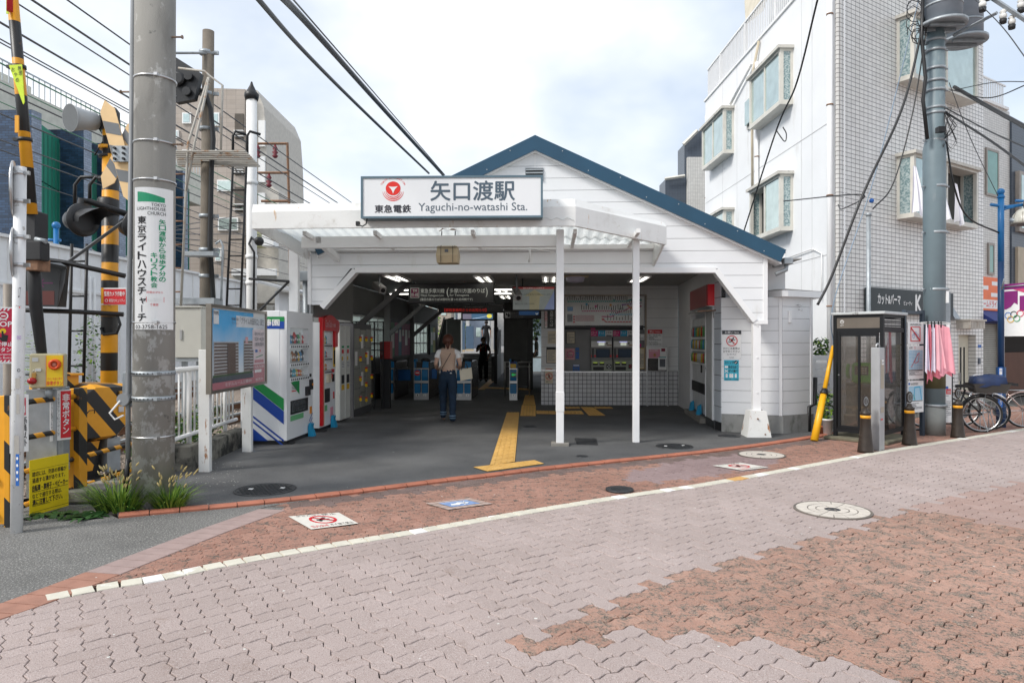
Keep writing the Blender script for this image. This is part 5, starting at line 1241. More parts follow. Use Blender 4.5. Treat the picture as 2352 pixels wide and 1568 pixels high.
mb=MB(mat('display interior',(.55,.60,.62),.5,emit=.12));mb.box(um-.099,um-.097,wv0,wv1,wz0,wz1);rows=[(1.47,1.67),(1.20,1.40),(.97,1.12)]
for z in(1.44,1.17,.955):mb.m(alu);mb.box(um-.097,um-.01,wv0,wv1,z,z+.02);mb.m(vm);mb.box(um-.03,um+.008,wv0,wv1,z-.045,z+.01);mb.m(ink);[mb.cyl((um+.006,wv0+(wv1-wv0)*(k+.5)/10,z-.018),(um+.016,wv0+(wv1-wv0)*(k+.5)/10,z-.018),.014,n=8)for k in range(10)]
drinks(mb,wv0+.02,wv1-.02,0,0,rows,9,4);t.part(mb,'drink_display')
mb=MB(glass('display glass',(.8,.85,.86),.06));mb.box(um-.006,um-.002,wv0,wv1,wz0,wz1);t.part(mb,'window')
mb=MB(blackm);mb.box(um-.03,um+.006,M1a+.14,M1b-.22,.42,.63,.008);mb.m(mat('smoke flap',(.06,.065,.07),.2));mb.prism([(um+.007,M1a+.17,.45),(um+.03,M1a+.17,.47),(um+.03,M1a+.17,.55),(um+.007,M1a+.17,.61)],(0,.55,0));t.part(mb,'dispensing_flap')
mb=MB(blackm);mb.box(um,um+.03,M1b-.17,M1b-.05,.74,.90,.004);mb.box(um,um+.04,M1b-.35,M1b-.2,.66,.80,.004);mb.box(um,um+.012,M1b-.15,M1b-.09,.94,.99);mb.m(colr('orange knob',(.7,.25,.02)));mb.cyl((um+.03,M1b-.1,.82),(um+.045,M1b-.1,.82),.02,n=8);mb.box(um,um+.012,M1b-.14,M1b-.07,.36,.47);t.part(mb,'coin_unit')
mb=MB(paper);mb.box(um,um+.002,M1a+.14,M1a+.50,.68,.93);mb.pl=uplane(um+.002);mb.m(gr);mb.pg([(M1a+.15,.90),(M1a+.5,.93),(M1a+.5,.70)],1);mb.m(red);mb.rect(M1a+.18,.76,M1a+.36,.775,2);mb.m(inkg);[mb.rect(M1a+.18,.79+k*.02,M1a+.40,.797+k*.02,2)for k in range(4)]
mb.m(colr('label green',(.15,.45,.2)));mb.rect(M1a+.14,.33,M1b-.42,.41,.5);mb.m(bl_);[mb.line(M1b-.17,.05+.07*k+.05,M1b-.02,.22+.07*k,.018,.5)for k in range(3)];t.part(mb,'sticker')
mb=MB(blackm);mb.box(um-.55,um-.02,M1a+.02,M1b-.02,.0,.07);[mb.box(um-.1,um+.06,v,v+.12,.012,.03)for v in(M1a+.05,M1b-.2)];t.part(mb,'foot')
cbl=colr('cyan plastic',(.01,.28,.50))
def chock(v,lab,u=um):
 mb=MB(cbl);mb.prism([(u+.01,v,.012),(u+.10,v,.012),(u+.10,v,.03),(u+.06,v,.15),(u+.07,v,.21),(u+.02,v,.22),(u+.01,v,.16)],(0,.11,0));solo(mb,'anchor_bracket',lab,'bracket',S,'blue floor brackets')
chock(M1b-.24,'blue plastic floor bracket at the white striped drink machine')
M2a,M2b=SY(720.3,994)[1]+.06,SY(772.8,978)[1]
M2a=max(M2a,M1b+.16);H2=1.82
t=vending(M2a,M2b,um-.6,H2,'v','white drink machine with a red edge and a red header board')
mb=MB(vm);mb.box(um-.70,um-.10,M2a,M2b,.07,H2,.008);wv0,wv1,wz0,wz1=M2a+.16,M2b-.22,1.0,1.66
for q in((um-.10,um,M2a+.004,wv0,.07,H2-.004),(um-.10,um,wv1,M2b-.004,.07,H2-.004),(um-.10,um,wv0,wv1,.07,wz0),(um-.10,um,wv0,wv1,wz1,H2-.004)):mb.box(*q)
t.part(mb,'cabinet')
cred=mat('vending red',(.58,.01,.015),.3)
mb=MB(cred);mb.box(um-.02,um+.05,M2a+.02,M2a+.09,.10,H2+.08,.006);mb.m(cream);mb.box(um+.0,um+.05,M2a+.09,M2a+.125,.10,1.7,.004);t.part(mb,'edge_trim')
mb=MB(cred);P=[(M2a+.09,H2-.14),(M2b-.12,H2-.14),(M2b-.12,H2+.06)]+[(M2b-.12-(M2b-M2a-.21)*k/8,H2+.06+.07*math.sin(math.pi*k/8))for k in range(1,8)]+[(M2a+.09,H2+.06)]
mb.prism([(um-.0,a,b)for a,b in P],(.06,0,0));mb.lathe((um+.02,M2b-.07,H2-.06),[(.12,0),(.12,.04)],20,(1,0,0));mb.box(um+.0,um+.05,M2b-.16,M2b-.01,H2-.42,H2-.06,.01)
mb.pl=uplane(um+.06);mb.m(paper);mb.text('ビッグな価格',M2a+.50,H2-.07,M2b-.2,H2-.01,1)
mb.m(colr('pale script',(.75,.5,.5)))
mb.text('Coca-Cola',M2a+.14,H2-.08,M2a+.46,H2+.04,1);t.part(mb,'header_board')
mb=MB(MATS['display interior']);mb.box(um-.099,um-.097,wv0,wv1,wz0,wz1)
for z in(1.44,1.21,.99):mb.m(alu);mb.box(um-.097,um-.01,wv0,wv1,z,z+.02);mb.m(vm);mb.box(um-.03,um+.008,wv0,wv1,z-.04,z+.01);mb.m(ink);[mb.cyl((um+.006,wv0+(wv1-wv0)*(k+.5)/9,z-.016),(um+.016,wv0+(wv1-wv0)*(k+.5)/9,z-.016),.013,n=8)for k in range(9)]
drinks(mb,wv0+.02,wv1-.02,0,0,[(1.46,1.62),(1.23,1.39),(1.01,1.14)],8,8);t.part(mb,'drink_display')
mb=MB(glass('display glass'));mb.box(um-.006,um-.002,wv0,wv1,wz0,wz1);t.part(mb,'window')
mb=MB(blackm);mb.box(um-.02,um+.006,M2a+.16,M2b-.32,.46,.70,.008);mb.box(um,um+.02,M2b-.2,M2b-.12,.80,.93);t.part(mb,'dispensing_flap')
mb=MB(cred);mb.box(um,um+.012,M2b-.24,M2b-.10,.96,1.02);mb.lathe((um,M2b-.24,.90),[(.05,0),(.05,.012)],12,(1,0,0));mb.box(um,um+.01,M2b-.14,M2b-.09,.50,.62);mb.m(cream);mb.box(um,um+.04,M2a+.36,M2a+.52,.80,.94);mb.m(colr('label green',(.15,.45,.2)));mb.box(um,um+.004,M2a+.14,M2a+.4,.32,.42)
mb.m(colr('amber frame',(.7,.42,.02)));mb.box(um,um+.004,M2b-.14,M2b-.02,1.05,1.4);mb.m(ink);mb.box(um+.004,um+.006,M2b-.12,M2b-.04,1.1,1.35);mb.m(colr('pink flyer',(.70,.30,.38)));mb.box(um,um+.004,M2b-.30,M2b-.14,.12,.36);t.part(mb,'label_cluster')
mb=MB(blackm);mb.box(um-.55,um-.02,M2a+.02,M2b-.02,.0,.07);mb.box(um-.1,um+.1,M2a-.02,M2a+.1,.012,.03);t.part(mb,'foot')
chock(M2b-.3,'blue plastic floor bracket at the red edged drink machine')
M3a,M3b=SY(774.4,973)[1]+.05,SY(806.6,963)[1];um3=um-.03
t=Thing('vending_machine','tall narrow white twin door vending machine beside the lockers','vending machine',S,(um3-.2,(M3a+M3b)/2,0),'drink vending machines left of the hall')
mb=MB(mat('warm white steel',(.66,.66,.62),.35,var=.03));c=(M3a+M3b)/2;mb.box(um3-.35,um3,M3a,c-.006,.05,1.79,.01);mb.box(um3-.35,um3,c+.006,M3b,.05,1.79,.01);t.part(mb,'cabinet')
mb=MB(paper);mb.pl=uplane(um3)
for a in(M3a,c):
 L=(M3b-M3a)/2;P=lambda s:a+L*s
 mb.m(greenink);mb.rect(P(.3),1.38,P(.75),1.42);mb.m(red);mb.rect(P(.32),1.28,P(.7),1.35);mb.m(colr('amber frame',(.7,.42,.02)));mb.rect(P(.32),1.15,P(.55),1.22);mb.rect(P(.25),.60,P(.8),.70);mb.m(paper);mb.rect(P(.3),1.0,P(.8),1.14);mb.m(inkg);[mb.rect(P(.32),1.02+k*.03,P(.75),1.03+k*.03,2)for k in range(4)];mb.m(blackm);mb.rect(P(.25),.72,P(.8),.88)
t.part(mb,'label_cluster')
La,Lb=SY(808,960)[1]+.02,SY(845,944)[1];ulk=um-.02
t=Thing('coin_lockers','grey coin lockers with yellow tagged keys beside the narrow white machine','coin lockers',S,(ulk-.25,(La+Lb)/2,0))
lk=mat('grey locker steel',(.26,.26,.23),.4,var=.05)
mb=MB(mat('locker frame',(.07,.07,.075),.5));mb.box(ulk-.45,ulk-.01,La,Lb,.012,1.86,.006);t.part(mb,'frame')
nc=3;Lw=(Lb-La)/nc;ks=[]
for c_ in range(nc):
 hs=[.36]*4 if c_!=1 else[.25,.25,.36,.36,.2];z=.16
 hs=[.40,.40,.40,.40]if c_!=1 else[.30,.32,.30,.30,.36]
 for hh in hs:
  mb=MB(lk);a,b=La+Lw*c_+.02,La+Lw*(c_+1)-.02;mb.box(ulk-.01,ulk,a,b,z+.005,z+hh-.005,.003);d=t.part(mb,'door')
  ks.append((b-.02,z+hh*.5,d));z+=hh
for v,z,d in ks:
 mb=MB(red);mb.cyl((ulk,v-.03,z+.02),(ulk+.05,v-.03,z+.02),.016,n=8);mb.m(mat('yellow tag',(.85,.55,.01),.4));mb.lathe((ulk+.02,v-.03,z-.03),[(.032,0),(.032,.012)],12,(1,-.8,0));mb.box(ulk+.01,ulk+.03,v-.045,v-.015,z-.05,z+.01);t.part(mb,'key',d)
mb=MB(paper);[mb.box(ulk,ulk+.002,La+Lw*c_+.05,La+Lw*c_+.22,z,z+.28)for c_,z in((0,1.02),(1,1.36),(2,1.02),(1,.6))];t.part(mb,'notice')
for i,(a,b)in enumerate(((1604,1624),(1586,1603))):
 v0,v1=hv(a),hv(b);t=Thing('vending_machine',['vending machine nearer the grey kiosk door','vending machine deeper in the kiosk alcove'][i],'vending machine',RW,(.4,(v0+v1)/2,.1),'vending machines in the kiosk alcove')
 mb=MB(mat('alcove machine white',(.55,.56,.56),.35));mb.box(.05,.7,v0+.02,v1-.02,.12,1.95,.008);t.part(mb,'cabinet')
 um_s,um=um,0;mb=MB(mat('dim display',(.14,.17,.16),.4,emit=.05));mb.box(.045,.05,v0+.1,v1-.25,1.05,1.8)
 rr=random.Random(i)
 for z in(1.1,1.36,1.6):
  for k in range(8):
   c=rr.choice([(.5,.35,.03),(.05,.25,.4),(.4,.05,.04),(.4,.4,.38),(.1,.3,.1)]);vv=v0+.13+(v1-v0-.42)*k/7.5;mb.m(mat('can %.2f %.2f %.2f'%c,c,.3));mb.lathe((.03,vv,z),[(.025,0),(.025,.13),(.012,.17)],8)
  mb.m(paper);mb.box(.03,.045,v0+.1,v1-.25,z-.05,z-.02)
 t.part(mb,'drink_display');um=um_s
 mb=MB(blackm);mb.box(.035,.05,v0+.12,v1-.3,.5,.7);mb.box(.035,.05,v1-.18,v1-.08,.9,1.05);mb.m(colr('orange',(.75,.4,.08)));mb.box(.04,.05,v1-.16,v1-.1,1.5,1.8);t.part(mb,'dispensing_flap')
for v,lab in((hv(1606)-.12,'blue plastic floor bracket at the nearer alcove machine'),(hv(1588)-.2,'blue plastic floor bracket at the deeper alcove machine')):
 mb=MB(cbl);mb.prism([(.03,v,.10),(-.07,v,.10),(-.07,v,.12),(-.04,v,.26),(.02,v,.30)],(0,.10,0));solo(mb,'anchor_bracket',lab,'bracket',RW,'blue floor brackets')
# ================================================================ LEFT: CROSSING
def hazard(name,period,slope,duty=.5,a=(.80,.36,.015),b=(.018,.018,.018)):
 if name in MATS:return MATS[name]
 t=NT(name);sp=t.n('ShaderNodeSeparateXYZ');t.l(t.coord(),sp.inputs[0])
 q=t.math('ADD',sp.outputs[2],t.math('MULTIPLY',t.math('ADD',sp.outputs[0],sp.outputs[1]),slope))
 f=t.math('LESS_THAN',t.math('FRACT',t.math('DIVIDE',t.math('ADD',q,40.0),period)),duty)
 c=t.mix(f,a,b);c=t.mix(t.ramp(t.noise(9,5),.66,.72),c,(.22,.10,.03));c=t.mix(t.ramp(t.noise(4,4),.3,.75),c,t.mix(1.,c,(.82,.8,.76),'MULTIPLY'))
 t.l(c,t.b.inputs['Base Color']);t.b.inputs['Roughness'].default_value=.42;MATS[name]=t.m;return t.m
hz_pole=hazard('banded pole paint',.42,0);hz_post=hazard('diagonal striped paint',.46,1.0);hz_pipe=hazard('striped pipe paint',.22,1.0);hz_box=hazard('wide diagonal stripes',.42,1.25)
hz_boom=hazard('boom stripes',.58,0)
def fr2(px0,Y0,px1,Y1):
 a,b=W(px0,784,Y0),W(px1,784,Y1);return Fr(a.x,a.y,math.atan2(b.y-a.y,b.x-a.x))
pc=G(351,1172);pc=Vector((W(352,0,pc.y+.18).x,pc.y+.18,0));PR=.176
t=Thing('utility_pole','thick grey concrete pole with peeling paper patches beside the crossing','utility pole',WF,(pc.x,pc.y,0))
pcon=mat('weathered pole concrete',(.235,.225,.205),.85,var=.14,vs=3,bump=.003,bs=110,dirt=[((.36,.35,.33),5.5,.60,.66,(1,1,.8)),((.07,.07,.065),7,.64,.72),((.11,.10,.09),2.2,.55,.75,(1,1,.3))],streak=(1,1,.25))
_n=pcon.node_tree;_b=_n.nodes['Principled BSDF'];_c=_b.inputs['Base Color'].links[0].from_socket
class _W(NT):
 def __init__(s,m):s.m=m;s.t=m.node_tree;s.b=_b
_w=_W(pcon);_s=_w.n('ShaderNodeSeparateXYZ');_w.l(_w.coord(),_s.inputs[0])
_f=_w.math('MULTIPLY',_w.ramp(_w.noise(7,6,(1,1,.7),.7),.52,.57),_w.math('MULTIPLY',_w.math('LESS_THAN',_s.outputs[2],1.6),.75))
_w.l(_w.mix(_f,_c,(.40,.40,.39)),_b.inputs['Base Color'])
mb=MB(pcon);mb.tube([(pc.x,pc.y,0),(pc.x+.01,pc.y,2),(pc.x+.02,pc.y,5)],[PR,PR-.002,PR-.006],32);t.part(mb,'pole')
for y,c in((187,alu),(333,alu),(420,alu),(741,alu),(856,steel),(913,steel),(1000,alu)):
 z=EYE+(CY-y)*pc.y/FP;mb=MB(c);wv=.02 if c is steel else .008
 mb.lathe((pc.x+z*.005,pc.y,z),[(PR-.01,-wv),(PR+.004,-wv),(PR+.004,wv),(PR-.01,wv)],32);mb.box(pc.x+.10,pc.x+.13,pc.y-PR-.01,pc.y-PR+.08,z-.012,z+.012)
 if c is steel:mb.m(blackm);[mb.box(pc.x+(PR+.0045)*math.sin(a)-.006,pc.x+(PR+.0045)*math.sin(a)+.006,pc.y-(PR+.005)*math.cos(a)-.002,pc.y-(PR+.005)*math.cos(a)+.01,z-.006,z+.006)for a in[R(k*11-85)for k in range(16)]]
 t.part(mb,'strap')
for px,y,s in((408,89,1),(292,214,-1),(408,334,1)):
 z=EYE+(CY-y)*pc.y/FP;mb=MB(mat('brown bolt',(.25,.17,.12),.6));mb.cyl((pc.x+s*.12,pc.y-.03,z),(pc.x+s*.28,pc.y-.03,z),.009,n=8);mb.cyl((pc.x+s*.275,pc.y-.03,z),(pc.x+s*.285,pc.y-.03,z),.018,n=8);t.part(mb,'step_bolt')
mb=MB(mat('grey conduit',(.22,.23,.24),.5));cx=pc.x-PR-.006;mb.tube([(cx-.02,pc.y-.05,.42),(cx-.02,pc.y-.05,1.0),(cx+.03,pc.y-.05,5)],.021,12);t.part(mb,'conduit')
mb=MB(mat('grey conduit',(.22,.23,.24)));mb.lathe((cx-.03,pc.y-.12,.98),[(.055,0),(.055,.07)],20,(0,1,0));mb.m(black);mb.tube([(cx-.02,pc.y-.05,.44),(cx-.03,pc.y-.06,.25),(cx-.08,pc.y,.06)],.022,8);mb.m(paper);mb.tube([(cx-.05,pc.y-.12,.97),(cx-.14,pc.y-.13,.86),(cx-.10,pc.y-.12,.80),(cx-.02,pc.y-.12,.84)],.009,6);t.part(mb,'junction_box')
mb=MB(steel);a=W(283,855,6.4);mb.box(a.x-.01,a.x+.06,a.y,a.y+.12,a.z-.32,a.z,.004);t.part(mb,'terminal_box')
t=Thing('advertising_sign','white curved church sign with green corner and black vertical writing strapped to the pole','sign',WF,(pc.x,pc.y-PR,EYE+(CY-757)*pc.y/FP))
rS=PR+.008
def cyl_pl(x,y,l):th=x;return(pc.x+.010+(rS+l*.0015)*math.sin(th),pc.y-(rS+l*.0015)*math.cos(th),y)
TX=lambda px:math.asin(max(-1,min(1,(px-355)/49)));TZ=lambda py:EYE+(CY-py)*(pc.y-PR*.8)/FP
mb=MB(paper);mb.pl=cyl_pl
for i in range(14):
 a,b=TX(331)+(R(84)-TX(331))*i/14,TX(331)+(R(84)-TX(331))*(i+1)/14;mb.rect(a,TZ(740.5),b,TZ(432),0);mb.rect(a,TZ(757),b,TZ(742),0);mb.rect(a,TZ(757),b,TZ(432),-3)
mb.m(mat('church green',(.01,.30,.14),.5));
for i in range(8):a,b=340+55*i/8,340+55*(i+1)/8;mb.pg([(TX(a),TZ(465)),(TX(b),TZ(465)),(TX(b),TZ(442+12*((i+1)/8)**1.6)),(TX(a),TZ(442+12*(i/8)**1.6))],1)
mb.m(ink);mb.text('TOKYO',TX(372),TZ(475),TX(396),TZ(468));mb.text('LIGHTHOUSE',TX(339),TZ(484),TX(396),TZ(477));mb.text('CHURCH',TX(364),TZ(495),TX(396),TZ(487))
def vt(s_,px0,px1,y0,y1,m,bold=0):
 mb.m(m);n=len(s_);h=(y1-y0)/n
 for i,ch in enumerate(s_):
  if ch=='ー':mb.rect(TX((px0+px1)/2-1),TZ(y0+h*(i+.9)),TX((px0+px1)/2+1),TZ(y0+h*(i+.1)),2)
  else:
   k=.22 if ch in 'ャュョ' else 0;mb.text(ch,TX(px0+(px1-px0)*k),TZ(y0+h*(i+.93)),TX(px1),TZ(y0+h*(i+.07+k)),2,bold)
vt('東京ライトハウスチャーチ',341,361,497,739,ink,.02);vt('矢口渡駅から徒歩7分の',386,396,503,648,mat('church green',(0,0,0)),.02);vt('キリスト教会',371,383,580,662,mat('church green',(0,0,0)),.02)
mb.m(red);mb.text('詳細はHPから',TX(362),TZ(674),TX(392),TZ(669));mb.rect(TX(361),TZ(694),TX(394),TZ(682));mb.text('で検索',TX(369),TZ(703),TX(385),TZ(697));mb.m(paper);mb.text('矢口渡教会',TX(364),TZ(692),TX(391),TZ(684),3)
mb.m(ink);mb.text('03-3758-1625',TX(335),TZ(755),TX(398),TZ(746),2)
t.part(mb,'sign_face')
wp=G(38,1222);t=Thing('sign_post','thin white post covered in torn stickers at the left edge, two round signs edge on','sign post',WF,(wp.x,wp.y,0))
mb=MB(mat('scuffed white post',(.74,.74,.74),.5,dirt=[((.10,.10,.10),26,.69,.71),((.45,.43,.40),14,.62,.66)]));mb.tube([(wp.x,wp.y,0),(wp.x+.015,wp.y,1.5),(wp.x+.03,wp.y,2.87)],.043,16);t.part(mb,'pole')
for z,h in((2.7,.22),(2.2,.20)):
 mb=MB(alu);c=Vector((wp.x-.03,wp.y+.02,z));mb.lathe(c,[(.001,0),(h,0),(h,.012),(.001,.012)],32,(-.87,-.50,.0));t.part(mb,'sign_disc')
 for dz in(-.1,.12):mb=MB(alu);mb.lathe((wp.x+.024,wp.y,z+dz),[(.045,-.015),(.048,-.015),(.048,.015),(.045,.015)],16);mb.box(wp.x+.06,wp.x+.11,wp.y-.02,wp.y,z+dz-.015,z+dz+.015);t.part(mb,'clamp')
mb=MB(paper);mb.pl=vplane(wp.y-.044)
XP=lambda x:W(x,0,wp.y-.044).x;ZP=lambda y:EYE+(CY-y)*(wp.y-.044)/FP
mb.m(mat('torn sticker',(.35,.33,.30),.7));[mb.rect(XP(x),ZP(y1),XP(x2),ZP(y0),1)for x,x2,y0,y1 in((36,46,868,892),(38,45,905,950),(33,44,1000,1060))]
mb.m(blueink);mb.rect(XP(37),ZP(1115),XP(45),ZP(1042),2);mb.m(paper);[mb.ell(XP(41),ZP(y),.008,.012,3)for y in(1052,1068,1084,1100)];mb.m(ink);mb.text('L7',XP(42),ZP(683),XP(48),ZP(660),1);mb.ring(XP(44),ZP(850),.013,.005,2);mb.m(red);mb.ell(XP(46),ZP(706),.006,l=2);mb.m(colr('purple ink',(.25,.1,.4)));mb.text('KNUS',XP(40),ZP(780),XP(50),ZP(770),2)
t.part(mb,'sticker')
def spost(px,py,w,d,h,lab):
 g=G(px,py);mb=MB(hz_post);mb.box(g.x,g.x+w,g.y,g.y+d,0,h,.006);t=Thing('barrier_post',lab,'post',WF,(g.x,g.y,0),'striped crossing fence posts')
 mb2=MB(yellow);mb2.box(g.x-w*1.3,g.x-.002,g.y+.02,g.y+d,0.02,h-.01,.004);t.part(mb,'striped_face');t.part(mb2,'side_plate');return g
sp1=spost(8,1211,.05,.10,1.07,'black and yellow striped channel post at the left edge');sp2=spost(168,1148,.062,.12,1.06,'black and yellow striped channel post carrying the red button sign')
mb=MB(conc);g=G(200,1178);mb.box(sp2.x-.2,sp2.x+.28,sp2.y-.12,sp2.y+.4,0,.11,.015);solo(mb,'footing','low concrete footing under the striped post','footing')
for z,y0,y1,lab in((.98,5.6,6.5,'top striped rail left of the emergency button'),(.675,5.6,6.5,'middle rail left of the emergency button'),(.385,5.5,8.1,'striped rail at knee height past the concrete pole'),(.10,5.5,8.1,'lowest striped rail near the ground past the concrete pole')):
 mb=MB(hz_pipe);mb.cyl((-4.18,y0,z),(-4.14,y1,z),.024,n=12);solo(mb,'fence_rail',lab,'rail',group='striped crossing fence rails')
f_=fr2(68,5.86,158,6.25)
def ws_(mb,X,Z):
 Y0=lambda x:-(x-113)*.18
 def tx(s,x0,x1,y0,y1,b=.012):
  o=mb.pl;mb.text(s,X(x0),Z(y1+4),X(x1),Z(y0+4),1,b);mb.pl=o
 mb.m(ink);tx('踏切には、列車の車輪が',74,152,1072,1083);tx('通過する溝があります。',74,149,1086,1097);tx('自転車・車椅子・ベビーカー',74,155,1102,1116,.03);mb.rect(X(74),Z(1122),X(155),Z(1121),1);tx('などで通行する際は、',74,142,1121,1132);tx('溝に注意して下さい。',74,143,1134,1147,.025);mb.rect(X(74),Z(1153),X(114),Z(1152),1);mb.rect(X(72),Z(1166),X(156),Z(1165.3),1);mb.rect(X(72),Z(1072),X(156),Z(1071.5),1)
def plate2(name,lab,cat,fr,box,art,face,th=.006):
 return plate(name,lab,cat,fr,0,box,art,th,face)
ysign=mat('warning yellow',(.80,.60,.01),.4,var=.04,dirt=[((.3,.2,.05),18,.68,.73)])
a,b=f_.hit(68,1065,0),f_.hit(158,1155,0)
plate2('warning_sign','yellow warning sign about wheel grooves, low on the striped fence','sign',f_,(68,1057,158,1165),ws_,ysign)
f_=fr2(115,6.15,163,6.3)
def bs(mb,X,Z):
 mb.m(red);mb.rect(X(139),Z(1006),X(162.5),Z(898),1);mb.m(paper);mb.textv('非常ボタン',X(151),Z(904),Z(998),.062,2,.02)
 mb.m(ink);mb.textv('○非常ボタンはブザーが',X(134.5),Z(903),Z(1000),.017,1);mb.textv('なるまでつよく押して下さい。',X(130),Z(910),Z(1003),.017,1);mb.textv('○非常の場合以外に',X(124.5),Z(903),Z(980),.017,1);mb.textv('使用すると処罰されます。',X(119),Z(908),Z(998),.017,1)
plate2('button_sign','red and white vertical emergency button sign on the striped post','sign',f_,(115,897,163,1008),bs,paper)
f_=fr2(22,5.5,66,5.62)
def ks(mb,X,Z):
 mb.m(colr('crimson',(.55,.01,.05)));mb.rect(X(48),Z(954),X(59),Z(914),1);mb.m(paper);mb.pg([(X(50),Z(948)),(X(57),Z(930)),(X(57),Z(948))],2);mb.m(ink);mb.textv('係員以外',X(55),Z(957),Z(1026),.045,1,.015);mb.textv('立入禁止',X(33),Z(930),Z(1020),.045,1,.015)
plate2('staff_only_sign','white staff only sign half hidden behind the sticker covered post','sign',f_,(23,908,66,1036),ks,paper)
f_=fr2(-40,5.75,32,5.85)
def stp(mb,X,Z):
 mb.m(paper);mb.rect(X(-39),Z(834),X(31),Z(706),.5);mb.m(colr('crimson',(.55,.01,.05)));mb.rect(X(-39),Z(831),X(31),Z(708),1)
 mb.m(paper);[mb.pg([(X(-38+k*9),Z(713)),(X(-34+k*9),Z(713)),(X(-30+k*9),Z(707)),(X(-34+k*9),Z(707))],2)for k in range(7)];[mb.pg([(X(-38+k*9),Z(832)),(X(-34+k*9),Z(832)),(X(-30+k*9),Z(827)),(X(-34+k*9),Z(827))],2)for k in range(7)]
 mb.text('STOP',X(-24),Z(750),X(28),Z(738),2,.02);mb.ring(X(8),Z(725),.035,.01,2);mb.rect(X(3),Z(727),X(13),Z(724),2);mb.line(X(1),Z(736),X(5),Z(731),.006,2);mb.line(X(15),Z(736),X(11),Z(731),.006,2);mb.text('非常停止',X(-26),Z(795),X(31),Z(785),2,.02);mb.text('ボタン',X(-12),Z(808),X(26),Z(798),2,.02);mb.text('Emergency',X(-12),Z(817),X(29),Z(811),2);mb.text('Stop Button',X(-12),Z(825),X(31),Z(819),2)
 mb.m(mat('signal yellow',(.8,.55,.01),.5));mb.ell(X(7),Z(760),.022,l=2);mb.m(ink);mb.pg([(X(4),Z(760)),(X(8),Z(760)),(X(9),Z(768)),(X(19),Z(770)),(X(17),Z(784)),(X(4),Z(784)),(X(-4),Z(773)),(X(4),Z(775))],3)
plate2('stop_sign','red stop sign with a hand pressing a button, cut by the left edge','sign',f_,(-40,704.5,32,835),stp,paper)
mb=MB(mat('brown grey pipe',(.28,.24,.20),.5));a=W(17,850,5.95);mb.cyl((a.x,a.y,0),(a.x,a.y,2.0),.032,n=12);a2=W(78,900,6.25);mb.cyl((a2.x,a2.y,.3),(a2.x,a2.y,1.0),.028,n=12);solo(mb,'pipe_post','brownish steel pipe post behind the red stop sign','post')
f_=fr2(66,6.0,147,6.1);A,B=f_.hit(67,812,0),f_.hit(147,890,0)
t=Thing('emergency_button_box','beige box with a big red emergency button on a yellow face','emergency button',f_,((A[0]+B[0])/2,.06,B[1]))
bx_=mat('beige enamel',(.48,.43,.27),.4);mb=MB(bx_);X=lambda x:f_.hit(x,850,0)[0];Z=lambda y:f_.hit(100,y,0)[1]
mb.box(A[0],B[0],0,.14,B[1],A[1],.012);mb.m(steel);mb.cyl((A[0]+.13,.08,B[1]),(A[0]+.13,.08,B[1]-.1),.03,n=10);mb.box(A[0]-.05,A[0]+.18,.12,.2,-.1+B[1]*.0+.2,B[1]-.02);t.part(mb,'housing')
mb=MB(mat('signal yellow',(.8,.55,.01)));mb.box(X(106),X(146),-.006,0,Z(887),Z(816),.002);mb.pl=vplane(-.006);mb.m(red);mb.text('ボタンを強く押す',X(109),Z(873),X(143),Z(867),1);mb.text('非常ボタン',X(108),Z(885),X(144),Z(875),1,.02)
for q in((106,107,816,887),(145,146,816,887)):mb.rect(X(q[0]),Z(q[3]),X(q[1]),Z(q[2]),1)
t.part(mb,'label')
mb=MB(mat('button orange red',(.75,.08,.01),.35));mb.lathe((X(127),-.006,Z(837)),[(.048,0),(.048,.03),(.040,.045),(.026,.045),(.024,.02)],28,(0,-1,0));mb.m(mat('button core',(.45,.15,.10),.3));mb.lathe((X(127),-.006,Z(837)),[(.023,0),(.023,.03),(.012,.038)],20,(0,-1,0));t.part(mb,'button')
mb=MB(mat('lamp red glass',(.30,.005,.01),.15));mb.ball((X(75),-.02,Z(874)),.038,.03,.030);t.part(mb,'warning_lamp')
mb=MB(mat('brass',(.5,.28,.08),.35,metal=.8));mb.box(X(74),X(84),-.02,0,Z(868),Z(856),.003);mb.m(chrome);mb.tube([(X(76),-.01,Z(856)),(X(77),-.01,Z(850)),(X(81),-.01,Z(850)),(X(82),-.01,Z(856))],.003,6);mb.box(X(82),X(95),-.012,0,Z(852),Z(846));t.part(mb,'padlock')
mb=MB(alu);mb.box(X(74),X(88),-.003,0,Z(830),Z(821));t.part(mb,'name_plate')
mb=MB(steel);a=W(90,900,6.3);mb.box(a.x-.02,a.x+.22,a.y,a.y+.1,.3,1.08,.004);mb.m(black);b=W(118,1010,6.35);mb.tube([(b.x,b.y,.65),(b.x-.03,b.y,.5),(b.x-.12,b.y+.1,.25),(b.x-.3,b.y+.2,.08)],.028,10);mb.m(colr('pink tape',(.7,.15,.22)));mb.box(b.x-.04,b.x+.02,b.y-.035,b.y+.03,.50,.53);solo(mb,'cable_stand','grey steel bracket with a black hose behind the button sign','bracket')
gy=7.2;f_=fr2(165,7.0,290,7.5)
A,B=f_.hit(170,868,0),f_.hit(288,1010,0);X=lambda x:f_.hit(x,930,0)[0];Z=lambda y:f_.hit(230,y,0)[1]
t=Thing('barrier_machine','yellow and black striped crossing barrier machine beside the concrete pole','barrier machine',f_,((A[0]+B[0])/2,.2,0))
mb=MB(hz_box);P=[(X(168),Z(1010)),(X(262),Z(1008)),(X(286),Z(985)),(X(290),Z(950)),(X(282),Z(883)),(X(210),Z(881)),(X(168),Z(905))]
mb.prism([(x,0,z)for x,z in P],(0,.5,0));Pf=[(x+(X(228)-x)*.12,z+(Z(945)-z)*.12)for x,z in P]
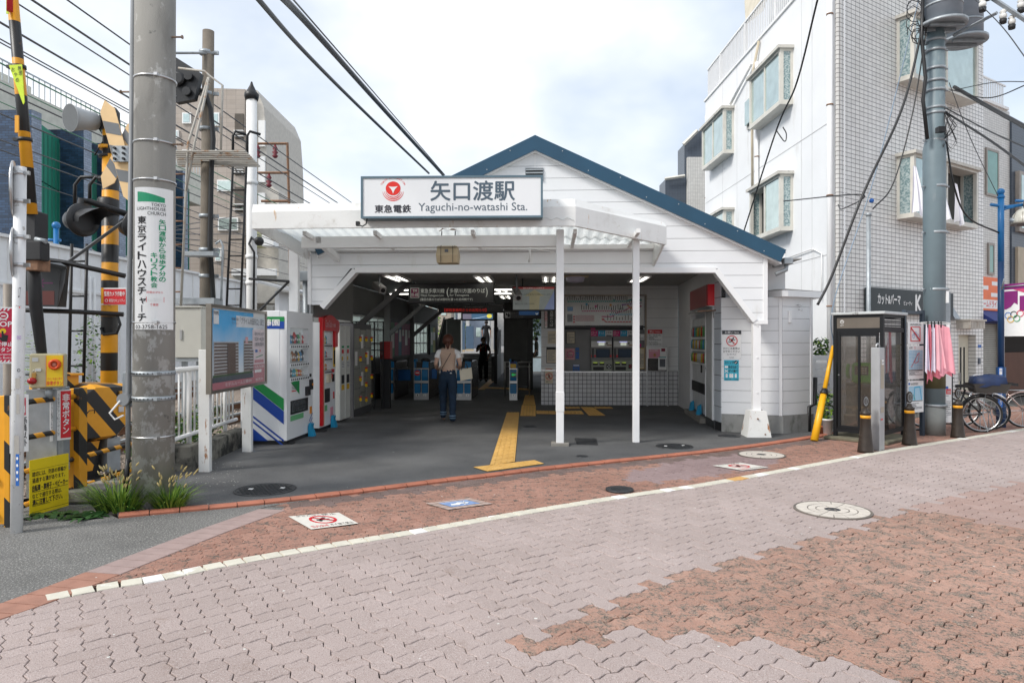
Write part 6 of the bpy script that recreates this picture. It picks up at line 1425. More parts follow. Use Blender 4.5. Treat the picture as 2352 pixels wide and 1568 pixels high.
n=len(P);mb.add([(x,0,z)for x,z in P]+[(x,-.07,z)for x,z in Pf],[tuple(range(n,2*n))]+[(i,(i+1)%n,n+(i+1)%n,n+i)for i in range(n)]);t.part(mb,'housing')
mb=MB(hazard('lid stripes',.3,1.0));mb.box(X(140),X(212),.25,.6,Z(905),Z(862));mb.box(X(136),X(218),.2,.65,Z(862),Z(857),.004);t.part(mb,'lid')
mb=MB(black);mb.box(X(205),X(240),.08,.35,.02,Z(1006));mb.box(X(195),X(250),.05,.4,0,.06);mb.m(hz_box);mb.prism([(X(180),.02,Z(1078)),(X(215),.02,Z(1078)),(X(232),.02,Z(1012)),(X(200),.02,Z(1012))],(0,.08,0));t.part(mb,'pedestal')
mb=MB(steel);mb.box(X(244),X(275),-.02,.2,.1,Z(1008),.006);t.part(mb,'cover_plate')
mb=MB(mat('brass',(.5,.28,.08)));mb.box(X(262),X(269),-.10,-.06,Z(912),Z(899),.003);mb.m(alu);mb.box(X(262),X(274),-.085,-.07,Z(948),Z(935));mb.m(black);mb.tube([(X(186),-.1,Z(945)),(X(190),-.12,Z(938)),(X(202),-.12,Z(938)),(X(204),-.1,Z(945))],.006,6);t.part(mb,'padlock')
b0,b1=W(72,492,5.75),W(26,-40,5.55)
t=Thing('crossing_barrier','raised yellow and black striped barrier boom at the left edge','barrier',WF,(b0.x,b0.y,.9))
mb=MB(hz_boom);mb.tube([b0,b1],[.047,.040],16);t.part(mb,'boom')
mb=MB(red);d=(b1-b0).normalized();c=b0+d*1.85;mb.tube([c+Vector((.02,-.045,-.25)),c+Vector((.02,-.045,.2))],.022,8);t.part(mb,'reflector')
mb=MB(blackm);a=W(74,530,5.8);mb.box(a.x-.07,a.x+.07,a.y-.06,a.y+.1,a.z-.14,a.z+.16,.008);mb.box(a.x-.09,a.x+.14,a.y-.1,a.y+.02,a.z-.26,a.z-.10,.008);mb.m(rust);mb.box(a.x-.05,a.x+.10,a.y-.08,a.y+.08,a.z-.34,a.z-.24);mb.m(steel);mb.cyl((a.x+.07,a.y-.06,a.z-.08),(a.x+.16,a.y-.06,a.z-.10),.02,n=8);t.part(mb,'hinge')
mb=MB(blackm);mb.tube([W(75,560,5.85),W(82,700,5.9),W(98,830,6.2),W(110,960,6.4)],[.055,.05,.04,.04],12);t.part(mb,'arm')
mb=MB(mat('fluorescent pennant',(.62,.80,.02),.5));c=W(36,150,5.6);P=[W(24,151,5.6),W(57,147,5.6),W(62,237,5.58),W(52,215,5.58)];mb.prism([W(20,150,5.55),W(50,148,5.55),W(56,235,5.55),W(53,240,5.55)],(0,.006,0));mb.prism([W(14,-10,5.52),W(20,-10,5.52),W(20,32,5.52),W(14,32,5.52)],(0,.005,0))
mb.pl=lambda x,y,l:W(x,y,5.55)-Vector((0,l*.0025,0));mb.m(ink)
for ch,x,y in(('無',45,157),('理',47,168),('お',30,160),('や',36,172),('め',40,184)):mb.text(ch,x-4,y+5,x+4,y-5,1)
t.part(mb,'pennant')
mb=MB(black)
for py in(152,314):z=W(0,py,5.6);k=(b0.z-z.z)/(b0.z-b1.z);c=b0+(b1-b0)*k;mb.lathe(c,[(.052,-.015),(.055,-.015),(.055,.015),(.052,.015)],14,d);mb.box(c.x-.09,c.x-.04,c.y-.02,c.y+.02,c.z-.012,c.z+.012)
t.part(mb,'clamp')
mb=MB(yellow);c=W(38,265,5.56);mb.box(c.x-.015,c.x+.015,c.y,c.y+.01,c.z-.14,c.z+.0);t.part(mb,'tag')
SY_=8.0;m0=W(249,784,SY_)
t=Thing('crossing_signal','yellow and black banded crossing signal mast with crossbuck, lamps and loudspeaker','crossing signal',WF,(m0.x,m0.y,0))
zt_=W(0,252,SY_).z;mb=MB(hz_pole);mb.cyl((m0.x,m0.y,0),(m0.x+.03,m0.y,zt_-.25),.088,n=24);mb.m(black);mb.lathe((m0.x+.03,m0.y,zt_-.25),[(.094,0),(.094,.22),(.06,.27),(.01,.28)],24);t.part(mb,'mast')
def cross(p0,p1,w,yoff,lab):
 a,b=W(*p0,SY_-.2+yoff),W(*p1,SY_-.2+yoff);d=(b-a);L=d.length;d.normalize();n=Vector((-d.z,0,d.x));mb=MB(mat('pale orange board',(.80,.55,.28),.5));w2=w/2
 def P(s,t_):return a+d*s+n*t_
 pts=[P(0,0),P(.12,w2),P(L-.12,w2),P(L,0),P(L-.12,-w2),P(.12,-w2)]
 mb.prism(pts,(0,.012,0));k=7;seg=(L-.24)/k
 for i in range(k):
  if i%2:mb.m(mat('grey board stripe',(.16,.17,.18),.5));mb.prism([P(.12+seg*i+.04,w2-.003)-Vector((0,.003,0)),P(.12+seg*(i+1)+.04,w2-.003)-Vector((0,.003,0)),P(.12+seg*(i+1)-.04,-w2+.003)-Vector((0,.003,0)),P(.12+seg*i-.04,-w2+.003)-Vector((0,.003,0))],(0,.002,0))
 t.part(mb,'crossbuck_board')
cross((240,230),(306,470),.17,0,1);cross((318,272),(236,434),.17,.03,2)
mb=MB(steel);c=W(275,353,SY_-.25);mb.box(c.x-.08,c.x+.09,c.y,c.y+.03,c.z-.09,c.z+.09);mb.m(black);[mb.cyl((c.x+i*.05,c.y-.03,c.z+j*.06),(c.x+i*.05,c.y,c.z+j*.06),.015,n=6)for i in(-1,1)for j in(-1,0,1)];mb.tube([W(268,350,SY_-.2),W(250,345,SY_-.02)],.02,6);t.part(mb,'bracket')
c=W(165,271,SY_-.25);ax=Vector((.46,.86,.12)).normalized();mb=MB(mat('grey horn',(.38,.40,.41),.4));mb.lathe(c-ax*.02,[(.155,0),(.135,.06),(.115,.16),(.105,.28),(.09,.30)],24,ax);mb.m(mat('horn inside',(.14,.15,.155),.6));mb.lathe(c-ax*.021,[(.15,0),(.06,.12)],24,ax);mb.m(steel);mb.lathe(c-ax*.02,[(.03,0),(.04,.06)],12,ax);mb.m(black);e=c+ax*.29;mb.lathe(e,[(.08,0),(.085,.05),(.05,.09)],16,ax);mb.tube([e+ax*.08,(m0.x-.02,m0.y-.05,e.z-.05)],.035,10);mb.tube([e+Vector((0,0,-.05)),e+Vector((.12,-.05,-.2)),(m0.x-.1,m0.y-.1,e.z-.42)],.008,6);t.part(mb,'loudspeaker')
def lamp(px,py,Y,lab):
 c=W(px,py,Y);mb=MB(mat('signal black',(.016,.017,.019),.4,var=.2));fx=Vector((.90,-.43,-.06)).normalized()
 mb.lathe(c-fx*.10,[(.10,-.12),(.12,-.05),(.125,.0),(.14,.06),(.185,.08),(.185,.10),(.12,.12)],28,fx)
 n=10;P=[];hood=[]
 s_=fx.cross(Vector((0,0,1))).normalized();u_=s_.cross(fx)
 for i in range(n+1):
  a=math.pi*(i/n)*1.2-math.pi*.1;q=s_*math.cos(a)*.125+u_*math.sin(a)*.125
  P+=[c+q,c+q*1.0+fx*(.10+.26*max(0,math.sin(a)))]
 mb.smooth=True;mb.add(P,[(2*i,2*i+1,2*i+3,2*i+2)for i in range(n)]);mb.smooth=False
 mb.m(mat('lens red',(.10,.004,.006),.1));mb.lathe(c-fx*.02,[(.11,0),(.08,.03),(.001,.04)],24,fx);return mb
t.part(lamp(192,505,SY_-.45,''),'signal_lamp');t.part(lamp(318,520,SY_-.2,''),'signal_lamp')
mb=MB(black);z=W(0,475,SY_).z;mb.tube([W(182,492,SY_-.4),W(186,460,SY_-.3),W(205,463,SY_-.25),W(322,502,SY_-.1)],.035,12);mb.lathe((m0.x,m0.y,z-.12),[(.10,0),(.115,.02),(.115,.2),(.10,.22)],20);t.part(mb,'lamp_arm')
for px0,py0,px1 in((172,480,245),(206,480,245)):mb=MB(black);mb.tube([W(px0,480,SY_-.05),W(px0,425,SY_-.05),W(px0+14,407,SY_-.05),W(px1,407+(px0-172)*.3,SY_-.02)],.020,8);t.part(mb,'guard_hoop')
mb=MB(yellow);c=W(248,340,SY_);mb.lathe(c,[(.093,-.02),(.10,-.02),(.10,.02),(.093,.02)],20);mb.m(black);c=W(248,360,SY_);mb.lathe(c,[(.093,-.015),(.10,-.015),(.10,.015),(.093,.015)],20);c=W(248,413,SY_);mb.lathe(c,[(.093,-.02),(.102,-.02),(.102,.02),(.093,.02)],20);t.part(mb,'collar')
mb=MB(mat('signal black',(.016,.017,.019)));Y=7.6
P=[W(57,597,Y),W(153,611,Y),W(150,640,Y),W(131,708,Y),W(57,706,Y)];mb.prism([W(57,600,Y),W(140,606,Y),W(132,704,Y),W(57,702,Y)],(0,.15,0));mb.add([W(57,598,Y),W(140,604,Y),W(153,612,Y-.3),W(57,592,Y-.32),W(57,604,Y),W(140,608,Y),W(150,618,Y-.29),W(57,598,Y-.31)],[(0,1,2,3),(7,6,5,4),(2,6,7,3),(1,5,6,2)]);mb.prism([W(140,606,Y),W(152,615,Y-.3),W(148,650,Y-.25),W(133,704,Y)],(.01,0,0))
t.part(mb,'indicator_box')
mb=MB(mat('unlit arrow',(.09,.005,.06),.4));mb.pl=lambda x,y,l:W(x,y,Y)-Vector((0,.002*l,0))
for s in(1,-1):
 a=(64,84)if s>0 else(122,92);yy=637 if s>0 else 650
 mb.line(a[0],yy,a[1],yy,3,1);mb.line(a[1],yy,a[1]-s*9,yy-9,3,1);mb.line(a[1],yy,a[1]-s*9,yy+9,3,1)
t.part(mb,'arrow');mb=MB(mat('dim red panel',(.10,.02,.015),.35));mb.pl=lambda x,y,l:W(x,y,Y)-Vector((0,.002*l,0));mb.rect(60,700,125,668,1);t.part(mb,'lens_panel')
for p in(((58,590),(150,603),(288,634),.028),((57,712),(180,716),(284,722),.026)):mb=MB(black);mb.tube([W(*p[0],Y+.1),W(*p[1],Y+.15),W(*p[2],SY_-.12)],p[3],4);t.part(mb,'support_bar')
mb=MB(mat('grey worn bar',(.13,.14,.15),.5,var=.2));mb.tube([W(150,606,7.9),W(288,506,7.75)],.022,4);t.part(mb,'stay')
mb=MB(black);mb.tube([W(232,722,SY_-.1),W(270,724,SY_-.12),W(276,745,SY_-.12),W(268,765,SY_-.12),W(238,768,SY_-.1),W(232,752,SY_-.1)],.017,8);t.part(mb,'cable')
f_=fr2(232,SY_-.12,290,SY_-.12)
def cw_(mb,X,Z):mb.m(yellow);mb.rect(X(232),Z(697),X(238),Z(661),.5);mb.m(red);mb.rect(X(238),Z(699),X(289),Z(664),1);mb.m(paper);mb.text('監視カメラ作動中',X(240),Z(680),X(287),Z(669),2,.015);mb.ring(X(245),Z(690),.018,.005,2);mb.text('東急セキュリティ',X(251),Z(694),X(287),Z(686),2)
plate2('camera_sign','small red camera warning sign on the banded mast','sign',f_,(232,661,290,700),cw_,paper)
def ladder(x0,x1,x0b,x1b,y0,y1,Y,n,lab,r=.018,m=black):
 t=Thing('ladder',lab,'ladder',WF,tuple(W((x0b+x1b)/2,y1,Y)))
 mb=MB(m);mb.tube([W(x0,y0,Y),W(x0b,y1,Y)],r,6);t.part(mb,'side_rail');mb=MB(m);mb.tube([W(x1,y0,Y),W(x1b,y1,Y)],r,6);t.part(mb,'side_rail')
 for i in range(n):
  k=(i+.5)/n;mb=MB(m);mb.tube([W(x0+(x0b-x0)*k,y0+(y1-y0)*k,Y),W(x1+(x1b-x1)*k,y0+(y1-y0)*k,Y)],r*.7,6);t.part(mb,'rung')
 return t
ladder(165,200,158,192,560,880,8.15,4,'black ladder beside the yellow and black signal mast')
tl_=ladder(535,566,520,552,380,720,10.6,9,'black ladder leaning before the white capped mast')
mb=MB(black);[mb.tube([W(a,380,10.6),W(a,312,10.6),W(a+6,302,10.6),W(a+30,309,10.7)],.022,8)for a in(535,568)];tl_.part(mb,'top_hoop')
t=Thing('white_mast','white steel mast with a black pointed cap behind the poster board','mast',WF,tuple(G(575,1000)*1.0))
c=W(578,784,11.2);mb=MB(white);mb.cyl((c.x,c.y,0),(c.x-.0,c.y,W(0,218,11.2).z),.082,n=20);[mb.lathe((c.x,c.y,W(0,y,11.2).z),[(.082,-.03),(.095,-.03),(.095,.03),(.082,.03)],20)for y in(420,590,650)];t.part(mb,'mast')
mb=MB(black);mb.lathe((c.x,c.y,W(0,219,11.2).z),[(.10,-.08),(.115,-.02),(.115,.02),(.085,.05),(.03,.16),(.012,.22)],20);t.part(mb,'cap')
mb=MB(black);mb.tube([W(578,545,11.1),W(572,560,11),W(584,580,11),W(582,760,11)],.018,8);t.part(mb,'cable')
mb=MB(black);mb.tube([W(572,640,11),W(664,646,10.9)],.02,4);mb.tube([W(664,646,10.9),W(595,714,10.9)],.02,4);mb.ball(W(595,554,10.9),.075);mb.tube([W(590,554,10.9),W(580,548,11.1)],.02,6);t.part(mb,'bracket')
c=W(471,784,10.2);t=Thing('concrete_mast','thinner brown grey concrete mast with cage platform and signal','mast',WF,(c.x,c.y,0))
mb=MB(mat('brownish mast concrete',(.17,.145,.115),.85,var=.15,vs=5,bump=.003));mb.cyl((c.x+.0,c.y,0),(c.x+.05,c.y,W(0,72,10.2).z),.098,.082,20);t.part(mb,'pole')
for y in(122,216,297,497,574,634,690):mb=MB(steel);mb.lathe((c.x+.02,c.y,W(0,y,10.2).z),[(.09,-.025),(.105,-.025),(.105,.025),(.09,.025)],16);mb.box(c.x+.09,c.x+.2,c.y-.02,c.y+.02,W(0,y,10.2).z-.025,W(0,y,10.2).z+.025);t.part(mb,'band')
mb=MB(black);mb.tube([W(446,228,10),W(458,205,10),W(470,212,10.1),W(484,250,10.1),W(490,320,10.1),W(486,380,10.1),W(482,560,10.1),W(492,720,10.1)],.035,10);t.part(mb,'cable')
mb=MB(mat('signal black',(.016,.017,.019)));Yb=9.9;mb.prism([W(404,132,Yb),W(461,168,Yb),W(446,228,Yb),W(404,236,Yb)],(0,.1,0));mb.lathe(W(410,182,Yb-.02),[(.10,0),(.10,.04),(.07,.05)],20,(0,-1,0));[mb.lathe(W(x,y,Yb-.02),[(.06,0),(.06,.04)],16,(0,-1,0))for x,y in((434,176),(430,211))];t.part(mb,'signal_head')
mb=MB(steel);mb.tube([W(400,122,9.9),W(500,122,10.2)],.02,4);mb.tube([W(400,222,9.9),W(450,221,10.1)],.025,4);t.part(mb,'cross_arm')
mb=MB(mat('rusty galvanised',(.42,.40,.36),.6,metal=.2,dirt=[((.30,.15,.06),7,.55,.68)]));
for k in range(9):a,b=W(400+k*1,342+k*3.2,9.6+k*.1),W(505+k*6,335+k*5,9.6+k*.1);mb.box(a.x,a.x+1.0+k*.03,a.y+k*.0,a.y+.05,W(0,345,9.6).z-.02,W(0,345,9.6).z)
t.part(mb,'platform')
for pts in([(410,157),(470,164),(482,175),(511,196),(507,355)],[(478,180),(432,330),(427,440),(415,720)],[(481,178),(447,330),(427,440)],[(478,178),(481,190)]):
 mb=MB(MATS['rusty galvanised']);mb.tube([W(x,y,9.7)for x,y in pts],.017,6);t.part(mb,'cage_bar')
for k in range(6):mb=MB(rust);mb.tube([W(403,400+k*54,9.75),W(424-k,400+k*54,9.75)],.012,6);t.part(mb,'rung')
mb=MB(steel);mb.box(W(430,0,10).x,W(500,0,10).x,9.85,10.05,W(0,590,10).z,W(0,580,10).z);mb.box(W(418,0,10).x,W(505,0,10).x,9.8,10.1,W(0,700,10).z,W(0,686,10).z);mb.tube([W(495,560,10),W(506,552,10),W(512,565,10),W(508,690,10)],.018,8);t.part(mb,'bracket')
a,b=W(400,706,9.2),W(463,822,9.2);mb=MB(mat('pale grey cabinet',(.50,.49,.44),.45,var=.04));mb.box(a.x,b.x,9.2,9.5,b.z,a.z,.01);mb.box(a.x-.01,b.x+.01,9.18,9.52,a.z,a.z+.02);t=Thing('relay_cabinet','pale grey cabinet on posts behind the white guard fence','cabinet',WF,((a.x+b.x)/2,9.3,0));t.part(mb,'housing');mb=MB(steel);[mb.box(x,x+.06,9.3,9.36,0,b.z)for x in(a.x+.05,b.x-.12)];mb.box(a.x-.05,b.x+.05,9.22,9.4,b.z-.05,b.z-.003);t.part(mb,'stand');mb=MB(alu);mb.box(a.x+.08,a.x+.11,9.185,9.2,b.z+.25,b.z+.38);t.part(mb,'handle')
FXa,FXb=Vector((-3.86,7.72)),Vector((-3.98,9.85));yaw=math.atan2(FXb.y-FXa.y,FXb.x-FXa.x);ff=Fr(FXa.x,FXa.y,yaw);FL=(FXb-FXa).length
t=Thing('guard_fence','white tubular guard fence behind the poster board','fence',ff,(FL/2,0,.2));
for z,r in((1.17,.032),(.38,.026)):mb=MB(white);mb.cyl((0,0,z),(FL,0,z),r,n=12);t.part(mb,'rail')
for i in range(14):mb=MB(white);u=.07+i*.148;mb.cyl((u,0,.4),(u,0,1.15),.0125,n=8);t.part(mb,'bar')
for u in(.55,1.75):mb=MB(white);mb.cyl((u,.02,.1),(u,.02,1.17),.03,n=10);t.part(mb,'post')
mb=MB(mat('mossy kerb concrete',(.20,.19,.16),.9,var=.2,vs=6,bump=.006,bs=60,dirt=[((.02,.02,.018),4,.42,.60)]));mb.box(.12,FL,-.16,.02,0,.26,.012);mb.box(.1,.36,-.18,.1,0,.30,.012);solo(mb,'kerb_wall','low blackened concrete kerb wall under the white guard fence','kerb wall',ff)
pa,pb=Vector((-3.415,7.72)),Vector((-3.50,9.66));yaw=math.atan2(pb.y-pa.y,pb.x-pa.x);pf=Fr(pa.x,pa.y,yaw);PLn=(pb-pa).length
def pp_(px,py):return pf.hit(px,py,0)
zb_,zt2=(pp_(478,901)[1]+pp_(610,884)[1])/2,(pp_(478,696)[1]+pp_(610,716)[1])/2
t=Thing('poster_board','framed apartment poster on two rusty white posts left of the vending machines','poster board',pf,(PLn/2,.03,0))
u0,u1=pp_(479,800)[0],pp_(609,800)[0];fb=mat('bronze steel frame',(.30,.27,.23),.35,metal=.7)
mb=MB(fb);e=.035
for q in((u0,u1,zt2-e,zt2),(u0,u1,zb_,zb_+e),(u0,u0+e,zb_+e,zt2-e),(u1-e,u1,zb_+e,zt2-e)):mb.box(q[0],q[1],-.03,.03,q[2],q[3])
t.part(mb,'frame')
mb=MB(paper);mb.box(u0+.02,u1-.02,-.005,.02,zb_+.02,zt2-.02);X=lambda x:u0+(u1-u0)*x;Z=lambda y:zt2-(zt2-zb_)*y;mb.pl=vplane(-.005)
skyb=NT('poster sky print');sp_=skyb.n('ShaderNodeSeparateXYZ');skyb.l(skyb.coord(),sp_.inputs[0]);g_=skyb.ramp(skyb.math('ADD',skyb.math('MULTIPLY',sp_.outputs[2],.5),skyb.math('MULTIPLY',skyb.noise(2.5,4),.22)),.68,.98,(.74,.79,.83,1),(.09,.42,.76,1));skyb.l(g_,skyb.b.inputs['Base Color']);skyb.b.inputs['Roughness'].default_value=.6;skyb.b.inputs['Specular IOR Level'].default_value=.05
mb.m(skyb.m);mb.rect(X(.04),Z(.84),X(.74),Z(.05),1);mb.m(mat('white fade',(.72,.74,.76),.6,spec=.05));mb.rect(X(.42),Z(.24),X(.97),Z(.10),1.5)
mb.m(mat('pink poster',(.72,.62,.64),.6,spec=.05));mb.rect(X(.72),Z(.84),X(.97),Z(.26),1.6);mb.m(mat('rose band',(.50,.16,.19),.35));mb.rect(X(.04),Z(.965),X(.97),Z(.885),2);mb.rect(X(.74),Z(.885),X(.97),Z(.72),2);mb.rect(X(.76),Z(.70),X(.95),Z(.66),2)
mb.m(mat('asphalt print',(.06,.07,.09),.4));mb.rect(X(.04),Z(.885),X(.73),Z(.825),2);mb.m(mat('green print',(.05,.10,.03),.5));mb.rect(X(.05),Z(.825),X(.72),Z(.80),2)
twr=mat('tower print',(.34,.30,.27),.5);twd=mat('tower dark print',(.12,.075,.055),.5);twl=mat('tower light print',(.55,.57,.60),.5)
for x0_,x1_,y0_ in((.06,.46,.42),(.55,.72,.40),(.66,.74,.52)):
 mb.m(twr);mb.rect(X(x0_),Z(.80),X(x1_),Z(y0_),2);n=int((.80-y0_)/.038)
 for k in range(n):mb.m(twd);mb.rect(X(x0_+.01),Z(y0_+.03+k*.038),X(x1_-.01),Z(y0_+.012+k*.038),3);mb.m(twl);mb.rect(X(x0_),Z(y0_+.012+k*.038),X(x1_),Z(y0_+.003+k*.038),4)
mb.m(twd);mb.rect(X(.26),Z(.80),X(.40),Z(.44),4.5);mb.m(mat('pink sun glow',(.75,.35,.35),.5));mb.rect(X(.58),Z(.44),X(.63),Z(.36),3)
mb.m(inkg);mb.text('「プライム大田矢口」誕生',X(.48),Z(.20),X(.955),Z(.115),3);mb.text('新築分譲',X(.34),Z(.165),X(.455),Z(.125),3);mb.text('マンション',X(.34),Z(.21),X(.455),Z(.175),3);mb.text('南向き中心107戸',X(.76),Z(.34),X(.95),Z(.29),3);mb.text('3LDK〜4LDK',X(.76),Z(.41),X(.95),Z(.36),3);mb.text('2駅利用可',X(.76),Z(.48),X(.95),Z(.43),3)
mb.m(blueink);mb.rect(X(.77),Z(.56),X(.82),Z(.525),3);mb.m(red);mb.ell(X(.87),Z(.54),.02,l=3);mb.m(greenink);mb.line(X(.78),Z(.63),X(.93),Z(.60),.012,3)
mb.m(paper);mb.rect(X(.055),Z(.22),X(.135),Z(.06),3);mb.text('モデルルーム公開中!',X(.23),Z(.945),X(.70),Z(.90),3);mb.rect(X(.76),Z(.83),X(.9),Z(.79),3);mb.text('0120-216-800',X(.76),Z(.77),X(.95),Z(.735),3);mb.text('販売中',X(.78),Z(.94),X(.93),Z(.905),3);mb.m(ink);mb.text('PRIME',X(.06),Z(.115),X(.13),Z(.075),4)
t.part(mb,'poster');mb=MB(glass('poster glass',(.6,.65,.68),.04,.02));mb.box(u0+.03,u1-.03,-.024,-.021,zb_+.03,zt2-.03);t.part(mb,'cover_glass')
for px,py,r in((487,1085,.062),(580,1039,.062)):
 g=pf.loc(G(px,py));mb=MB(rustw);mb.box(g.x-.02,g.x+.055,.035,.035+r*2,0,zb_+.5,.004);t.part(mb,'post')
lf=[mat('leaf green',(.045,.13,.015),.6,var=.35,vs=6),mat('leaf yellow green',(.21,.33,.04),.6,var=.3,vs=6),mat('leaf dark green',(.02,.07,.015),.5,var=.3,vs=6)]
for m in lf:m.node_tree.nodes['Principled BSDF'].inputs['Subsurface Weight'].default_value=0
straw=mat('seed head straw',(.42,.33,.14),.8,var=.2)
def blade(mb,p,d,L,w,bend,n=4):
 d=Vector(d).normalized();s_=d.cross(Vector((0,0,1)));s_=s_.normalized()if s_.length>.01 else Vector((1,0,0));P=[];q=Vector(p)
 for i in range(n+1):
  k=i/n;P+=[q-s_*w*(1-k)**.7,q+s_*w*(1-k)**.7];d=(d+Vector((d.x*bend*.5,d.y*bend*.5,-bend*.5))).normalized();q=q+d*L/n
 mb.add(P,[(2*i,2*i+1,2*i+3,2*i+2)for i in range(n)]);return q
def weeds(px,py,rad,h,n,heads,lab,seed):
 g=G(px,py);r_=random.Random(seed);t=Thing('weed_clump',lab,'weeds',WF,(g.x,g.y,0));mb=MB(lf[1])
 for i in range(n):
  a=r_.uniform(0,6.28);rr=rad*r_.random()**.6*.45;mb.m(lf[1]if r_.random()<.6 else lf[0]);blade(mb,(g.x+rr*math.cos(a),g.y+.1+rr*math.sin(a)*.6,0),(math.cos(a)*.7,math.sin(a)*.7,r_.uniform(.9,2.2)),h*r_.uniform(.5,1.1),.0065,r_.uniform(.10,.5))
 t.part(mb,'leaves');mb=MB(straw)
 for i in range(heads):
  a=r_.uniform(0,6.28);mb.m(lf[1]);p0=Vector((g.x+.05*math.cos(a),g.y+.1,0));L=h*r_.uniform(.5,1.0);e=blade(mb,p0,(math.cos(a)*r_.uniform(.1,.7),math.sin(a)*.4,1.6),L,.0035,.10);dd=Vector((math.cos(a)*.6,0,.7)).normalized()
  mb.m(straw);mb.lathe(e,[(.002,0),(.007,.01),(.008,.024),(.006,.038),(.002,.048)],7,dd)
 t.part(mb,'seed_heads')
weeds(258,1178,.42,.34,520,44,'tall weed clump with straw seed heads left of the concrete pole',1)
weeds(374,1174,.30,.31,360,36,'weed clump with yellow seed heads right of the concrete pole',2)
weeds(2022,1031,.05,.10,26,0,'tiny weed at the foot of the grey steel pillar',3);weeds(1752,996,.06,.10,34,0,'small weed at the plinth of the boarded bay',4)
def leafmass(mb,c,rad,n,size,seed,flat_=1.0):
 r_=random.Random(seed);c=Vector(c)
 for i in range(n):
  d=Vector((r_.gauss(0,1),r_.gauss(0,1),r_.gauss(0,1))).normalized()*r_.random()**.4;p=c+Vector((d.x*rad[0],d.y*rad[1],d.z*rad[2]));s=size*r_.uniform(.6,1.3);mb.m(lf[r_.choice((0,0,1,2))])
  a=Vector((r_.gauss(0,1),r_.gauss(0,1),r_.gauss(0,.5))).normalized();b=a.cross(Vector((r_.gauss(0,1),r_.gauss(0,1),1))).normalized()*.45;mb.add([p-a*s,p+b*s,p+a*s,p-b*s],[(0,1,2,3)])
mb=MB(lf[0]);r_=random.Random(5)
for k in range(14):u=.1+k*.15;q=ff.w((u,.28+r_.uniform(-.05,.2),.32));leafmass(mb,q,(.15,.16,r_.uniform(.2,.40)),170,.03,20+k)
o=solo(mb,'ground_plants','mixed green weeds growing through the white guard fence','weeds',kind='stuff')
mb=MB(lf[2]);g=G(118,1195)
for i in range(60):a=r_.uniform(0,6.28);blade(mb,(g.x+r_.uniform(-.28,.32),g.y+.12+r_.uniform(-.08,.1),0),(math.cos(a),math.sin(a)*.8,.9),r_.uniform(.10,.20),.028,.6)
solo(mb,'broadleaf_plant','dark broad leaved plant under the yellow warning sign','plant')
mb=MB(lf[1]);c=W(78,810,9.5)
for k in range(26):q=c+Vector((r_.uniform(-.25,.2),r_.uniform(-.1,.1),0));hh=r_.uniform(.15,.55);[blade(mb,(q.x,q.y,c.z-.8+j*.04),(math.cos(j*2.4),math.sin(j*2.4),.6),.07,.006,.3,2)for j in range(int((hh+.6)/.04))]
solo(mb,'feathery_shrub','light green feathery shrub behind the red stop sign','shrub')
for px,py,lab in((418,545,''),):pass
mb=MB(lf[0]);c=W(212,800,9.8);leafmass(mb,(c.x,c.y,c.z),(.28,.1,.55),260,.03,77);solo(mb,'climbing_plant','thin green climber beside the ladder at the signal mast','climber')
mb=MB(mat('brown ballast',(.24,.19,.15),.9,var=.3,vs=14,bump=.04,bs=26));mb.quad((-13,-9,-.02),(-4.5,-9,-.02),(-4.4,60,-.02),(-13,60,-.02));r_=random.Random(11)
struct(mb,'track_bed',S)
mb=MB(mat('ballast stones',(.30,.25,.21),.9,var=.35,vs=30))
for i in range(2600):
 v=-4.6+12*r_.random()**1.4;u=r_.uniform(-8.5,-4.45);s=r_.uniform(.02,.04);a=r_.uniform(0,3);z=r_.uniform(-.02,.015)
 P=[(u+s*math.cos(a+k*1.57)*r_.uniform(.7,1.2),v+s*math.sin(a+k*1.57)*r_.uniform(.7,1.2),z)for k in range(4)]+[(u,v,z+s*.9)];mb.add(P,[(0,1,4),(1,2,4),(2,3,4),(3,0,4)])
o=solo(mb,'ballast','brown stone ballast around the rusty rails','ballast',S,kind='stuff')
rl_=mat('rusty rail',(.17,.08,.04),.6,var=.25)
for i,u in enumerate((-5.3,-6.37,-9.2,-10.27)):
 mb=MB(rl_);mb.box(u-.06,u+.06,-9,55,-.01,.015);mb.box(u-.012,u+.012,-9,55,.015,.11);mb.m(steel);mb.box(u-.033,u+.033,-9,55,.11,.145);solo(mb,'rail',['nearest rusty rail of the near track','second rusty rail of the near track','nearer rail of the far track','farthest rail below the white wall'][i],'rail',S,'running rails')
# ================================================================ RIGHT: BUILDINGS
CN=Vector((6.45,13.5));TB=Fr(CN.x,CN.y,R(32.6));WB=Fr(CN.x-.06,CN.y+.08,R(91.4));BH=10.4
bt=tilemat('white facade tile',(.80,.79,.77),(.07,.065,.065),.15,.091,.0105,'xz',off=0,bump=.004)
stucco=mat('white sprayed wall',(.78,.79,.80),.75,var=.03,vs=1.2,bump=.006,bs=45,dirt=[((.56,.55,.52),1.6,.62,.82,(1,1,.3))])
t=Thing('apartment_block','white corner block, tiled towards the street and rough white towards the station','building',TB,(0,0,0))
def bpart(fr,mb,name,parent=None):
 mb.v=[tuple(TB.loc(fr.w(p)))for p in mb.v];return t.part(mb,name,parent)
mb=MB(bt);dx0,dx1,dz=4.85,5.72,1.66;TU=6.1
for q in((.10,dx0,-.3,BH),(dx1,TU,-.3,BH),(dx0,dx1,dz,BH)):mb.box(q[0],q[1],0,.25,q[2],q[3])
mb.box(TU-.25,TU,.26,6,0,BH);t.part(mb,'tiled_wall')
mb=MB(tilemat('white corner tile',(.70,.69,.67),(.13,.12,.12),.06,.091,.0105,'xz',bump=.004));P=[]
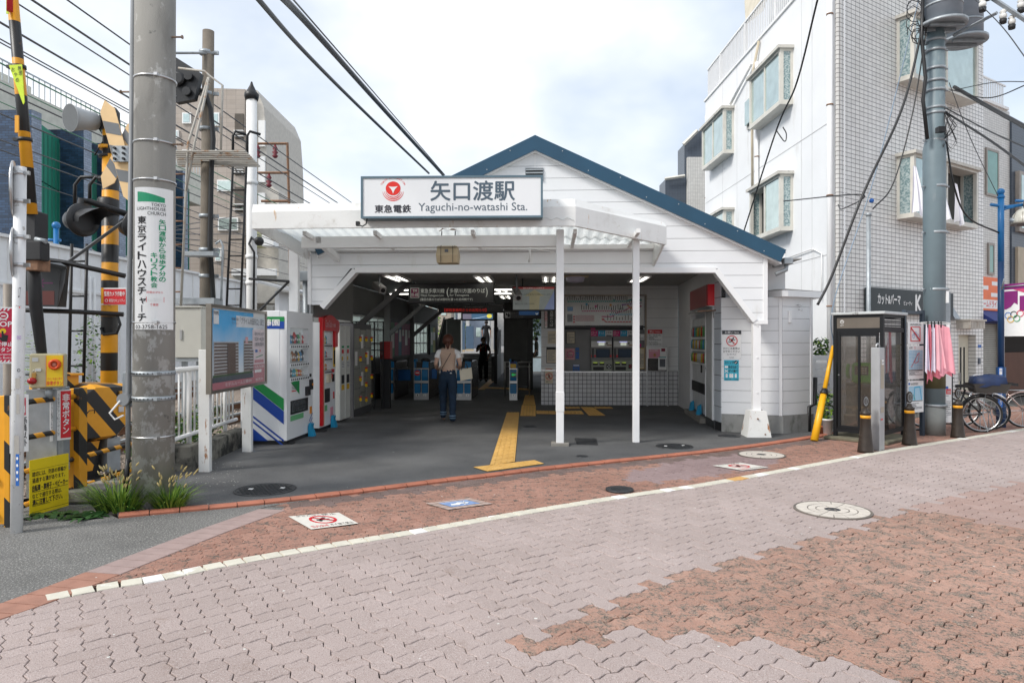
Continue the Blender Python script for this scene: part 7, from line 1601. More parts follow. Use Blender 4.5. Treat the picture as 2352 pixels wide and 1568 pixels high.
for k in range(7):a=R(33+k*9.8-0);P.append((.10-.10*math.sin(R(k*9.8)),.10-.10*math.cos(R(k*9.8)),-.3))
mb.prism(P+[(.12,.2,-.3)],(0,0,BH+.3));t.part(mb,'tiled_corner')
RH=9.16;uE=WB.hit(1620,400,0)[0]
mb=MB(stucco);mb.box(0.02,uE,-.25,0,0,RH);bpart(WB,mb,'side_wall')
mb=MB(stucco);mb.prism([(uE,0,0),(uE+.9,-.55,0),(uE+.9,-2,0),(uE,-2,0)],(0,0,RH));bpart(WB,mb,'side_wall')
mb=MB(mat('grey control joint',(.5,.5,.5),.8));[mb.box(.1,uE,.001,.006,z,z+.012)for z in(3.25,5.9)];[mb.box(u,u+.008,.001,.004,0,RH)for u in(.9,1.4,4.3,5.4,6.6)];mb.m(white);mb.box(-.0,uE+.05,-.28,.04,RH,RH+.06);bpart(WB,mb,'wall_joint')
mb=MB(trimw)
for k in range(int(uE/.11)):mb.box(.1+k*.11,.125+k*.11,-.10,-.075,RH+.06,RH+1.0)
mb.box(0,uE,-.12,-.06,RH+1.0,RH+1.05);[mb.box(u,u+.06,-.13,-.06,RH+.06,RH+1.02)for u in(1,3,5,7)];bpart(WB,mb,'roof_railing')
mb=MB(mat('roof room wall',(.45,.50,.55),.6));mb.box(2.6,5.4,-3.2,-.9,RH,RH+2.4);mb.m(mat('brown timber',(.25,.12,.06),.7));mb.box(2.2,5.5,-1.2,-.5,RH+2.3,RH+2.38);bpart(WB,mb,'roof_room')
mb=MB(mat('cream tarpaulin',(.60,.55,.45),.8));mb.prism([(3.2,-.3,RH+1.9),(5.6,-.3,RH+1.9),(5.1,-.15,RH+1.0),(3.9,-.15,RH+.8)],(0,.02,0));bpart(WB,mb,'tarpaulin')
lace=NT('lace curtain glass');c=lace.mix(lace.ramp(lace.noise(26,5),.42,.58),(.16,.25,.26),(.42,.50,.50));lace.l(c,lace.b.inputs['Base Color']);lace.b.inputs['Roughness'].default_value=.08;lace.b.inputs['Specular IOR Level'].default_value=.9
glz=mat('pale green glazing',(.50,.60,.58),.06,metal=.6,var=.12);fr_c=mat('cream window frame',(.62,.60,.54),.45);wt_=mat('weathered ledge',(.55,.53,.48),.7,dirt=[((.2,.19,.17),8,.58,.7)])
def baywin(fr,sg,u0,u1,z0,z1,d,open_=False):
 s=sg;F=lambda mb,a,b,v0,v1,c0,c1:mb.box(a,b,min(s*v0,s*v1),max(s*v0,s*v1),c0,c1)
 mb=MB(fr_c);F(mb,u0,u1,0,d,z0,z0+.10);F(mb,u0,u1,0,d,z1-.05,z1)
 F(mb,u0,u0+.06,0,.06,z0+.1,z1-.05);F(mb,u1-.06,u1,0,.06,z0+.1,z1-.05);F(mb,u0,u0+.08,d-.08,d,z0+.1,z1-.05);F(mb,u1-.08,u1,d-.08,d,z0+.1,z1-.05)
 um_=(u0+u1)/2;F(mb,um_-.03,um_+.03,d-.06,d-.01,z0+.1,z1-.05);w=bpart(fr,mb,'window')
 mb=MB(wt_);F(mb,u0-.06,u1+.06,0,d+.07,z1,z1+.07);bpart(fr,mb,'ledge',w)
 mb=MB(glz);F(mb,u0+.08,um_-.03,d-.04,d-.03,z0+.1,z1-.05)
 if not open_:F(mb,um_+.03,u1-.08,d-.05,d-.04,z0+.1,z1-.05)
 mb.m(lace.m);F(mb,u0+.02,u0+.03,.06,d-.08,z0+.1,z1-.05);F(mb,u1-.03,u1-.02,.06,d-.08,z0+.1,z1-.05);bpart(fr,mb,'pane',w)
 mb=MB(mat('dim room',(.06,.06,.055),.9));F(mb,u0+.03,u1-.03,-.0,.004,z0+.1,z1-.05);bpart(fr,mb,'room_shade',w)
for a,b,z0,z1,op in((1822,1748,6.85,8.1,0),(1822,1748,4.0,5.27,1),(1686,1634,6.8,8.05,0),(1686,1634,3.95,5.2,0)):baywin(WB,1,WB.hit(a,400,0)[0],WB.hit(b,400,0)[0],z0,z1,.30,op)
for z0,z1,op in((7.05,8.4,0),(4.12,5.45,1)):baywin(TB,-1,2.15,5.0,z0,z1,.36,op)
mb=MB(fr_c);u0,u1=WB.hit(1735,400,0)[0],WB.hit(1719,400,0)[0]
for q in((u0,u1,7.1,7.16),(u0,u1,7.84,7.9),(u0,u0+.05,7.16,7.84),(u1-.05,u1,7.16,7.84)):mb.box(q[0],q[1],.001,.05,q[2],q[3])
w=bpart(WB,mb,'window');mb=MB(glz);mb.box(u0+.05,u1-.05,.01,.12,7.2,7.82);bpart(WB,mb,'pane',w)
for px,z0,z1,r in((1906,0,9.6,.055),(1738,2,8.6,.045),(1604,0,8.9,.05)):
 mb=MB(trimw);u=WB.hit(px,400,.07)[0];v=.07 if px>1610 else-.2;mb.cyl((u,v,z0),(u,v,z1),r,n=12);mb.m(rust);[mb.lathe((u,v,z),[(r,-.012),(r+.012,-.012),(r+.012,.012),(r,.012)],12)for z in(2.2,4.4,6.2,8.0)if z<z1];bpart(WB,mb,'downpipe')
mb=MB(mat('beige hose',(.55,.48,.36),.6));u=WB.hit(1731,400,.07)[0];mb.tube([(u,.10,5.4),(u-.02,.12,7.2),(u+.05,.1,8.3),(u-.3,.05,9.1)],.035,8);mb.m(white);mb.tube([(5.7,.08,8.2),(4.1,.08,8.7)],.04,8);mb.tube([(.4,.04,2.35),(.4,.04,3.3),(.8,.04,3.45),(2.1,.04,3.4)],.012,6);bpart(WB,mb,'wall_pipe')
mb=MB(mat('cream door',(.62,.58,.46),.4));mb.box(dx0+.28,dx1-.02,.16,.2,-.1,dz);mb.m(ink);[mb.box(dx0+.28+a,dx0+.34+a,.15,.16,.2,dz-.3)for a in(.15,.32)];mb.m(alu);mb.box(dx0+.33,dx0+.36,.12,.16,.55,.75);t.part(mb,'door')
mb=MB(steel);mb.prism([(4.35,0,2.3),(4.35,-.16,2.02),(4.35,0,1.98)],(.26,0,0));t.part(mb,'vent_hood')
mb=MB(mat('aged ribbed canopy',(.52,.48,.42),.6,dirt=[((.3,.15,.06),6,.6,.7)]));[mb.box(4.75+k*.075,4.80+k*.075,-.30,0,1.80,1.98)for k in range(10)];mb.box(4.72,5.52,-.32,0,1.98,2.02);t.part(mb,'door_canopy')
mb=MB(mat('plain steel',(.1,.12,.15),.5));mb.box(dx1+.1,dx1+.18,-.03,0,.95,1.1);mb.m(blueink);mb.box(dx1+.1,dx1+.26,-.01,0,1.35,1.42);t.part(mb,'intercom')
sheer=mat('white lavender cloth',(.80,.79,.84),.85,var=.04)
def cloth(mb,tl,tr,bl,br,folds,amp,nx=18,ny=12,seed=1,hem=.03):
 r_=random.Random(seed);tl,tr,bl,br=map(Vector,(tl,tr,bl,br));nrm=(tr-tl).cross(bl-tl).normalized();V=[];ph=r_.uniform(0,6)
 for j in range(ny+1):
  k=j/ny
  for i in range(nx+1):
   s=i/nx;p=(tl+(tr-tl)*s)*(1-k)+(bl+(br-bl)*s)*k;p=p+nrm*amp*(.25+.75*k)*(math.sin(s*folds*6.28+ph+k*1.1)+.4*math.sin(s*folds*14+ph*2+k*3));p.z+=hem*k*k*math.sin(s*9+ph);V.append(p)
 o=mb.smooth;mb.smooth=True;mb.add(V,[(j*(nx+1)+i,j*(nx+1)+i+1,(j+1)*(nx+1)+i+1,(j+1)*(nx+1)+i)for j in range(ny)for i in range(nx)]);mb.smooth=o
for i,(x0,x1,y0,y1,xb0,xb1)in enumerate(((2097,2104,380,492,2094,2132),(2150,2160,400,505,2150,2192),(2193,2198,420,515,2194,2216))):
 Y=14.0+i*.6;mb=MB(sheer);cloth(mb,W(x0,y0,Y),W(x1,y0+4,Y),W(xb0,y1-6,Y-.1),W(xb1,y1+4,Y-.2),2,.04,seed=i);solo(mb,'curtain',['left white curtain blowing out of the lower tiled bay window','white curtain blowing out right behind the grey pole','right end white curtain hanging out of the lower tiled bay window'][i],'curtain',group='blown curtains')
f_=Fr(*TB.w((0,-.16,0)).xy,TB.yaw)
def sal(mb,X,Z):
 mb.m(paper);u0,u1=f_.hit(2016,700,0)[0],f_.hit(2068,700,0)[0];mb.text('カット&パーマ',u0,2.27,u1,2.48,1,.03);mb.text('ビューティ',f_.hit(2076,700,0)[0],2.27,f_.hit(2095,700,0)[0],2.36,1,.02);mb.text('K',f_.hit(2103,700,0)[0],2.15,f_.hit(2116,700,0)[0],2.5,1,.04)
a,b=f_.hit(2001,700,0)[0],f_.hit(2190,700,0)[0];mb=MB(mat('dark slate board',(.02,.03,.035),.5));mb.box(a,b,0,.14,2.08,2.60,.004);mb.pl=vplane(0);sal(mb,0,0);solo(mb,'shop_sign','dark salon signboard with white brush style lettering above the phone booth','shop sign',f_)
bt2=tilemat('small pale tile',(.66,.65,.62),(.30,.29,.28),.10,.06,.008,'xz',bump=.002);bt3=tilemat('slate blue tile',(.07,.09,.12),(.035,.04,.05),.12,.07,.008,'xz')
t2=Thing('shop_building','lower pale tiled building with a dry cleaning shop, right of the white block','building',TB,(8,.3,0));su0,su1=6.25,7.55
mb=MB(bt2);mb.box(TU+.004,8.05,.2,5,2.25,7.55);mb.box(TU+.004,su0,.2,.5,-.3,2.25);mb.box(7.62,7.76,.2,.5,-.3,2.25);mb.box(7.76,8.0,.25,.5,2.25,7.0);t2.part(mb,'tiled_wall')
mb=MB(bt3);mb.box(8.052,13,.15,5,2.6,7.3);t2.part(mb,'dark_wall')
mb=MB(white);mb.box(TU,7.9,.15,5.1,7.55,7.62);[mb.box(TU+k*.1,TU+.02+k*.1,.25,.27,7.62,8.2)for k in range(18)];mb.box(TU,7.95,.24,.28,8.2,8.24);t2.part(mb,'roof_railing')
for(a,b,z0,z1)in((2262,2291,5.2,6.4),(2267,2281,3.2,4.0)):
 u0,u1=TB.hit(a,300,.2)[0],TB.hit(b,300,.2)[0];mb=MB(mat('taupe frame',(.30,.27,.24),.5));[mb.box(*q)for q in((u0,u1,.16,.2,z0,z0+.06),(u0,u1,.16,.2,z1-.06,z1),(u0,u0+.06,.16,.2,z0+.06,z1-.06),(u1-.06,u1,.16,.2,z0+.06,z1-.06))];w=t2.part(mb,'window');mb=MB(mat('sea green glass',(.16,.34,.30),.1));mb.box(u0+.06,u1-.06,.17,.199,z0+.06,z1-.06);t2.part(mb,'pane',w)
mb=MB(mat('taupe frame',(.30,.27,.24)));mb.box(8.25,9.8,.05,.149,4.4,6.0);mb.m(glz);mb.box(8.35,9.7,.04,.05,4.5,5.9);mb.m(mat('tan shutter',(.45,.38,.28),.6));mb.box(8.25,9.8,.08,.149,2.9,4.0);t2.part(mb,'window')
mb=MB(mat('shutter slats',(.36,.35,.31),.5,metal=.2));[mb.box(su0,su1,.30,.34,z*.055-.1,z*.055-.056)for z in range(42)];mb.m(blackm);mb.box(su0,su1,.341,.36,-.1,2.2);mb.m(MATS['taupe frame']);mb.box(su1,su1+.06,.22,.4,-.1,2.25);t2.part(mb,'shutter')
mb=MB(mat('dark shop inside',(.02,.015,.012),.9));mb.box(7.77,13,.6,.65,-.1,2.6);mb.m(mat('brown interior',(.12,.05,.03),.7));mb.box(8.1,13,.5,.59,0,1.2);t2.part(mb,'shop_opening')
mb=MB(mat('navy awning',(.02,.04,.20),.6));mb.prism([(6.12,.18,2.3),(6.12,-.25,2.0),(6.12,.18,1.95)],(1.5,0,0));mb.box(7.62,12,-.1,.18,1.98,2.22);mb.pl=vplane(-.1);mb.m(paper);mb.text('CLEANING',7.95,2.04,8.75,2.17,1);t2.part(mb,'awning')
f_=Fr(*TB.w((0,.12,0)).xy,TB.yaw);org=mat('vivid orange board',(.80,.13,.01),.4)
def od(mb,X,Z):
 mb.m(paper);[mb.rect(f_.hit(a,700,0)[0],z0,f_.hit(b,700,0)[0],z1,1)for a,b,z0,z1 in((2278,2292,2.92,3.02),(2258,2270,2.80,2.90),(2276,2293,2.63,2.73))];mb.rect(f_.hit(2258,700,0)[0],2.33,f_.hit(2296,700,0)[0],2.55,.5);mb.m(red);mb.text('ームドライ',f_.hit(2259,700,0)[0],2.37,f_.hit(2289,700,0)[0],2.52,1,.03)
mb=MB(org);mb.box(6.12,f_.hit(2296,700,0)[0],0,.06,2.28,3.12);mb.pl=vplane(0);od(mb,0,0);solo(mb,'shop_sign','vivid orange dry cleaning signboard beside the blue lamp post','shop sign',f_)
# ---------------- right utility pole
rp=G(2146,998);t=Thing('utility_pole','smooth blue grey steel pole with transformers, beside the pink laundry','utility pole',WF,(rp.x,rp.y,0))
bg_=mat('blue grey pole coating',(.17,.225,.25),.45,var=.08,vs=3,dirt=[((.30,.33,.34),3,.6,.75,(1,1,.3))]);zk=W(0,330,rp.y).z
lean=.0;mb=MB(mat('grey pole foot',(.22,.23,.22),.7));mb.cyl((rp.x,rp.y,0),(rp.x,rp.y,.45),.158,n=24);mb.m(bg_);mb.tube([(rp.x,rp.y,.45),(rp.x,rp.y,zk-.1),(rp.x+.01,rp.y,zk+.08),(rp.x+.03,rp.y,7.5)],[.154,.165,.14,.125],24);mb.m(mat('olive stain',(.10,.09,.04),.6));mb.cyl((rp.x,rp.y,.75),(rp.x,rp.y,1.45),.1575,n=24);t.part(mb,'pole')
for y in(95,118,160,188,210,250,262,325,430,535,665,760,930):
 z=W(0,y,rp.y).z;r=.15 if y<330 else .17;mb=MB(steel);mb.lathe((rp.x+.015,rp.y,z),[(r-.02,-.02),(r,-.02),(r,.02),(r-.02,.02)],20);[mb.cyl((rp.x+s*r,rp.y-.03,z),(rp.x+s*(r+.05),rp.y-.03,z),.015,n=6)for s in(-1,1)];t.part(mb,'band')
for x_,Y_,zb_2,r in((2166,10.8,W(0,62,10.8).z,.265),(2216,11.7,W(0,98,11.7).z,.27)):
 c=W(x_,0,Y_);mb=MB(mat('transformer grey',(.26,.29,.33),.4));mb.lathe((c.x,c.y,zb_2),[(r,.04),(r,2.0)],28);mb.m(steel);mb.lathe((c.x,c.y,zb_2),[(.05,.03),(r*.9,.02),(r*1.28,0),(r*1.28,.05),(r,.055)],28);[mb.box(c.x-r,c.x+r,c.y-.02+k,c.y+.02+k,zb_2-.03,zb_2+.01)for k in(-.1,.1)];[mb.lathe((c.x,c.y,zb_2+z),[(r,0),(r+.012,0),(r+.012,.03),(r,.03)],28)for z in(.3,.62)];t.part(mb,'transformer')
mb=MB(steel);mb.tube([W(2190,82,10.9),W(2290,30,10.2)],.028,4);mb.tube([W(2225,-40,10.5),W(2420,90,10)],.035,4);mb.tube([W(2150,110,10.9),W(2175,60,10.9)],.025,4);t.part(mb,'cross_arm')
for x,y in((2257,18),(2304,45),(2324,58),(2268,-8),(2345,20)):c=W(x,y,10.3);mb=MB(mat('porcelain',(.70,.69,.66),.2));mb.lathe(c,[(.03,.0),(.05,.03),(.05,.07),(.03,.09),(.05,.11),(.02,.15)],12);mb.m(blackm);mb.lathe(c-Vector((0,0,.06)),[(.045,0),(.05,.06)],12);t.part(mb,'insulator')
mb=MB(black);mb.tube([W(2120,-20,10.8),W(2117,90,10.8),W(2126,180,10.8),W(2120,230,10.8),W(2130,320,10.8)],.028,8);mb.box(*sorted((W(2157,0,10.7).x,W(2173,0,10.7).x)),10.7,10.8,W(0,302,10.7).z,W(0,290,10.7).z);r_=random.Random(3)
for k in range(10):x,y=r_.uniform(2090,2125),r_.uniform(15,90);mb.tube([W(x+18*math.cos(a),y+18*math.sin(a)*r_.uniform(.8,1.2),10.8)for a in[q*.9+k for q in range(6)]],.007,5)
for k in range(9):x,y=r_.uniform(2165,2185),r_.uniform(255,340);mb.tube([W(2165,250,10.9),W(x+r_.uniform(5,25),y-10,10.8),W(x,y+10,10.8),W(2168,320,10.9)],.006,5)
t.part(mb,'cable_bundle')
mb=MB(paper);a=W(2166,678,rp.y-.16);mb.box(rp.x+.10,rp.x+.14,rp.y-.15,rp.y-.13,a.z-.12,a.z+.06);mb.box(rp.x+.10,rp.x+.15,rp.y-.155,rp.y-.14,a.z-.55,a.z-.45);mb.m(steel);mb.box(rp.x+.17,rp.x+.26,rp.y,rp.y+.1,.2,2.3);t.part(mb,'plate')
def cable(pts,r,lab,group=None,m=None,n=10):
 P=cat_rom([W(*p)for p in pts],n);mb=MB(m or black);mb.tube(P,r,5 if r<.012 else 8);return solo(mb,'cable',lab,'cable',group=group)
cable([(2128,20,10.9),(2075,240,10.6),(1985,440,10.4),(1912,630,10.4),(1878,700,10.4)],.020,'thick black cable sweeping from the steel pole down to the bay eave')
cable([(2133,30,10.9),(2098,250,10.8),(2052,420,10.7),(2005,480,10.6)],.011,'thin black cable ending at the blue ball insulator over the salon sign')
cable([(2110,0,10.9),(2010,400,10.9),(1916,690,10.7),(1914,795,10.8)],.009,'bluish guy wire running down to the yellow guard tube',m=mat('blue grey wire',(.18,.25,.33),.5))
cable([(1879,-5,9.5),(1830,190,11),(1783,300,12),(1709,530,14)],.014,'black service cable crossing the rough white wall diagonally')
cable([(1783,300,11.9),(1802,325,11.9),(1806,308,11.9),(1798,292,11.9)],.010,'small drooping black loop on the diagonal service cable')
cable([(1800,462,12.5),(1980,447,10.5),(1935,480,11.5),(1925,470,12)],.010,'black cable curving to the white wall corner')
for k,(pts,r,lab)in enumerate((([(2192,200,11),(2270,245,9.5),(2370,300,8)],.028,'thickest black cable leaving the steel pole to the right'),([(2172,258,11),(2270,320,9.5),(2370,392,8)],.016,'twisted cable sagging to the right below the thickest one'),([(2175,250,11),(2270,300,9.5),(2370,345,8)],.010,'thin cable between the two right hand bundles'),([(2170,300,11),(2192,430,11),(2225,500,11.5),(2295,535,12)],.014,'black cable dropping from the steel pole to the blue lamp post'),([(2180,205,11),(2270,225,9.5),(2370,190,8)],.008,'thin wire rising to the right edge'),([(2180,210,11),(2280,190,9.5),(2370,188,8)],.006,'thinnest level wire at the right edge'),([(2235,-5,11),(2300,60,9),(2360,140,8)],.007,'thin wire slanting past the insulators'),([(2180,190,11),(2230,320,11),(2292,450,12)],.006,'thin wire to the top of the blue lamp post'))):cable(pts,r,lab,'cables at the steel pole')
cable([(560,-40,5),(700,120,7.4),(840,260,10.5),(985,398,15)],.022,'twisted black cable running down to the station roof');cable([(625,-30,5),(720,70,6.6),(880,250,10),(1018,402,15)],.03,'thick black cable running down to the station roof');cable([(648,-30,5),(735,70,6.6),(893,252,10),(1022,402,15)],.008,'thin wire beside the thick black cable above the station')
mb=MB(blueink);mb.ball(W(2002,461,10.5),.035);solo(mb,'insulator','small blue ball insulator hanging over the salon sign','insulator')
mb=MB(steel);a=W(1995,700,11.6);mb.cyl((a.x,a.y,0),(a.x,a.y,W(0,492,11.6).z),.035,n=10);mb.lathe((a.x,a.y,W(0,492,11.6).z),[(.045,-.03),(.045,.02)],10);solo(mb,'conduit_post','slim grey service post rising behind the phone booth','post')
a,b,m_=W(1870,1012,10.30),W(1914,795,10.75),W(1896,905,10.5);mb=MB(mat('guard yellow',(.80,.40,.01),.4,var=.06));mb.tube([a,a+(b-a)*.48],[.055,.048],14);t=Thing('guy_wire_guard','slanting yellow guard tube leaning beside the phone booth','guy wire guard',WF,tuple(a));t.part(mb,'lower_tube');mb=MB(MATS['guard yellow']);mb.tube([a+(b-a)*.54,b],[.034,.030],12);t.part(mb,'upper_tube');mb=MB(black);mb.tube([a+(b-a)*.48,a+(b-a)*.50,a+(b-a)*.54],[.058,.06,.036],12);t.part(mb,'collar')
# ---------------- phone booth
A_,C_,B_=Vector((4.93,10.45)),Vector((5.44,10.0)),Vector((6.12,10.62));BF=Fr(C_.x,C_.y,math.atan2(B_.y-C_.y,B_.x-C_.x));bw,bd=(B_-C_).length,.72
t=Thing('phone_booth','dark framed glass phone booth with a pale roof','phone booth',BF,(bw/2,bd/2,0));bk=mat('booth frame black',(.007,.008,.010),.5,spec=.3);bs_=mat('bronze fascia',(.13,.11,.09),.35)
mb=MB(bk)
for u in(0,bw-.05):
 for v in(0,bd-.05):mb.box(u,u+.05,v,v+.05,.02,1.90)
for z0,z1 in((.12,.18),(1.86,1.90),(1.64,1.70)):mb.box(.05,bw-.05,.004,.046,z0,z1);mb.box(.004,.046,.05,bd-.05,z0,z1);mb.box(.05,bw-.05,bd-.046,bd-.004,z0,z1);mb.box(bw-.046,bw-.004,.05,bd-.05,z0,z1)
[mb.box(.052,bw-.052,.01,.03,1.70+k*.032,1.718+k*.032)for k in range(5)];t.part(mb,'frame')
mb=MB(bs_);mb.box(.008,.03,.052,bd-.052,1.70,1.858);mb.pl=uplane(.008,-1);mb.m(paper);mb.ring(bd-.13,1.80,.028,.006,1);mb.ring(bd-.13,1.81,.012,.005,1);mb.text('NTT',bd-.105,1.735,bd-.155,1.752,1);t.part(mb,'fascia')
mb=MB(bk);mb.box(-.004,.03,.07,.10,.18,1.64);mb.box(-.004,.03,bd-.11,bd-.07,.18,1.64);mb.box(-.006,.03,bd/2-.035,bd/2-.005,.18,1.64);mb.box(-.004,.03,.1,bd-.1,1.58,1.64);mb.box(-.004,.03,.1,bd-.1,.18,.22);mb.m(paper);mb.pl=uplane(-.004,-1);mb.text('ひく',bd-.075,.98,bd-.105,.998,2);t.part(mb,'door')
gb=glass('smoked booth glass',(.10,.085,.07),.42,.03);gb2=glass('reflective side glass',(.045,.04,.035),.72,.03)
for f2 in(lambda m:m.box(.012,.016,.10,bd/2-.035,.22,1.58),lambda m:m.box(.012,.016,bd/2-.005,bd-.11,.22,1.58),lambda m:m.box(.05,bw-.05,bd-.03,bd-.026,.18,1.64)):mb=MB(gb);f2(mb);t.part(mb,'pane')
mb=MB(gb2);mb.box(.05,bw-.05,.02,.024,.18,1.64);t.part(mb,'pane')
mb=MB(mat('pale booth roof',(.50,.52,.52),.5,dirt=[((.2,.2,.2),9,.6,.7)]));mb.box(-.03,bw+.03,-.03,bd+.03,1.902,1.945,.008);t.part(mb,'roof')
pg_=mat('phone green',(.07,.42,.02),.3);mb=MB(pg_);mb.box(.42,.66,.30,.62,.84,1.17,.03);mb.m(blackm);mb.box(.405,.42,.36,.56,.98,1.12);mb.m(mat('pale buttons',(.4,.42,.36),.5));[mb.box(.40,.405,.38+i*.04,.41+i*.04,1.0+j*.035,1.022+j*.035)for i in range(3)for j in range(3)];mb.m(pg_);mb.tube([(.44,.66,.92),(.42,.67,1.0),(.42,.67,1.08),(.44,.66,1.14)],.028,10)
tel=Thing('telephone','bright green public telephone inside the glass booth','telephone',BF,(.54,.46,.84));tel.part(mb,'body');mb=MB(dgrey);mb.box(.36,.86,.28,.66,.80,.838);mb.box(.6,.7,.3,.6,.2,.8);t.part(mb,'shelf')
mb=MB(mat('mossy slab',(.14,.13,.09),.9,var=.3,vs=8));mb.box(-.12,bw+.05,-.1,bd+.1,0,.05,.01);t.part(mb,'base_slab')
mf=fr2(2083,10.62,2122,10.86)
t=Thing('map_board','bicycle parking map board in three white panels right of the phone booth','notice board',mf,(.15,.05,0));X=lambda x:mf.hit(x,850,0)[0];Z=lambda y:mf.hit(2100,y,0)[1];dk=mat('dark blue grey post',(.035,.05,.07),.4)
mb=MB(dk);mb.box(X(2119),X(2124.5),0,.05,0,Z(712));mb.box(X(2083)-.05,X(2083)-.01,0,.05,0,Z(712));mb.box(X(2083),X(2119),.0,.04,Z(720),Z(714));t.part(mb,'frame')
def panel(y0,y1,art):
 mb=MB(paper);mb.box(X(2083),X(2118.5),-.02,.0,Z(y1),Z(y0),.003);mb.pl=vplane(-.02);art(mb);t.part(mb,'panel')
mapb=mat('map blue',(.35,.55,.68),.4);wl=mat('water blue',(.03,.38,.62),.4)
def p1(mb):
 mb.m(ink);mb.text('自転車等放置禁止区域',X(2087),Z(748),X(2112),Z(743));mb.m(red);[mb.rect(X(a),Z(d),X(b),Z(c))for a,b,c,d in((2088,2111,750,752),(2088,2111,782,784),(2088,2090,752,782),(2109,2111,752,782))];mb.m(blueink);[mb.ring(X(x),Z(772),.035,.006)for x in(2095,2105)];mb.line(X(2095),Z(772),X(2099),Z(762),.006);mb.line(X(2099),Z(762),X(2105),Z(772),.006);mb.line(X(2095),Z(763),X(2103),Z(763),.006);mb.m(red);mb.line(X(2089),Z(753),X(2110),Z(783),.022,3)
def p2(mb):
 mb.m(ink);mb.text('止区域',X(2084),Z(801),X(2092),Z(796));mb.m(red);mb.ring(X(2098),Z(799),.02,.004);mb.m(mapb);mb.rect(X(2084),Z(848),X(2116),Z(804));mb.m(paper);[mb.line(X(2084),Z(840-k*8),X(2116),Z(844-k*8),.004,2)for k in range(5)];[mb.line(X(2088+k*6),Z(848),X(2092+k*6),Z(804),.004,2)for k in range(4)]
 mb.m(red);[mb.line(X(a),Z(b),X(c),Z(d),.010,3)for a,b,c,d in((2089,843,2105,812),(2105,812,2108,810),(2097,834,2106,830),(2106,830,2107,812),(2096,832,2104,812))];mb.m(ink);mb.rect(X(2084),Z(851),X(2116),Z(849));lines(mb,X,Z,2085,2115,853,862,4,inkg)
def p3(mb):
 mb.m(blueink);mb.rect(X(2083.5),Z(883),X(2087),Z(878));mb.m(ink);mb.text('第3保管所案内',X(2088),Z(884),X(2105),Z(878));mb.m(mapb);mb.rect(X(2084),Z(919),X(2116),Z(886));mb.m(wl);[mb.line(X(a),Z(b),X(c),Z(d),.018,2)for a,b,c,d in((2096,918,2097,890),(2097,889,2109,888),(2109,888,2113,918))];mb.m(greenink);mb.line(X(2094),Z(905),X(2098),Z(918),.01,3);mb.m(ink);mb.rect(X(2084),Z(921),X(2116),Z(919.5));lines(mb,X,Z,2090,2114,925,940,5,inkg)
panel(740,790,p1);panel(794,870,p2);panel(874,947,p3)
g=G(2016,1033);pfr=Fr(g.x,g.y,R(38));t=Thing('steel_pillar','grey steel pillar with stickers and an arched top before the phone booth','pillar',pfr,(0,0,0));h=W(0,798,g.y).z
mb=MB(mat('brushed grey steel',(.40,.41,.42),.4,metal=.4,dirt=[((.07,.07,.07),2.2,.62,.8)]));mb.box(-.075,.075,-.06,.06,0,h,.006);[mb.cyl((-.076,0,z),(-.08,0,z),.008,n=8)for z in(.35,.85,1.3)];t.part(mb,'column');mb=MB(alu);mb.tube([(-.05,0,h),(-.04,0,h+.04),(0,0,h+.055),(.04,0,h+.04),(.06,0,h-.06)],.012,8);t.part(mb,'arch');mb=MB(MATS['alley']if 'alley' in MATS else cream);mb.pl=vplane(-.06);mb.m(mat('worn tan print',(.38,.33,.26),.6));mb.rect(-.05,.52,.05,.60);mb.rect(-.05,.85,.05,1.25,.5);mb.m(red);mb.rect(-.05,.42,.01,.44,2);mb.m(paper);mb.rect(-.03,1.18,.04,1.25,2);mb.m(ink);mb.text('Lui',-.02,1.2,.03,1.235,3);t.part(mb,'sticker')
def bollard(px,py,lab):
 g=G(px,py);t=Thing('bollard',lab,'bollard',WF,(g.x,g.y,0),'cast bollards along the street');ir=mat('brown cast iron',(.035,.026,.02),.45,metal=.2,var=.3,vs=12,dirt=[((.16,.15,.12),9,.62,.72)])
 mb=MB(ir);mb.lathe(g,[(.104,0),(.100,.03),(.084,.16),(.070,.34),(.064,.52),(.069,.525),(.069,.54),(.035,.56),(.026,.60)],24);t.part(mb,'post');mb=MB(yellow);mb.lathe(g,[(.0665,.46),(.0668,.50)],24);t.part(mb,'reflective_band');mb=MB(ir);c=g+Vector((0,0,.69));P=[(c.x+.042*math.cos(a),c.y-.012,c.z+.085*math.sin(a))for a in[k*math.pi/10 for k in range(20)]];mb.prism(P,(0,.024,0));mb.m(steel);mb.pl=vplane(c.y-.012);mb.ring(c.x,c.z,.03,.005,1,ry=.06);mb.line(c.x,c.z-.04,c.x,c.z+.04,.006,1);t.part(mb,'finial')
bollard(1988,1038,'bollard left of the grey steel pillar');bollard(2089,1021,'bollard in front of the map board');bollard(2200,1004,'bollard in front of the parked bicycles')
hx=W(2146,742,10.62);mb=MB(mat('white plastic hanger',(.62,.62,.60),.5));t=Thing('laundry_hanger','wire ring hanger with clips fixed to the steel pole','hanger',WF,tuple(hx));mb.tube([hx+Vector((.22*math.cos(a)+.02,.12*math.sin(a),.02*math.sin(a)))for a in[k*6.2832/20 for k in range(21)]],.007,6);t.part(mb,'ring');mb=MB(black);[mb.box(W(x,0,10.5).x-.008,W(x,0,10.5).x+.008,10.49,10.5,W(0,752,10.5).z,W(0,738,10.5).z)for x in(2131,2139,2146,2155,2161)];t.part(mb,'clip')
pk_=[mat('rose towel',(.80,.24,.31),.9,var=.05),mat('pale pink towel',(.78,.42,.47),.9,var=.05),mat('lilac white towel',(.72,.66,.76),.9,var=.04)]
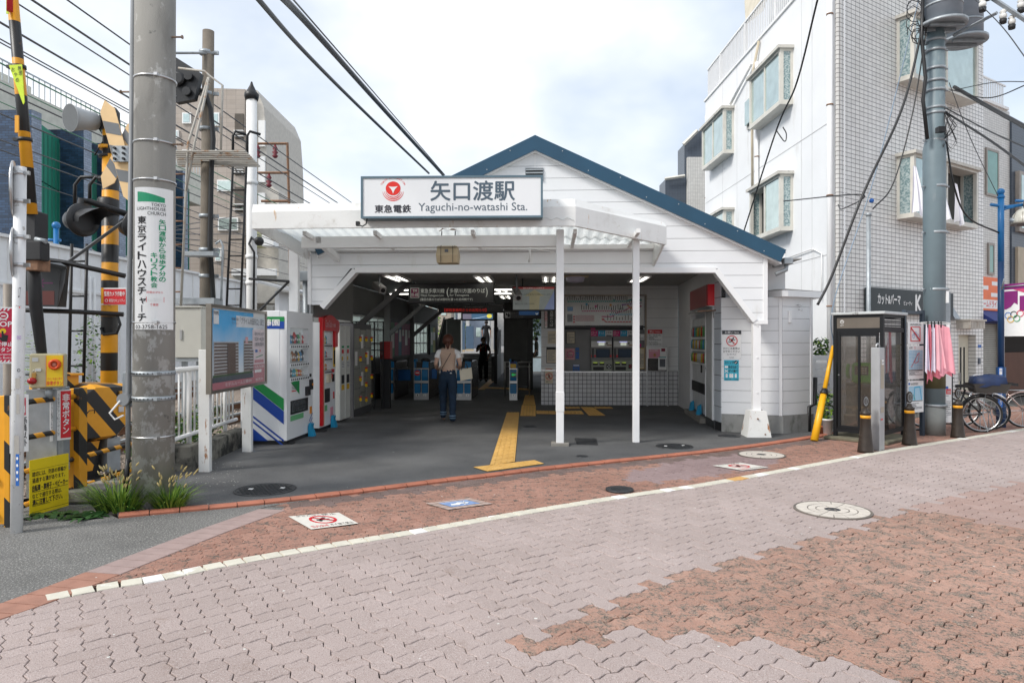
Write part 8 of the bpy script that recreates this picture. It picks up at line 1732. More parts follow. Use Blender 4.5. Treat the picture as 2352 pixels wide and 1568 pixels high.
for i,(x0,x1,b0,b1,yb,m,Y,lab)in enumerate(((2127,2131,2125,2134,858,2,10.52,'lilac white towel at the left of the laundry'),(2133,2139,2127,2143,878,0,10.60,'rose towel hanging lowest, second from the left'),(2141,2148,2138,2152,858,2,10.50,'pale lilac towel in the middle of the laundry'),(2148,2158,2144,2186,868,0,10.66,'broad rose towel behind the front pink ones'),(2151,2158,2151,2172,853,1,10.46,'pale pink towel in front of the broad rose one'),(2159,2180,2158,2195,862,1,10.50,'large pink towel at the right of the laundry'))):
 mb=MB(pk_[m]if i!=5 else mat('bright pink towel',(.84,.36,.42),.9));cloth(mb,W(x0,745,Y),W(x1,746+(i==5)*6,Y),W(b0,yb,Y),W(b1,yb-8,Y+.04),1.3,.016,seed=i+4,nx=26);solo(mb,'towel',lab,'towel',group='laundry on the ring hanger')
f_=fr2(2162,10.9,2188,10.95)
def sn(mb,X,Z):mb.m(blueink);mb.rect(X(2166),Z(893),X(2178),Z(887));mb.m(red);mb.rect(X(2173),Z(905),X(2184),Z(893));mb.m(paper);mb.text('保管',X(2175),Z(903),X(2183),Z(896),2);lines(mb,X,Z,2164,2184,908,960,12,inkg,.3,1)
plate2('notice_stand','narrow white notice on black legs right of the steel pole','notice',f_,(2162,846,2187,970),sn,paper);mb=MB(black);[mb.cyl(W(x,850,10.95),(W(x,850,10.95).x,10.95,0),.012,n=8)for x in(2162,2187)];mb.box(W(2162,0,10.95).x,W(2187,0,10.95).x,10.94,10.96,W(0,974,10.95).z,W(0,971,10.95).z);solo(mb,'metal_stand','black tubular leg frame under the narrow white notice','stand')
# ---------------- bicycles
def bike(rw,yaw,lab,cover=False,cm=chrome,s=.9,basket=True):
 """built along +u: rear wheel at 0, front at wheelbase"""
 fr=Fr(rw.x,rw.y,yaw);t=Thing('bicycle',lab,'bicycle',fr,(.5*s,0,0),'bicycles parked by the shops');rr=.33*s;wb=1.08*s;z=lambda h:h*s
 tyre=mat('tyre rubber',(.015,.015,.015),.7)
 for cx in(0,wb):
  mb=MB(tyre);mb.tube([(cx+rr*math.cos(a),0,rr+rr*math.sin(a)*.975)for a in[k*6.28319/36 for k in range(37)]],.017,7,cap=False);w=t.part(mb,'wheel');mb=MB(alu);mb.tube([(cx+(rr-.022)*math.cos(a),0,rr+(rr-.022)*math.sin(a))for a in[k*6.28319/36 for k in range(37)]],.009,5,cap=False);mb.cyl((cx,-.03,rr),(cx,.03,rr),.022,n=8);[mb.cyl((cx,.012*(-1)**k,rr),(cx+(rr-.02)*math.cos(k*.449),0,rr+(rr-.02)*math.sin(k*.449)),.0018,n=3,cap=False)for k in range(14)];t.part(mb,'rim',w)
  mb=MB(cm);mb.tube([(cx+(rr+.03)*math.cos(R(a)),0,rr+(rr+.03)*math.sin(R(a)))for a in(range(10,150,14)if cx==0 else range(30,150,12))],.016,6);t.part(mb,'mudguard')
 mb=MB(cm);bb=(.42*s,0,z(.29));seat=(.26*s,0,z(.78));hd=(.86*s,0,z(.72));hl=(.90*s,0,z(.58))
 for a,b,r in((seat,bb,.016),(bb,hl,.02),((.33*s,0,z(.56)),hd,.014),(hd,hl,.018),((0,.04,rr),bb,.009),((0,-.04,rr),bb,.009),((0,.04,rr),(.30*s,.01,z(.66)),.008),((0,-.04,rr),(.30*s,-.01,z(.66)),.008),(hl,(wb,.04,rr),.010),(hl,(wb,-.04,rr),.010),(hd,(.84*s,0,z(.95)),.013)):mb.cyl(a,b,r,n=8)
 t.part(mb,'frame');mb=MB(chrome);mb.tube([(.62*s,-.27*s,z(.98)),(.74*s,-.25*s,z(1.0)),(.86*s,-.12*s,z(.97)),(.86*s,.12*s,z(.97)),(.74*s,.25*s,z(1.0)),(.62*s,.27*s,z(.98))],.011,8);t.part(mb,'handlebar')
 mb=MB(black);mb.prism([(.14*s,-.1,z(.80)),(.14*s,.1,z(.80)),(.30*s,.05,z(.82)),(.42*s,.02,z(.81)),(.42*s,-.02,z(.81)),(.30*s,-.05,z(.82))],(0,0,.05));t.part(mb,'saddle')
 mb=MB(steel);[mb.cyl((-.16*s,v,z(.72)),(.26*s,v,z(.72)),.006,n=6)for v in(-.05,0,.05)];mb.cyl((-.05*s,.05,z(.72)),(0,.05,rr),.006,n=6);mb.tube([(0,.06,rr),(-.06,.10,.02),(-.02,-.10,.02),(0,-.06,rr)],.007,6);mb.cyl((.42*s,-.09,z(.29)),(.42*s,-.09,z(.12)),.008,n=6);mb.lathe((.42*s,-.04,z(.29)),[(.09,0),(.09,.01)],20,(0,-1,0));t.part(mb,'carrier')
 if basket:
  mb=MB(blackm)
  for k in range(7):mb.box(wb-.10*s+k*.045*s,wb-.095*s+k*.045*s,-.16*s,-.155*s,z(.72),z(.95));mb.box(wb-.10*s+k*.045*s,wb-.095*s+k*.045*s,.155*s,.16*s,z(.72),z(.95))
  for h in(.72,.80,.88,.95):mb.box(wb-.1*s,wb+.19*s,-.165*s,-.155*s,z(h),z(h)+.006);mb.box(wb-.1*s,wb+.19*s,.155*s,.165*s,z(h),z(h)+.006);mb.box(wb-.105*s,wb-.097*s,-.16*s,.16*s,z(h),z(h)+.006);mb.box(wb+.185*s,wb+.19*s,-.16*s,.16*s,z(h),z(h)+.006)
  t.part(mb,'basket')
 if cover:
  mb=MB(mat('brown mesh basket',(.05,.045,.04),.7));mb.add([(-.30,-.16,z(.73)),(.12,-.16,z(.73)),(.12,.16,z(.73)),(-.30,.16,z(.73)),(-.36,-.2,z(.90)),(.18,-.2,z(.90)),(.18,.2,z(.90)),(-.36,.2,z(.90))],[(3,2,1,0),(0,1,5,4),(1,2,6,5),(2,3,7,6),(3,0,4,7)]);t.part(mb,'rear_basket')
  mb=MB(mat('navy rain cover',(.008,.022,.075),.6,var=.2,vs=9));r_=random.Random(2);V=[];n=16
  for j,(sc,zz)in enumerate(((1.06,.86),(1.08,.93),(1.0,1.01),(.6,1.045),(.05,1.05))):
   for k in range(n):a=k*6.28319/n;q=max(abs(math.cos(a)),abs(math.sin(a)));V.append((-.09+sc*.225*math.cos(a)/q**.7,sc*.19*math.sin(a)/q**.7,z(zz)+r_.uniform(-.028,.022)))
  mb.smooth=True;mb.add(V,[(j*n+k,j*n+(k+1)%n,(j+1)*n+(k+1)%n,(j+1)*n+k)for j in range(4)for k in range(n)]);t.part(mb,'rain_cover')
 return t
bike(G(2254,992),R(165),'bicycle with a navy rain cover on its rear basket',True,mat('black cycle paint',(.02,.02,.022),.3));bike(G(2272,986),R(158),'silver bicycle half hidden behind the navy covered one');bike(G(2352,981),R(166),'rose silver bicycle at the right edge with a low black saddle',False,mat('rose silver paint',(.55,.42,.38),.25,metal=.7),basket=False)
# ---------------- street lamp and banner
LX=W(2299,784,12.0);zt_=W(0,447,12).z;bl2=mat('street blue paint',(.01,.14,.36),.35,var=.06);nv=mat('navy pole paint',(.008,.045,.13),.4)
t=Thing('street_lamp','blue street lamp with a ribbed glass shade and a navy lower pole','street lamp',WF,(LX.x,LX.y,0));mb=MB(nv);mb.cyl((LX.x,LX.y,-.1),(LX.x,LX.y,1.05),.075,n=16);mb.cyl((LX.x,LX.y,1.05),(LX.x,LX.y,2.9),.05,n=16);mb.m(bl2);mb.cyl((LX.x,LX.y,2.9),(LX.x,LX.y,zt_),.05,n=16);mb.ball((LX.x,LX.y,zt_+.05),.06);mb.lathe((LX.x,LX.y,zt_-.06),[(.06,0),(.06,.03)],14);t.part(mb,'pole')
zz=W(0,470,12).z;mb=MB(bl2);mb.tube([(LX.x-.18,LX.y,zz),(LX.x+.1,LX.y,zz-.04),(LX.x+.5,LX.y-.1,zz+.0)],.028,8);mb.tube([(LX.x,LX.y,zz-.1),(LX.x+.25,LX.y-.05,zz-.03)],.02,6);mb.tube([(LX.x+.22,LX.y-.05,zz+.06),(LX.x+.6,LX.y-.1,zz+.02)],.025,8);t.part(mb,'arm')
mb=MB(mat('ribbed lamp glass',(.60,.58,.50),.25,var=.15,vs=20));c=(LX.x+.34,LX.y-.1,zz-.36);mb.lathe(c,[(.20,0),(.195,.06),(.17,.16),(.11,.24),(.05,.28)],24);mb.m(bs_);mb.lathe(c,[(.205,-.01),(.21,.0),(.205,.02)],24);[mb.tube([(c[0]+(r+.004)*math.cos(a),c[1]+(r+.004)*math.sin(a),c[2]+h)for r,h in((.20,0),(.17,.16),(.05,.28))],.006,4)for a in[k*.785 for k in range(8)]];mb.cyl((c[0],c[1],c[2]+.28),(c[0],c[1],c[2]+.4),.02,n=8);t.part(mb,'lamp_shade')
mb=MB(steel);mb.lathe((LX.x+.12,LX.y-.05,W(0,505,12).z),[(.03,0),(.04,.05),(.09,.13)],16,(.8,-.4,-.4));t.part(mb,'loudspeaker')
mb=MB(blueink);u=W(2303,0,11.93).x;a,b=W(2294,935,11.9),W(2303,843,11.9);mb.box(a.x,b.x,11.9,11.92,a.z,b.z);mb.m(paper);mb.pl=vplane(11.9);mb.rect(a.x+.01,b.z-.13,b.x-.01,b.z-.02);mb.m(blueink);mb.ring((a.x+b.x)/2,b.z-.06,.018,.005,2);mb.m(paper);mb.textv('商店街通り',(a.x+b.x)/2,b.z-.16,a.z+.03,.05);t.part(mb,'street_sign')
bf=fr2(2304,11.9,2362,11.5);X=lambda x:bf.hit(x,700,0)[0];Z=lambda y:bf.hit(2330,y,0)[1];mb=MB(paper);mb.box(X(2307),X(2366),0,.008,Z(772),Z(658));mb.pl=vplane(0)
mb.m(mat('banner purple',(.22,.015,.16),.6));mb.rect(X(2307),Z(664),X(2366),Z(651));mb.pg([(X(2307),Z(668)),(X(2338),Z(668)),(X(2338),Z(700))]+[(X(2307+30*math.cos(R(a)))-(0),Z(668+42*math.sin(R(a))))for a in(40,60,80,90)],2);mb.m(mat('banner rose',(.55,.06,.16),.6));mb.pg([(X(2327),Z(664)),(X(2366),Z(664)),(X(2366),Z(678))],2);mb.m(mat('banner purple',(0,0,0)));mb.rect(X(2342),Z(715),X(2366),Z(680),1)
for i,(x,y,c)in enumerate(((2316,724,(.01,.15,.5)),(2329,722,(.01,.01,.01)),(2344,720,(.7,.02,.08)),(2322,733,(.8,.45,.01)),(2336,731,(.01,.35,.12)))):mb.m(mat('ring colour %d'%i,c,.5));mb.ring(X(x),Z(y),.058,.012,3+i*.2)
t3=Thing('banner','purple and white street banner with five coloured rings on the blue lamp post','banner',bf,(X(2336),0,Z(772)));t3.part(mb,'cloth');mb=MB(steel);mb.cyl((X(2300),-.01,Z(658)),(X(2366),-.01,Z(656)),.01,n=8);mb.cyl((X(2303),-.02,Z(662)),(X(2318),-.12,Z(640)),.014,n=8);t3.part(mb,'bracket')
mb=MB(white);a=W(1866,826,12.4);b=W(1914,826,12.4)
for k in range(7):mb.box(a.x,b.x,12.4,12.43,.32+k*.14,.41+k*.14)
mb.box(a.x-.02,a.x+.05,12.37,12.40,0,1.2);mb.box(b.x-.07,b.x,12.37,12.40,0,1.2);solo(mb,'slat_fence','small white slatted fence between the bay and the phone booth','fence')
for i,(px,py,r,h,m,lab)in enumerate(((1901,1000,.085,.27,white,'plant in a white ribbed pot beside the phone booth'),(1890,998,.06,.14,mat('terracotta',(.42,.12,.05),.8),'plant in a terracotta pot beside the yellow guard tube'),(1952,985,.10,.25,mat('tan pot',(.4,.3,.2),.8),'stacked tan pots seen through the booth glass'),(1975,980,.12,.3,mat('beige pot',(.5,.42,.3),.8),'beige pots behind the booth near the telephone'))):
 g=G(px,py);t=Thing('potted_plant',lab,'potted plant',WF,(g.x,g.y,0),'pots behind the phone booth');mb=MB(m);mb.lathe(g,[(r*.72,0),(r*.95,h*.9),(r,h*.9),(r,h),(r*.85,h),(r*.8,h*.8)],16);t.part(mb,'pot')
 if i<2:mb=MB(lf[0]);leafmass(mb,(g.x,g.y,h+.25-i*.1),(.17-.05*i,.12,.26-.1*i),130-50*i,.045,40+i);t.part(mb,'foliage')
mb=MB(lf[2]);leafmass(mb,W(1885,800,12.6),(.18,.1,.22),260,.04,50);solo(mb,'ivy','dark ivy above the white slatted fence','ivy')
mb=MB(black);a=W(1858,930,11.3);mb.tube([(a.x,a.y,.0),(a.x,a.y,.42),(a.x+.12,a.y+.05,.46),(a.x+.15,a.y+.1,.9)],.035,10);solo(mb,'drain_pipe','black drain pipe at the corner of the boarded bay','pipe')
mb=MB(mat('beige unit casing',(.45,.42,.34),.5));a,b=W(1955,960,12.6),W(1990,880,12.6);mb.box(a.x,b.x,12.6,12.8,a.z,b.z,.01);mb.m(blackm);[mb.box(a.x+.03,b.x-.03,12.59,12.6,a.z+.05+k*.05,a.z+.07+k*.05)for k in range(11)];solo(mb,'condenser_unit','beige air conditioner unit seen through the phone booth','air conditioner')
# ================================================================ BACKGROUND
mb=MB(mat('white corrugated wall',(.84,.85,.86),.6,var=.03));uw=-13.0
mb.box(uw-.3,uw,2,19.5,0,4.1);mb.m(white);[mb.box(uw,uw+.03,2+k*.9,2.04+k*.9,.0,4.08)for k in range(20)];mb.box(uw-.35,uw+.1,2,19.5,4.1,4.18);mb.box(uw,uw+.06,2,19.5,2.9,2.98)
for v in(4.2,4.5,4.8,8.6,8.8,12.1,12.3,12.5):mb.cyl((uw+.08,v,0),(uw+.08,v,3.4),.04,n=8)
solo(mb,'long_wall','long white panelled wall with vertical pipes beyond the tracks','wall',S)
t=Thing('platform_shelter','white platform shelter with a row of dark windows behind the ladders','shelter',S,(-11,22,0));mb=MB(sid);us=-11.6;mb.box(us-.2,us,19.6,34,0,2.2);mb.box(us-.2,us,19.6,34,3.55,3.8);mb.box(us-.2,us,19.6,20.6,2.2,3.55);t.part(mb,'wall')
mb=MB(mat('shelter roof',(.40,.41,.42),.5));mb.prism([(us-1.5,19,4.4),(us+.7,19,3.85),(us+.7,19,3.75),(us-1.5,19,4.3)],(0,15,0));t.part(mb,'roof')
for k in range(9):mb=MB(trimw);v=20.6+k*1.45;mb.box(us-.15,us+.01,v,v+.1,2.2,3.55);mb.m(mat('dark brown glass',(.06,.05,.045),.12));mb.box(us-.1,us-.06,v+.1,v+1.45,2.2,3.55);t.part(mb,'window')
t=Thing('blue_apartments','dark blue tiled apartment house with green netted balconies at the left','building',S,(-18,14,0));bb=tilemat('dark blue tile',(.028,.06,.12),(.012,.014,.02),.24,.09,.012,'xz',off=.5,rough=.3,var=.35);bs2=tilemat('light blue tile',(.22,.27,.36),(.10,.11,.13),.24,.09,.012,'yz',off=.5,var=.2)
ng=mat('green netting',(.01,.20,.13),.6,var=.15,vs=.6);ub=-17.5
for i,(v,h,v2)in enumerate(((12.2,9.65,14.9),(14.9,9.8,17.1),(17.1,9.9,19.6),(19.6,10,22.2),(22.2,10,24.6))):
 mb=MB(bb);mb.box(ub-7,ub-.02,v,v+.45,0,h);t.part(mb,'tiled_wall');mb=MB(bs2);mb.box(ub-.019,ub,v,v+.45,0,h);t.part(mb,'tiled_side')
 mb=MB(ng);[mb.prism([(ub-.25,v+.45,z),(ub-1.0,v2,z),(ub-1.0,v2,z+2.05),(ub-.25,v+.45,z+2.05)],(-.04,0,0))for z in(.2,2.75,5.3,7.4)];mb.m(mat('net seam',(.005,.10,.07),.6));[mb.cyl((ub-.24-.75*k/6,v+.45+(v2-v-.45)*k/6,.2),(ub-.24-.75*k/6,v+.45+(v2-v-.45)*k/6,h-.4),.02,n=4)for k in range(7)];t.part(mb,'netting')
 mb=MB(mat('pale balcony',(.52,.53,.50),.7));[mb.prism([(ub-.2,v+.45,z),(ub-.98,v2,z),(ub-.98,v2,z+.5),(ub-.2,v+.45,z+.5)],(-.5,0,0))for z in(2.25,4.8)];t.part(mb,'balcony')
mb=MB(mat('cream parapet',(.58,.57,.50),.7));mb.box(ub-9,ub-1.5,12.3,27,9.2,10.9);mb.box(ub-9,ub-3,12.3,16,10.9,11.9);mb.m(steel);mb.box(ub-1.7,ub-1.66,12.3,27,11.7,11.75);[mb.box(ub-1.7,ub-1.67,12.3+k*.3,12.33+k*.3,10.9,11.7)for k in range(50)];t.part(mb,'roof_terrace')
btile=tilemat('brown apartment tile',(.40,.345,.30),(.28,.24,.21),.6,.3,.03,'xz',bump=.002);t=Thing('brown_apartments','tall brown apartment house with a curved balcony end behind the masts','building',WF,(-20,45,0));Yb=45
def bx(mb,x0,y0,x1,y1,d0=0,d1=8):a,b=W(x0,y0,Yb),W(x1,y1,Yb);mb.box(a.x,b.x,Yb+d0,Yb+d1,b.z,a.z)
mb=MB(btile);a,b=W(330,240,Yb),W(562,900,Yb);mb.prism([W(330,232,Yb),W(400,232,Yb),W(400,200,Yb),W(562,205,Yb),W(562,880,Yb),W(330,880,Yb)],(0,9,0));t.part(mb,'wall')
mb=MB(mat('beige concrete end',(.52,.49,.44),.7));cv=[(562,205),(590,207),(606,245),(612,330),(614,420),(640,440),(640,640),(612,700),(612,880),(562,880)];mb.prism([W(x,y,Yb+.6)for x,y in cv],(0,8,0));t.part(mb,'end_wall')
for x0,y0,x1,y1 in((478,260,505,290),(420,260,440,285),(420,345,440,368),(420,425,440,450),(478,345,505,372),(500,414,535,440),(502,500,548,530),(495,570,510,600),(404,300,412,318)):mb=MB(white);bx(mb,x0,y0,x1,y1,-.12,0);w=t.part(mb,'window');mb=MB(glz);bx(mb,x0+3,y0+3,x1-3,y1-3,-.14,-.125);t.part(mb,'pane',w)
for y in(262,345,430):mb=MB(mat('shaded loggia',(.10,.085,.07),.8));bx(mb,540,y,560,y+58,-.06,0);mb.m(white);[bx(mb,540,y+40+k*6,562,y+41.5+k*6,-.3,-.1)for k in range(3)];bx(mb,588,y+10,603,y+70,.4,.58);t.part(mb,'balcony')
mb=MB(mat('low pale house',(.50,.47,.42),.7));bx(mb,600,700,705,860,2,8);bx(mb,560,640,660,700,-2,0);mb.m(white);bx(mb,563,625,660,640,-2.2,-2);mb.m(mat('olive panel',(.36,.37,.20),.6));bx(mb,588,522,614,570,-1,0);mb.m(paper);bx(mb,614,500,640,570,-1,0);solo(mb,'low_house','low pale house and rooftop boxes left of the canopy','house')
t=Thing('slate_building','slate blue tiled building peeking out between station roof and white block','building',WF,(8,30,0));mb=MB(bt3);a,b,c,d=W(1528,412,30),W(1572,405,30),W(1572,330,30),W(1640,270,30);mb.prism([(a.x,30,0),(d.x,30,0),(d.x,30,d.z),(c.x,30,c.z),(b.x,30,b.z),(a.x,30,a.z)],(0,1.2,0));t.part(mb,'tiled_wall');mb=MB(bt2);a,b=W(1578,362,29.9),W(1640,800,29.9);mb.box(a.x,b.x,29.8,29.99,0,a.z);t.part(mb,'pale_wall');mb=MB(fr_c);mb.tube([W(1570,332,29.8),W(1602,300,29.8)],.08,4);mb.tube([W(1527,411,29.8),W(1573,404,29.8)],.07,4);t.part(mb,'coping')
r_=random.Random(12)
for k,(px,w,h,Y,c)in enumerate(((1000,3.2,6.5,70,(.42,.36,.3)),(1040,4,8,78,(.52,.55,.6)),(1085,3.6,7,74,(.25,.3,.38)),(1125,4,9,80,(.5,.48,.45)))):
 a=W(px,784,Y);mb=MB(mat('far house %d'%k,c,.7));mb.box(a.x-w/2,a.x+w/2,Y,Y+4,0,h);mb.m(glz);[mb.box(a.x-w/2+.4+i*.9,a.x-w/2+.9+i*.9,Y-.05,Y,2+j*2.2,3+j*2.2)for i in range(3)for j in range(int(h/2.4))];solo(mb,'far_house',['brown far house at the left of the passage view','pale far house behind the platform columns','slate far house behind the climber','beige far house at the right of the passage view'][k],'house',group='far houses beyond the platform')
for px,py,Y,sc,lab in((1004,765,45,1.0,'bright bush beside the sloping grey screen'),(1068,770,52,.9,'small tree between the platform columns'),(1216,745,30,.8,'green bush at the right passage')):
 t=Thing('bush',lab,'bush',WF,(W(px,0,Y).x,Y,0),'greenery seen through the hall');mb=MB(lf[1]);leafmass(mb,W(px,py,Y),(.7*sc,.5,1.2*sc),260,.12,int(px));t.part(mb,'crown');mb=MB(rust);p=W(px,py,Y);mb.cyl((p.x,Y,0),p,.05,n=6);t.part(mb,'trunk')
t=Thing('catenary_frame','rusty steel frame with insulators carrying the track wires','catenary frame',WF,tuple(W(640,784,26)))
for pts in(([(592,330),(660,330)]),([(660,328),(664,470),(668,760)]),([(592,397),(664,397)]),([(600,462),(664,462)])):mb=MB(rust);mb.tube([W(x,y,26)for x,y in pts],.05,4);t.part(mb,'beam')
for x,y in((632,330),(618,397),(592,330)):mb=MB(colr('maroon porcelain',(.16,.02,.03)));mb.lathe(W(x,y,26)-Vector((0,0,.55)),[(.05,0),(.12,.08),(.05,.14),(.12,.22),(.05,.28),(.1,.36),(.03,.5)],10);t.part(mb,'insulator')
gw,kw=mat('green copper wire',(.10,.25,.15),.6),mat('grey wire',(.10,.10,.105),.6)
for k,(px,py,u,m)in enumerate(((2,53,-6,kw),(2,91,-7,kw),(2,99,-7.4,kw),(2,146,-8.5,gw),(2,190,-9,gw),(2,206,-6.2,kw),(2,262,-9.5,kw),(2,322,-8,kw),(47,13,-6,kw),(73,0,-5.4,kw),(154,0,-5.2,kw),(2,235,-10,gw),(2,345,-10.5,kw),(2,400,-11,kw))):
 v,z=S.hitu(px,py,u);mb=MB(m);mb.tube([(u,max(v-4,-9),z),(u,v+6,z),(u,62,z)],.011 if k%3 else .015,5);solo(mb,'overhead_wire',['first','second','third','fourth','fifth','sixth','seventh','eighth','ninth','tenth','eleventh','twelfth','thirteenth','fourteenth'][k]+' straight overhead wire of the bundle above the track','wire',S,'overhead track wires')
for k in range(7):mb=MB(kw);mb.tube([W(404,520+k*9,14),W(700,470+k*34,30)],.010,4);solo(mb,'overhead_wire','thin slanting wire number %s from the top behind the two masts'%['one','two','three','four','five','six','seven'][k],'wire',group='thin wires behind the masts')
mb=MB(bl2);a=W(129,784,22.5);mb.cyl((a.x,22.5,0),(a.x,22.5,W(0,524,22.5).z),.085,n=10);mb.ball((a.x,22.5,W(0,518,22.5).z),.13);mb.cyl((a.x-.6,22.5,W(0,550,22.5).z),(a.x+.15,22.5,W(0,552,22.5).z),.05,n=8);solo(mb,'blue_pole','blue street pole top seen beyond the crossing signal','pole')
# ================================================================ PEOPLE
skinm=mat('skin',(.55,.34,.25),.55,var=.05);
def person(lab,pos,yaw,H,J,wear,hair,extra=None):
 """J = joints (x right, y forward, z up, for 1.62 m); one skinned body, clothes grown from it"""
 t=Thing('person',lab,'person',Fr(pos.x,pos.y,yaw,pos.z),(0,0,0));s=H/1.62
 n=dict(pelvis=(0,0,.86,.125,.10),waist=(0,-.0,1.02,.11,.085),chest=(0,.0,1.20,.135,.095),neckb=(0,.0,1.335,.075,.06),neck=(0,.01,1.385,.048,.05),head=(0,.03,1.48,.075,.085),top=(0,.03,1.555,.06,.07))
 for sd,k in(('l',-1),('r',1)):n.update({'sh'+sd:(k*.165,0,1.30,.055,.05),'hip'+sd:(k*.085,0,.82,.09,.095)})
 rad=dict(el=.038,wr=.026,hd=.030,kn=.058,an=.038,hl=.036,to=.030)
 for k,v in J.items():n[k]=(*v,rad[k[:2]],rad[k[:2]])
 names=list(n);ix={k:i for i,k in enumerate(names)};E=[('pelvis','waist'),('waist','chest'),('chest','neckb'),('neckb','neck'),('neck','head'),('head','top')]
 for sd in 'lr':E+=[('chest','sh'+sd),('sh'+sd,'el'+sd),('el'+sd,'wr'+sd),('wr'+sd,'hd'+sd),('pelvis','hip'+sd),('hip'+sd,'kn'+sd),('kn'+sd,'an'+sd),('an'+sd,'to'+sd)]
 me=skin('person_body',[(a*s,b*s,c*s,d*s,e*s)for a,b,c,d,e in n.values()],[(ix[a],ix[b])for a,b in E],0,2)
 me.materials.clear();me.materials.append(skinm);ob=bpy.data.objects.new('body',me);COL.objects.link(ob);ob.parent=t.e
 V=[v.co.copy()for v in me.vertices];N=[v.normal.copy()for v in me.vertices]
 P={k:Vector(v[:3])*s for k,v in n.items()}
 def near(p):
  best=None
  for a,b in E:
   A,B=P[a],P[b];q=max(0,min(1,(p-A).dot(B-A)/max((B-A).length_squared,1e-6)));d=(p-(A+(B-A)*q)).length-.5*n[a][3]
   if best is None or d<best[0]:best=(d,a,b,q)
  return best
 lab_=[near(v)for v in V]
 for nm,m,off,test in wear:
  ok=[test(lab_[i][1],lab_[i][2],lab_[i][3],V[i]/s)for i in range(len(V))];mb=MB(m);mb.smooth=True;idx={}
  for f in me.polygons:
   if all(ok[i]for i in f.vertices):
    for i in f.vertices:idx.setdefault(i,len(idx))
  r2=random.Random(1);mb.add([V[i]+N[i]*(off+.004*math.sin(V[i].z*60+V[i].x*40))*s for i in idx],[tuple(idx[i]for i in f.vertices)for f in me.polygons if all(ok[i]for i in f.vertices)]);t.part(mb,nm)
 for sd in 'lr':
  mb=MB(skinm);w,h=P['wr'+sd],P['hd'+sd];d=(h-w).normalized();sx=d.cross(Vector((0,1,.2))).normalized();up=sx.cross(d);c=h+d*.01
  for k in range(4):q=c+sx*(k-1.5)*.017+d*.02;mb.tube([q,q+d*.03+up*.004,q+d*.055*(1-.12*abs(k-1.4))+up*.018,q+d*.062+up*.034],[.0085,.008,.007,.006],6)
  mb.tube([w+d*.03+sx*.03,w+d*.055+sx*.045+up*.01,w+d*.085+sx*.04+up*.022],[.010,.009,.007],6);t.part(mb,'hand')
 mb=MB(hair);mb.smooth=True;hc=P['head']+Vector((0,-.008,.025))*s;mb.ball(hc,.098*s,.112*s,.116*s,18,12)
 keep=[i for i,f in enumerate(mb.f)if not(sum(mb.v[j][1]for j in f)/len(f)>hc.y+.035 and sum(mb.v[j][2]for j in f)/len(f)<hc.z+.055)and sum(mb.v[j][2]for j in f)/len(f)>hc.z-.085];mb.f=[mb.f[i]for i in keep];mb.mi=[mb.mi[i]for i in keep];mb.sm=[mb.sm[i]for i in keep]
 if extra:extra(mb,t,P,s)
 t.part(mb,'hair')
 mb=MB(skinm);fy=P['head'].y+.088*s;hz_=P['head'].z;mb.tube([(0,fy-.01,hz_+.02),(0,fy+.012,hz_-.012),(0,fy-.004,hz_-.02)],[.006,.011,.008],8);[mb.ball((k*.088*s,P['head'].y,hz_),.012,.02,.03,8,6)for k in(-1,1)];mb.m(ink);[mb.ball((k*.03*s,fy-.012,hz_+.02),.009,.006,.006,8,5)for k in(-1,1)];mb.m(mat('lips',(.4,.15,.13),.5));mb.ball((0,fy-.010,hz_-.045),.020,.008,.006,8,5);t.part(mb,'face')
 return t
tors=lambda a,b,q,v:a in('waist','chest')or(a=='pelvis' and b=='waist')or(a=='neckb' and q<.1)
legs=lambda a,b,q,v:(a=='pelvis' and v.z<.98)or a.startswith('hip')or a.startswith('kn')
slv=lambda a,b,q,v:(tors(a,b,q,v)and v.z>.9)or a.startswith('sh')
shoe=lambda a,b,q,v:a.startswith('an')
denim=mat('blue denim',(.005,.020,.045),.8,var=.3,vs=7,bump=.002);vest=mat('beige knit',(.52,.37,.28),.9,var=.05,vs=30,bump=.003,bs=200);tee=mat('white cotton',(.80,.79,.78),.85,var=.03);hairb=mat('auburn hair',(.085,.022,.010),.5,var=.3,vs=12)
walk=dict(ell=(-.225,-.04,1.07),wrl=(-.215,.14,.97),hdl=(-.18,.21,.97),elr=(.225,-.04,1.06),wrr=(.21,.15,.98),hdr=(.17,.21,1.0),knl=(-.095,.12,.47),anl=(-.085,.02,.12),tol=(-.085,.16,.04),knr=(.085,-.03,.45),anr=(.09,-.16,.07),tor=(.095,-.03,.03))
def bun(mb,t,P,s):
 h=P['head'];mb.ball(h+Vector((0,-.105,-.055)),.036,.045,.06,12,8);mb.tube([h+Vector((0,-.10,-.03)),h+Vector((0,-.13,-.08)),h+Vector((.0,-.11,-.14))],[.03,.035,.012],10)
 m2=MB(black);m2.tube([P['shr']+Vector((-.06,-.0,.07)),P['chest']+Vector((.03,-.135,.02)),P['waist']+Vector((-.07,-.125,.03)),P['pelvis']+Vector((-.14,-.04,.08))],.006,6);t.part(m2,'strap')
 m2=MB(denim);[m2.tube([P['an'+k]+Vector((.055*math.cos(a),.055*math.sin(a),.045))for a in[q*.6283 for q in range(11)]],.014,6)for k in 'lr'];m2.m(mat('pale denim',(.14,.22,.30),.8));[m2.lathe(P['an'+k]+Vector((0,0,.01)),[(.060,0),(.062,.06)],14)for k in 'lr'];t.part(m2,'trouser_cuff')
 m2=MB(mat('silver label',(.6,.6,.6),.4));m2.box(.04,.075,-.125,-.118,.90,.918);t.part(m2,'back_pocket_label')
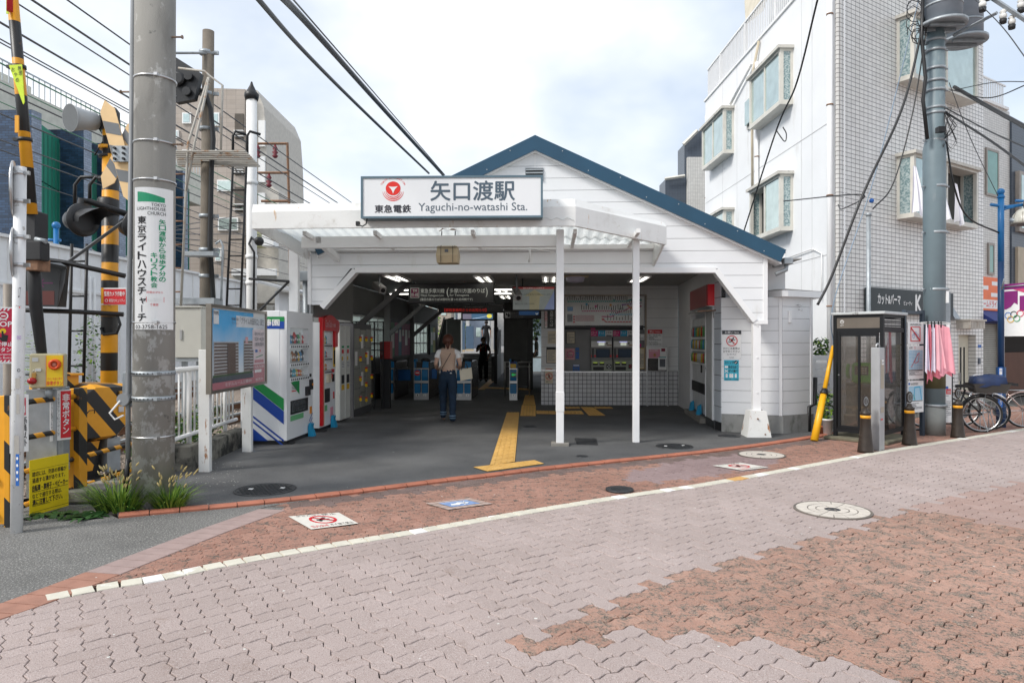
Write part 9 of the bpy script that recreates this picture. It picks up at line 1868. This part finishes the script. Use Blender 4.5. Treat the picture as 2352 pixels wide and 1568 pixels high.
gw_=G(1029,970);wm=person('woman in a beige knit vest and blue jeans walking into the station, seen from behind',Vector((gw_.x,gw_.y,.012)),.05,1.63,walk,[('t_shirt',tee,.016,lambda a,b,q,v:(a.startswith('sh')and q<.62)or(tors(a,b,q,v)and abs(v.x)>.10 and v.z>1.15)or a=='neckb' and q<.5 or(a=='chest' and b.startswith('sh'))),('jeans',denim,.018,legs),('vest',vest,.026,lambda a,b,q,v:(tors(a,b,q,v)or(a=='chest' and b.startswith('sh'))or a=='neckb' and q<.2)and .93<v.z<1.345 and abs(v.x)<.135+.03*(v.z<1.15)),('sandals',mat('tan sandal',(.36,.22,.15),.6),.006,lambda a,b,q,v:a.startswith('an')and v.z<.035)],hairb,bun)
tc_=gw_+Vector((.32,.02,.97));mb=MB(mat('cream canvas',(.62,.57,.45),.9,var=.05,bump=.003));mb.smooth=False;mb.prism([tc_+Vector(q)for q in((-.11,.0,.0),(.11,.0,.05),(.13,.0,-.16),(-.09,.0,-.20))],(.0,.08,0));tb_=Thing('tote_bag','cream canvas tote bag hanging from the right arm of the woman in jeans','bag',WF,tuple(tc_));tb_.part(mb,'bag');mb=MB(black);[mb.tube([tc_+Vector((-.07,y,.0)),tc_+Vector((-.06,y,.10)),tc_+Vector((.02,y,.11)),tc_+Vector((.04,y,.03))],.007,6)for y in(0,.07)];tb_.part(mb,'handle')
blk=mat('black cotton',(.008,.008,.010),.9,var=.2);hb=mat('black hair',(.01,.008,.007),.6)
down=dict(ell=(-.25,-.06,1.06),wrl=(-.17,.02,.86),hdl=(-.15,.05,.82),elr=(.24,.04,1.08),wrr=(.10,.20,1.22),hdr=(.04,.22,1.26),knl=(-.10,.05,.46),anl=(-.10,.0,.08),tol=(-.11,.13,.03),knr=(.10,.10,.48),anr=(.09,.10,.10),tor=(.10,.22,.05))
def capx(mb,t,P,s):m2=MB(mat('red strap',(.35,.01,.02),.6));[m2.tube([P['chest']+Vector((k*.09,.11,-.12)),P['chest']+Vector((k*.10,.10,.06)),P['neckb']+Vector((k*.09,.0,.04))],.015,6)for k in(-1,1)];t.part(m2,'backpack_straps');m2=MB(blk);m2.ball(P['head']+Vector((0,.09,.075)),.07,.08,.012,12,6);m2.box(-.15,.15,-.24,-.10,1.0*s,1.36*s,.03);t.part(m2,'backpack')
p=G(1110,877);person('man in black clothes with red backpack straps coming down towards the gates',p,math.pi,1.68,down,[('t_shirt',blk,.014,lambda a,b,q,v:slv(a,b,q,v)and not(a.startswith('sh')and q>.7)),('trousers',blk,.022,legs),('shoes',blk,.008,shoe)],hb,capx)
stand=dict(ell=(-.22,-.02,1.06),wrl=(-.20,.05,.84),hdl=(-.19,.08,.77),elr=(.22,-.02,1.06),wrr=(.22,.06,.84),hdr=(.22,.09,.77),knl=(-.09,.06,.46),anl=(-.09,.04,.08),tol=(-.09,.16,.03),knr=(.09,.0,.45),anr=(.09,-.08,.08),tor=(.09,.03,.03))
q=W(1117,807,35.5);person('person in a black shirt walking away along the platform above the steps',Vector((q.x,q.y,pz)),0,1.62,stand,[('t_shirt',blk,.014,lambda a,b,q,v:slv(a,b,q,v)and not(a.startswith('sh')and q>.8)),('trousers',blk,.022,legs),('shoes',blk,.008,shoe)],hb)
q=W(1139.5,807,38);person('person half hidden by the wall edge at the right of the platform',Vector((q.x,q.y,pz)),1.2,1.6,stand,[('t_shirt',blk,.014,slv),('trousers',denim,.022,legs),('shoes',paper,.008,shoe)],hb)
sit=dict(stand,knl=(-.12,.40,.80),anl=(-.12,.42,.40),tol=(-.12,.54,.36),knr=(.12,.40,.80),anr=(.12,.42,.40),tor=(.12,.54,.36));q=W(1232,784,30);person('person in an olive shirt sitting far down the right passage',Vector((q.x,q.y,.12)),1.4,1.6,sit,[('shirt',mat('olive shirt',(.05,.055,.035),.8),.016,slv),('trousers',dgrey,.02,legs),('shoes',blk,.008,shoe)],hb)
mb=MB(tn);mb.box(q.x-.5,q.x+.4,q.y-.25,q.y+.2,.78,.83);[mb.box(q.x+dx,q.x+dx+.06,q.y-.2,q.y+.15,0,.78)for dx in(-.45,.3)];solo(mb,'bench','tan bench far down the right passage','bench')
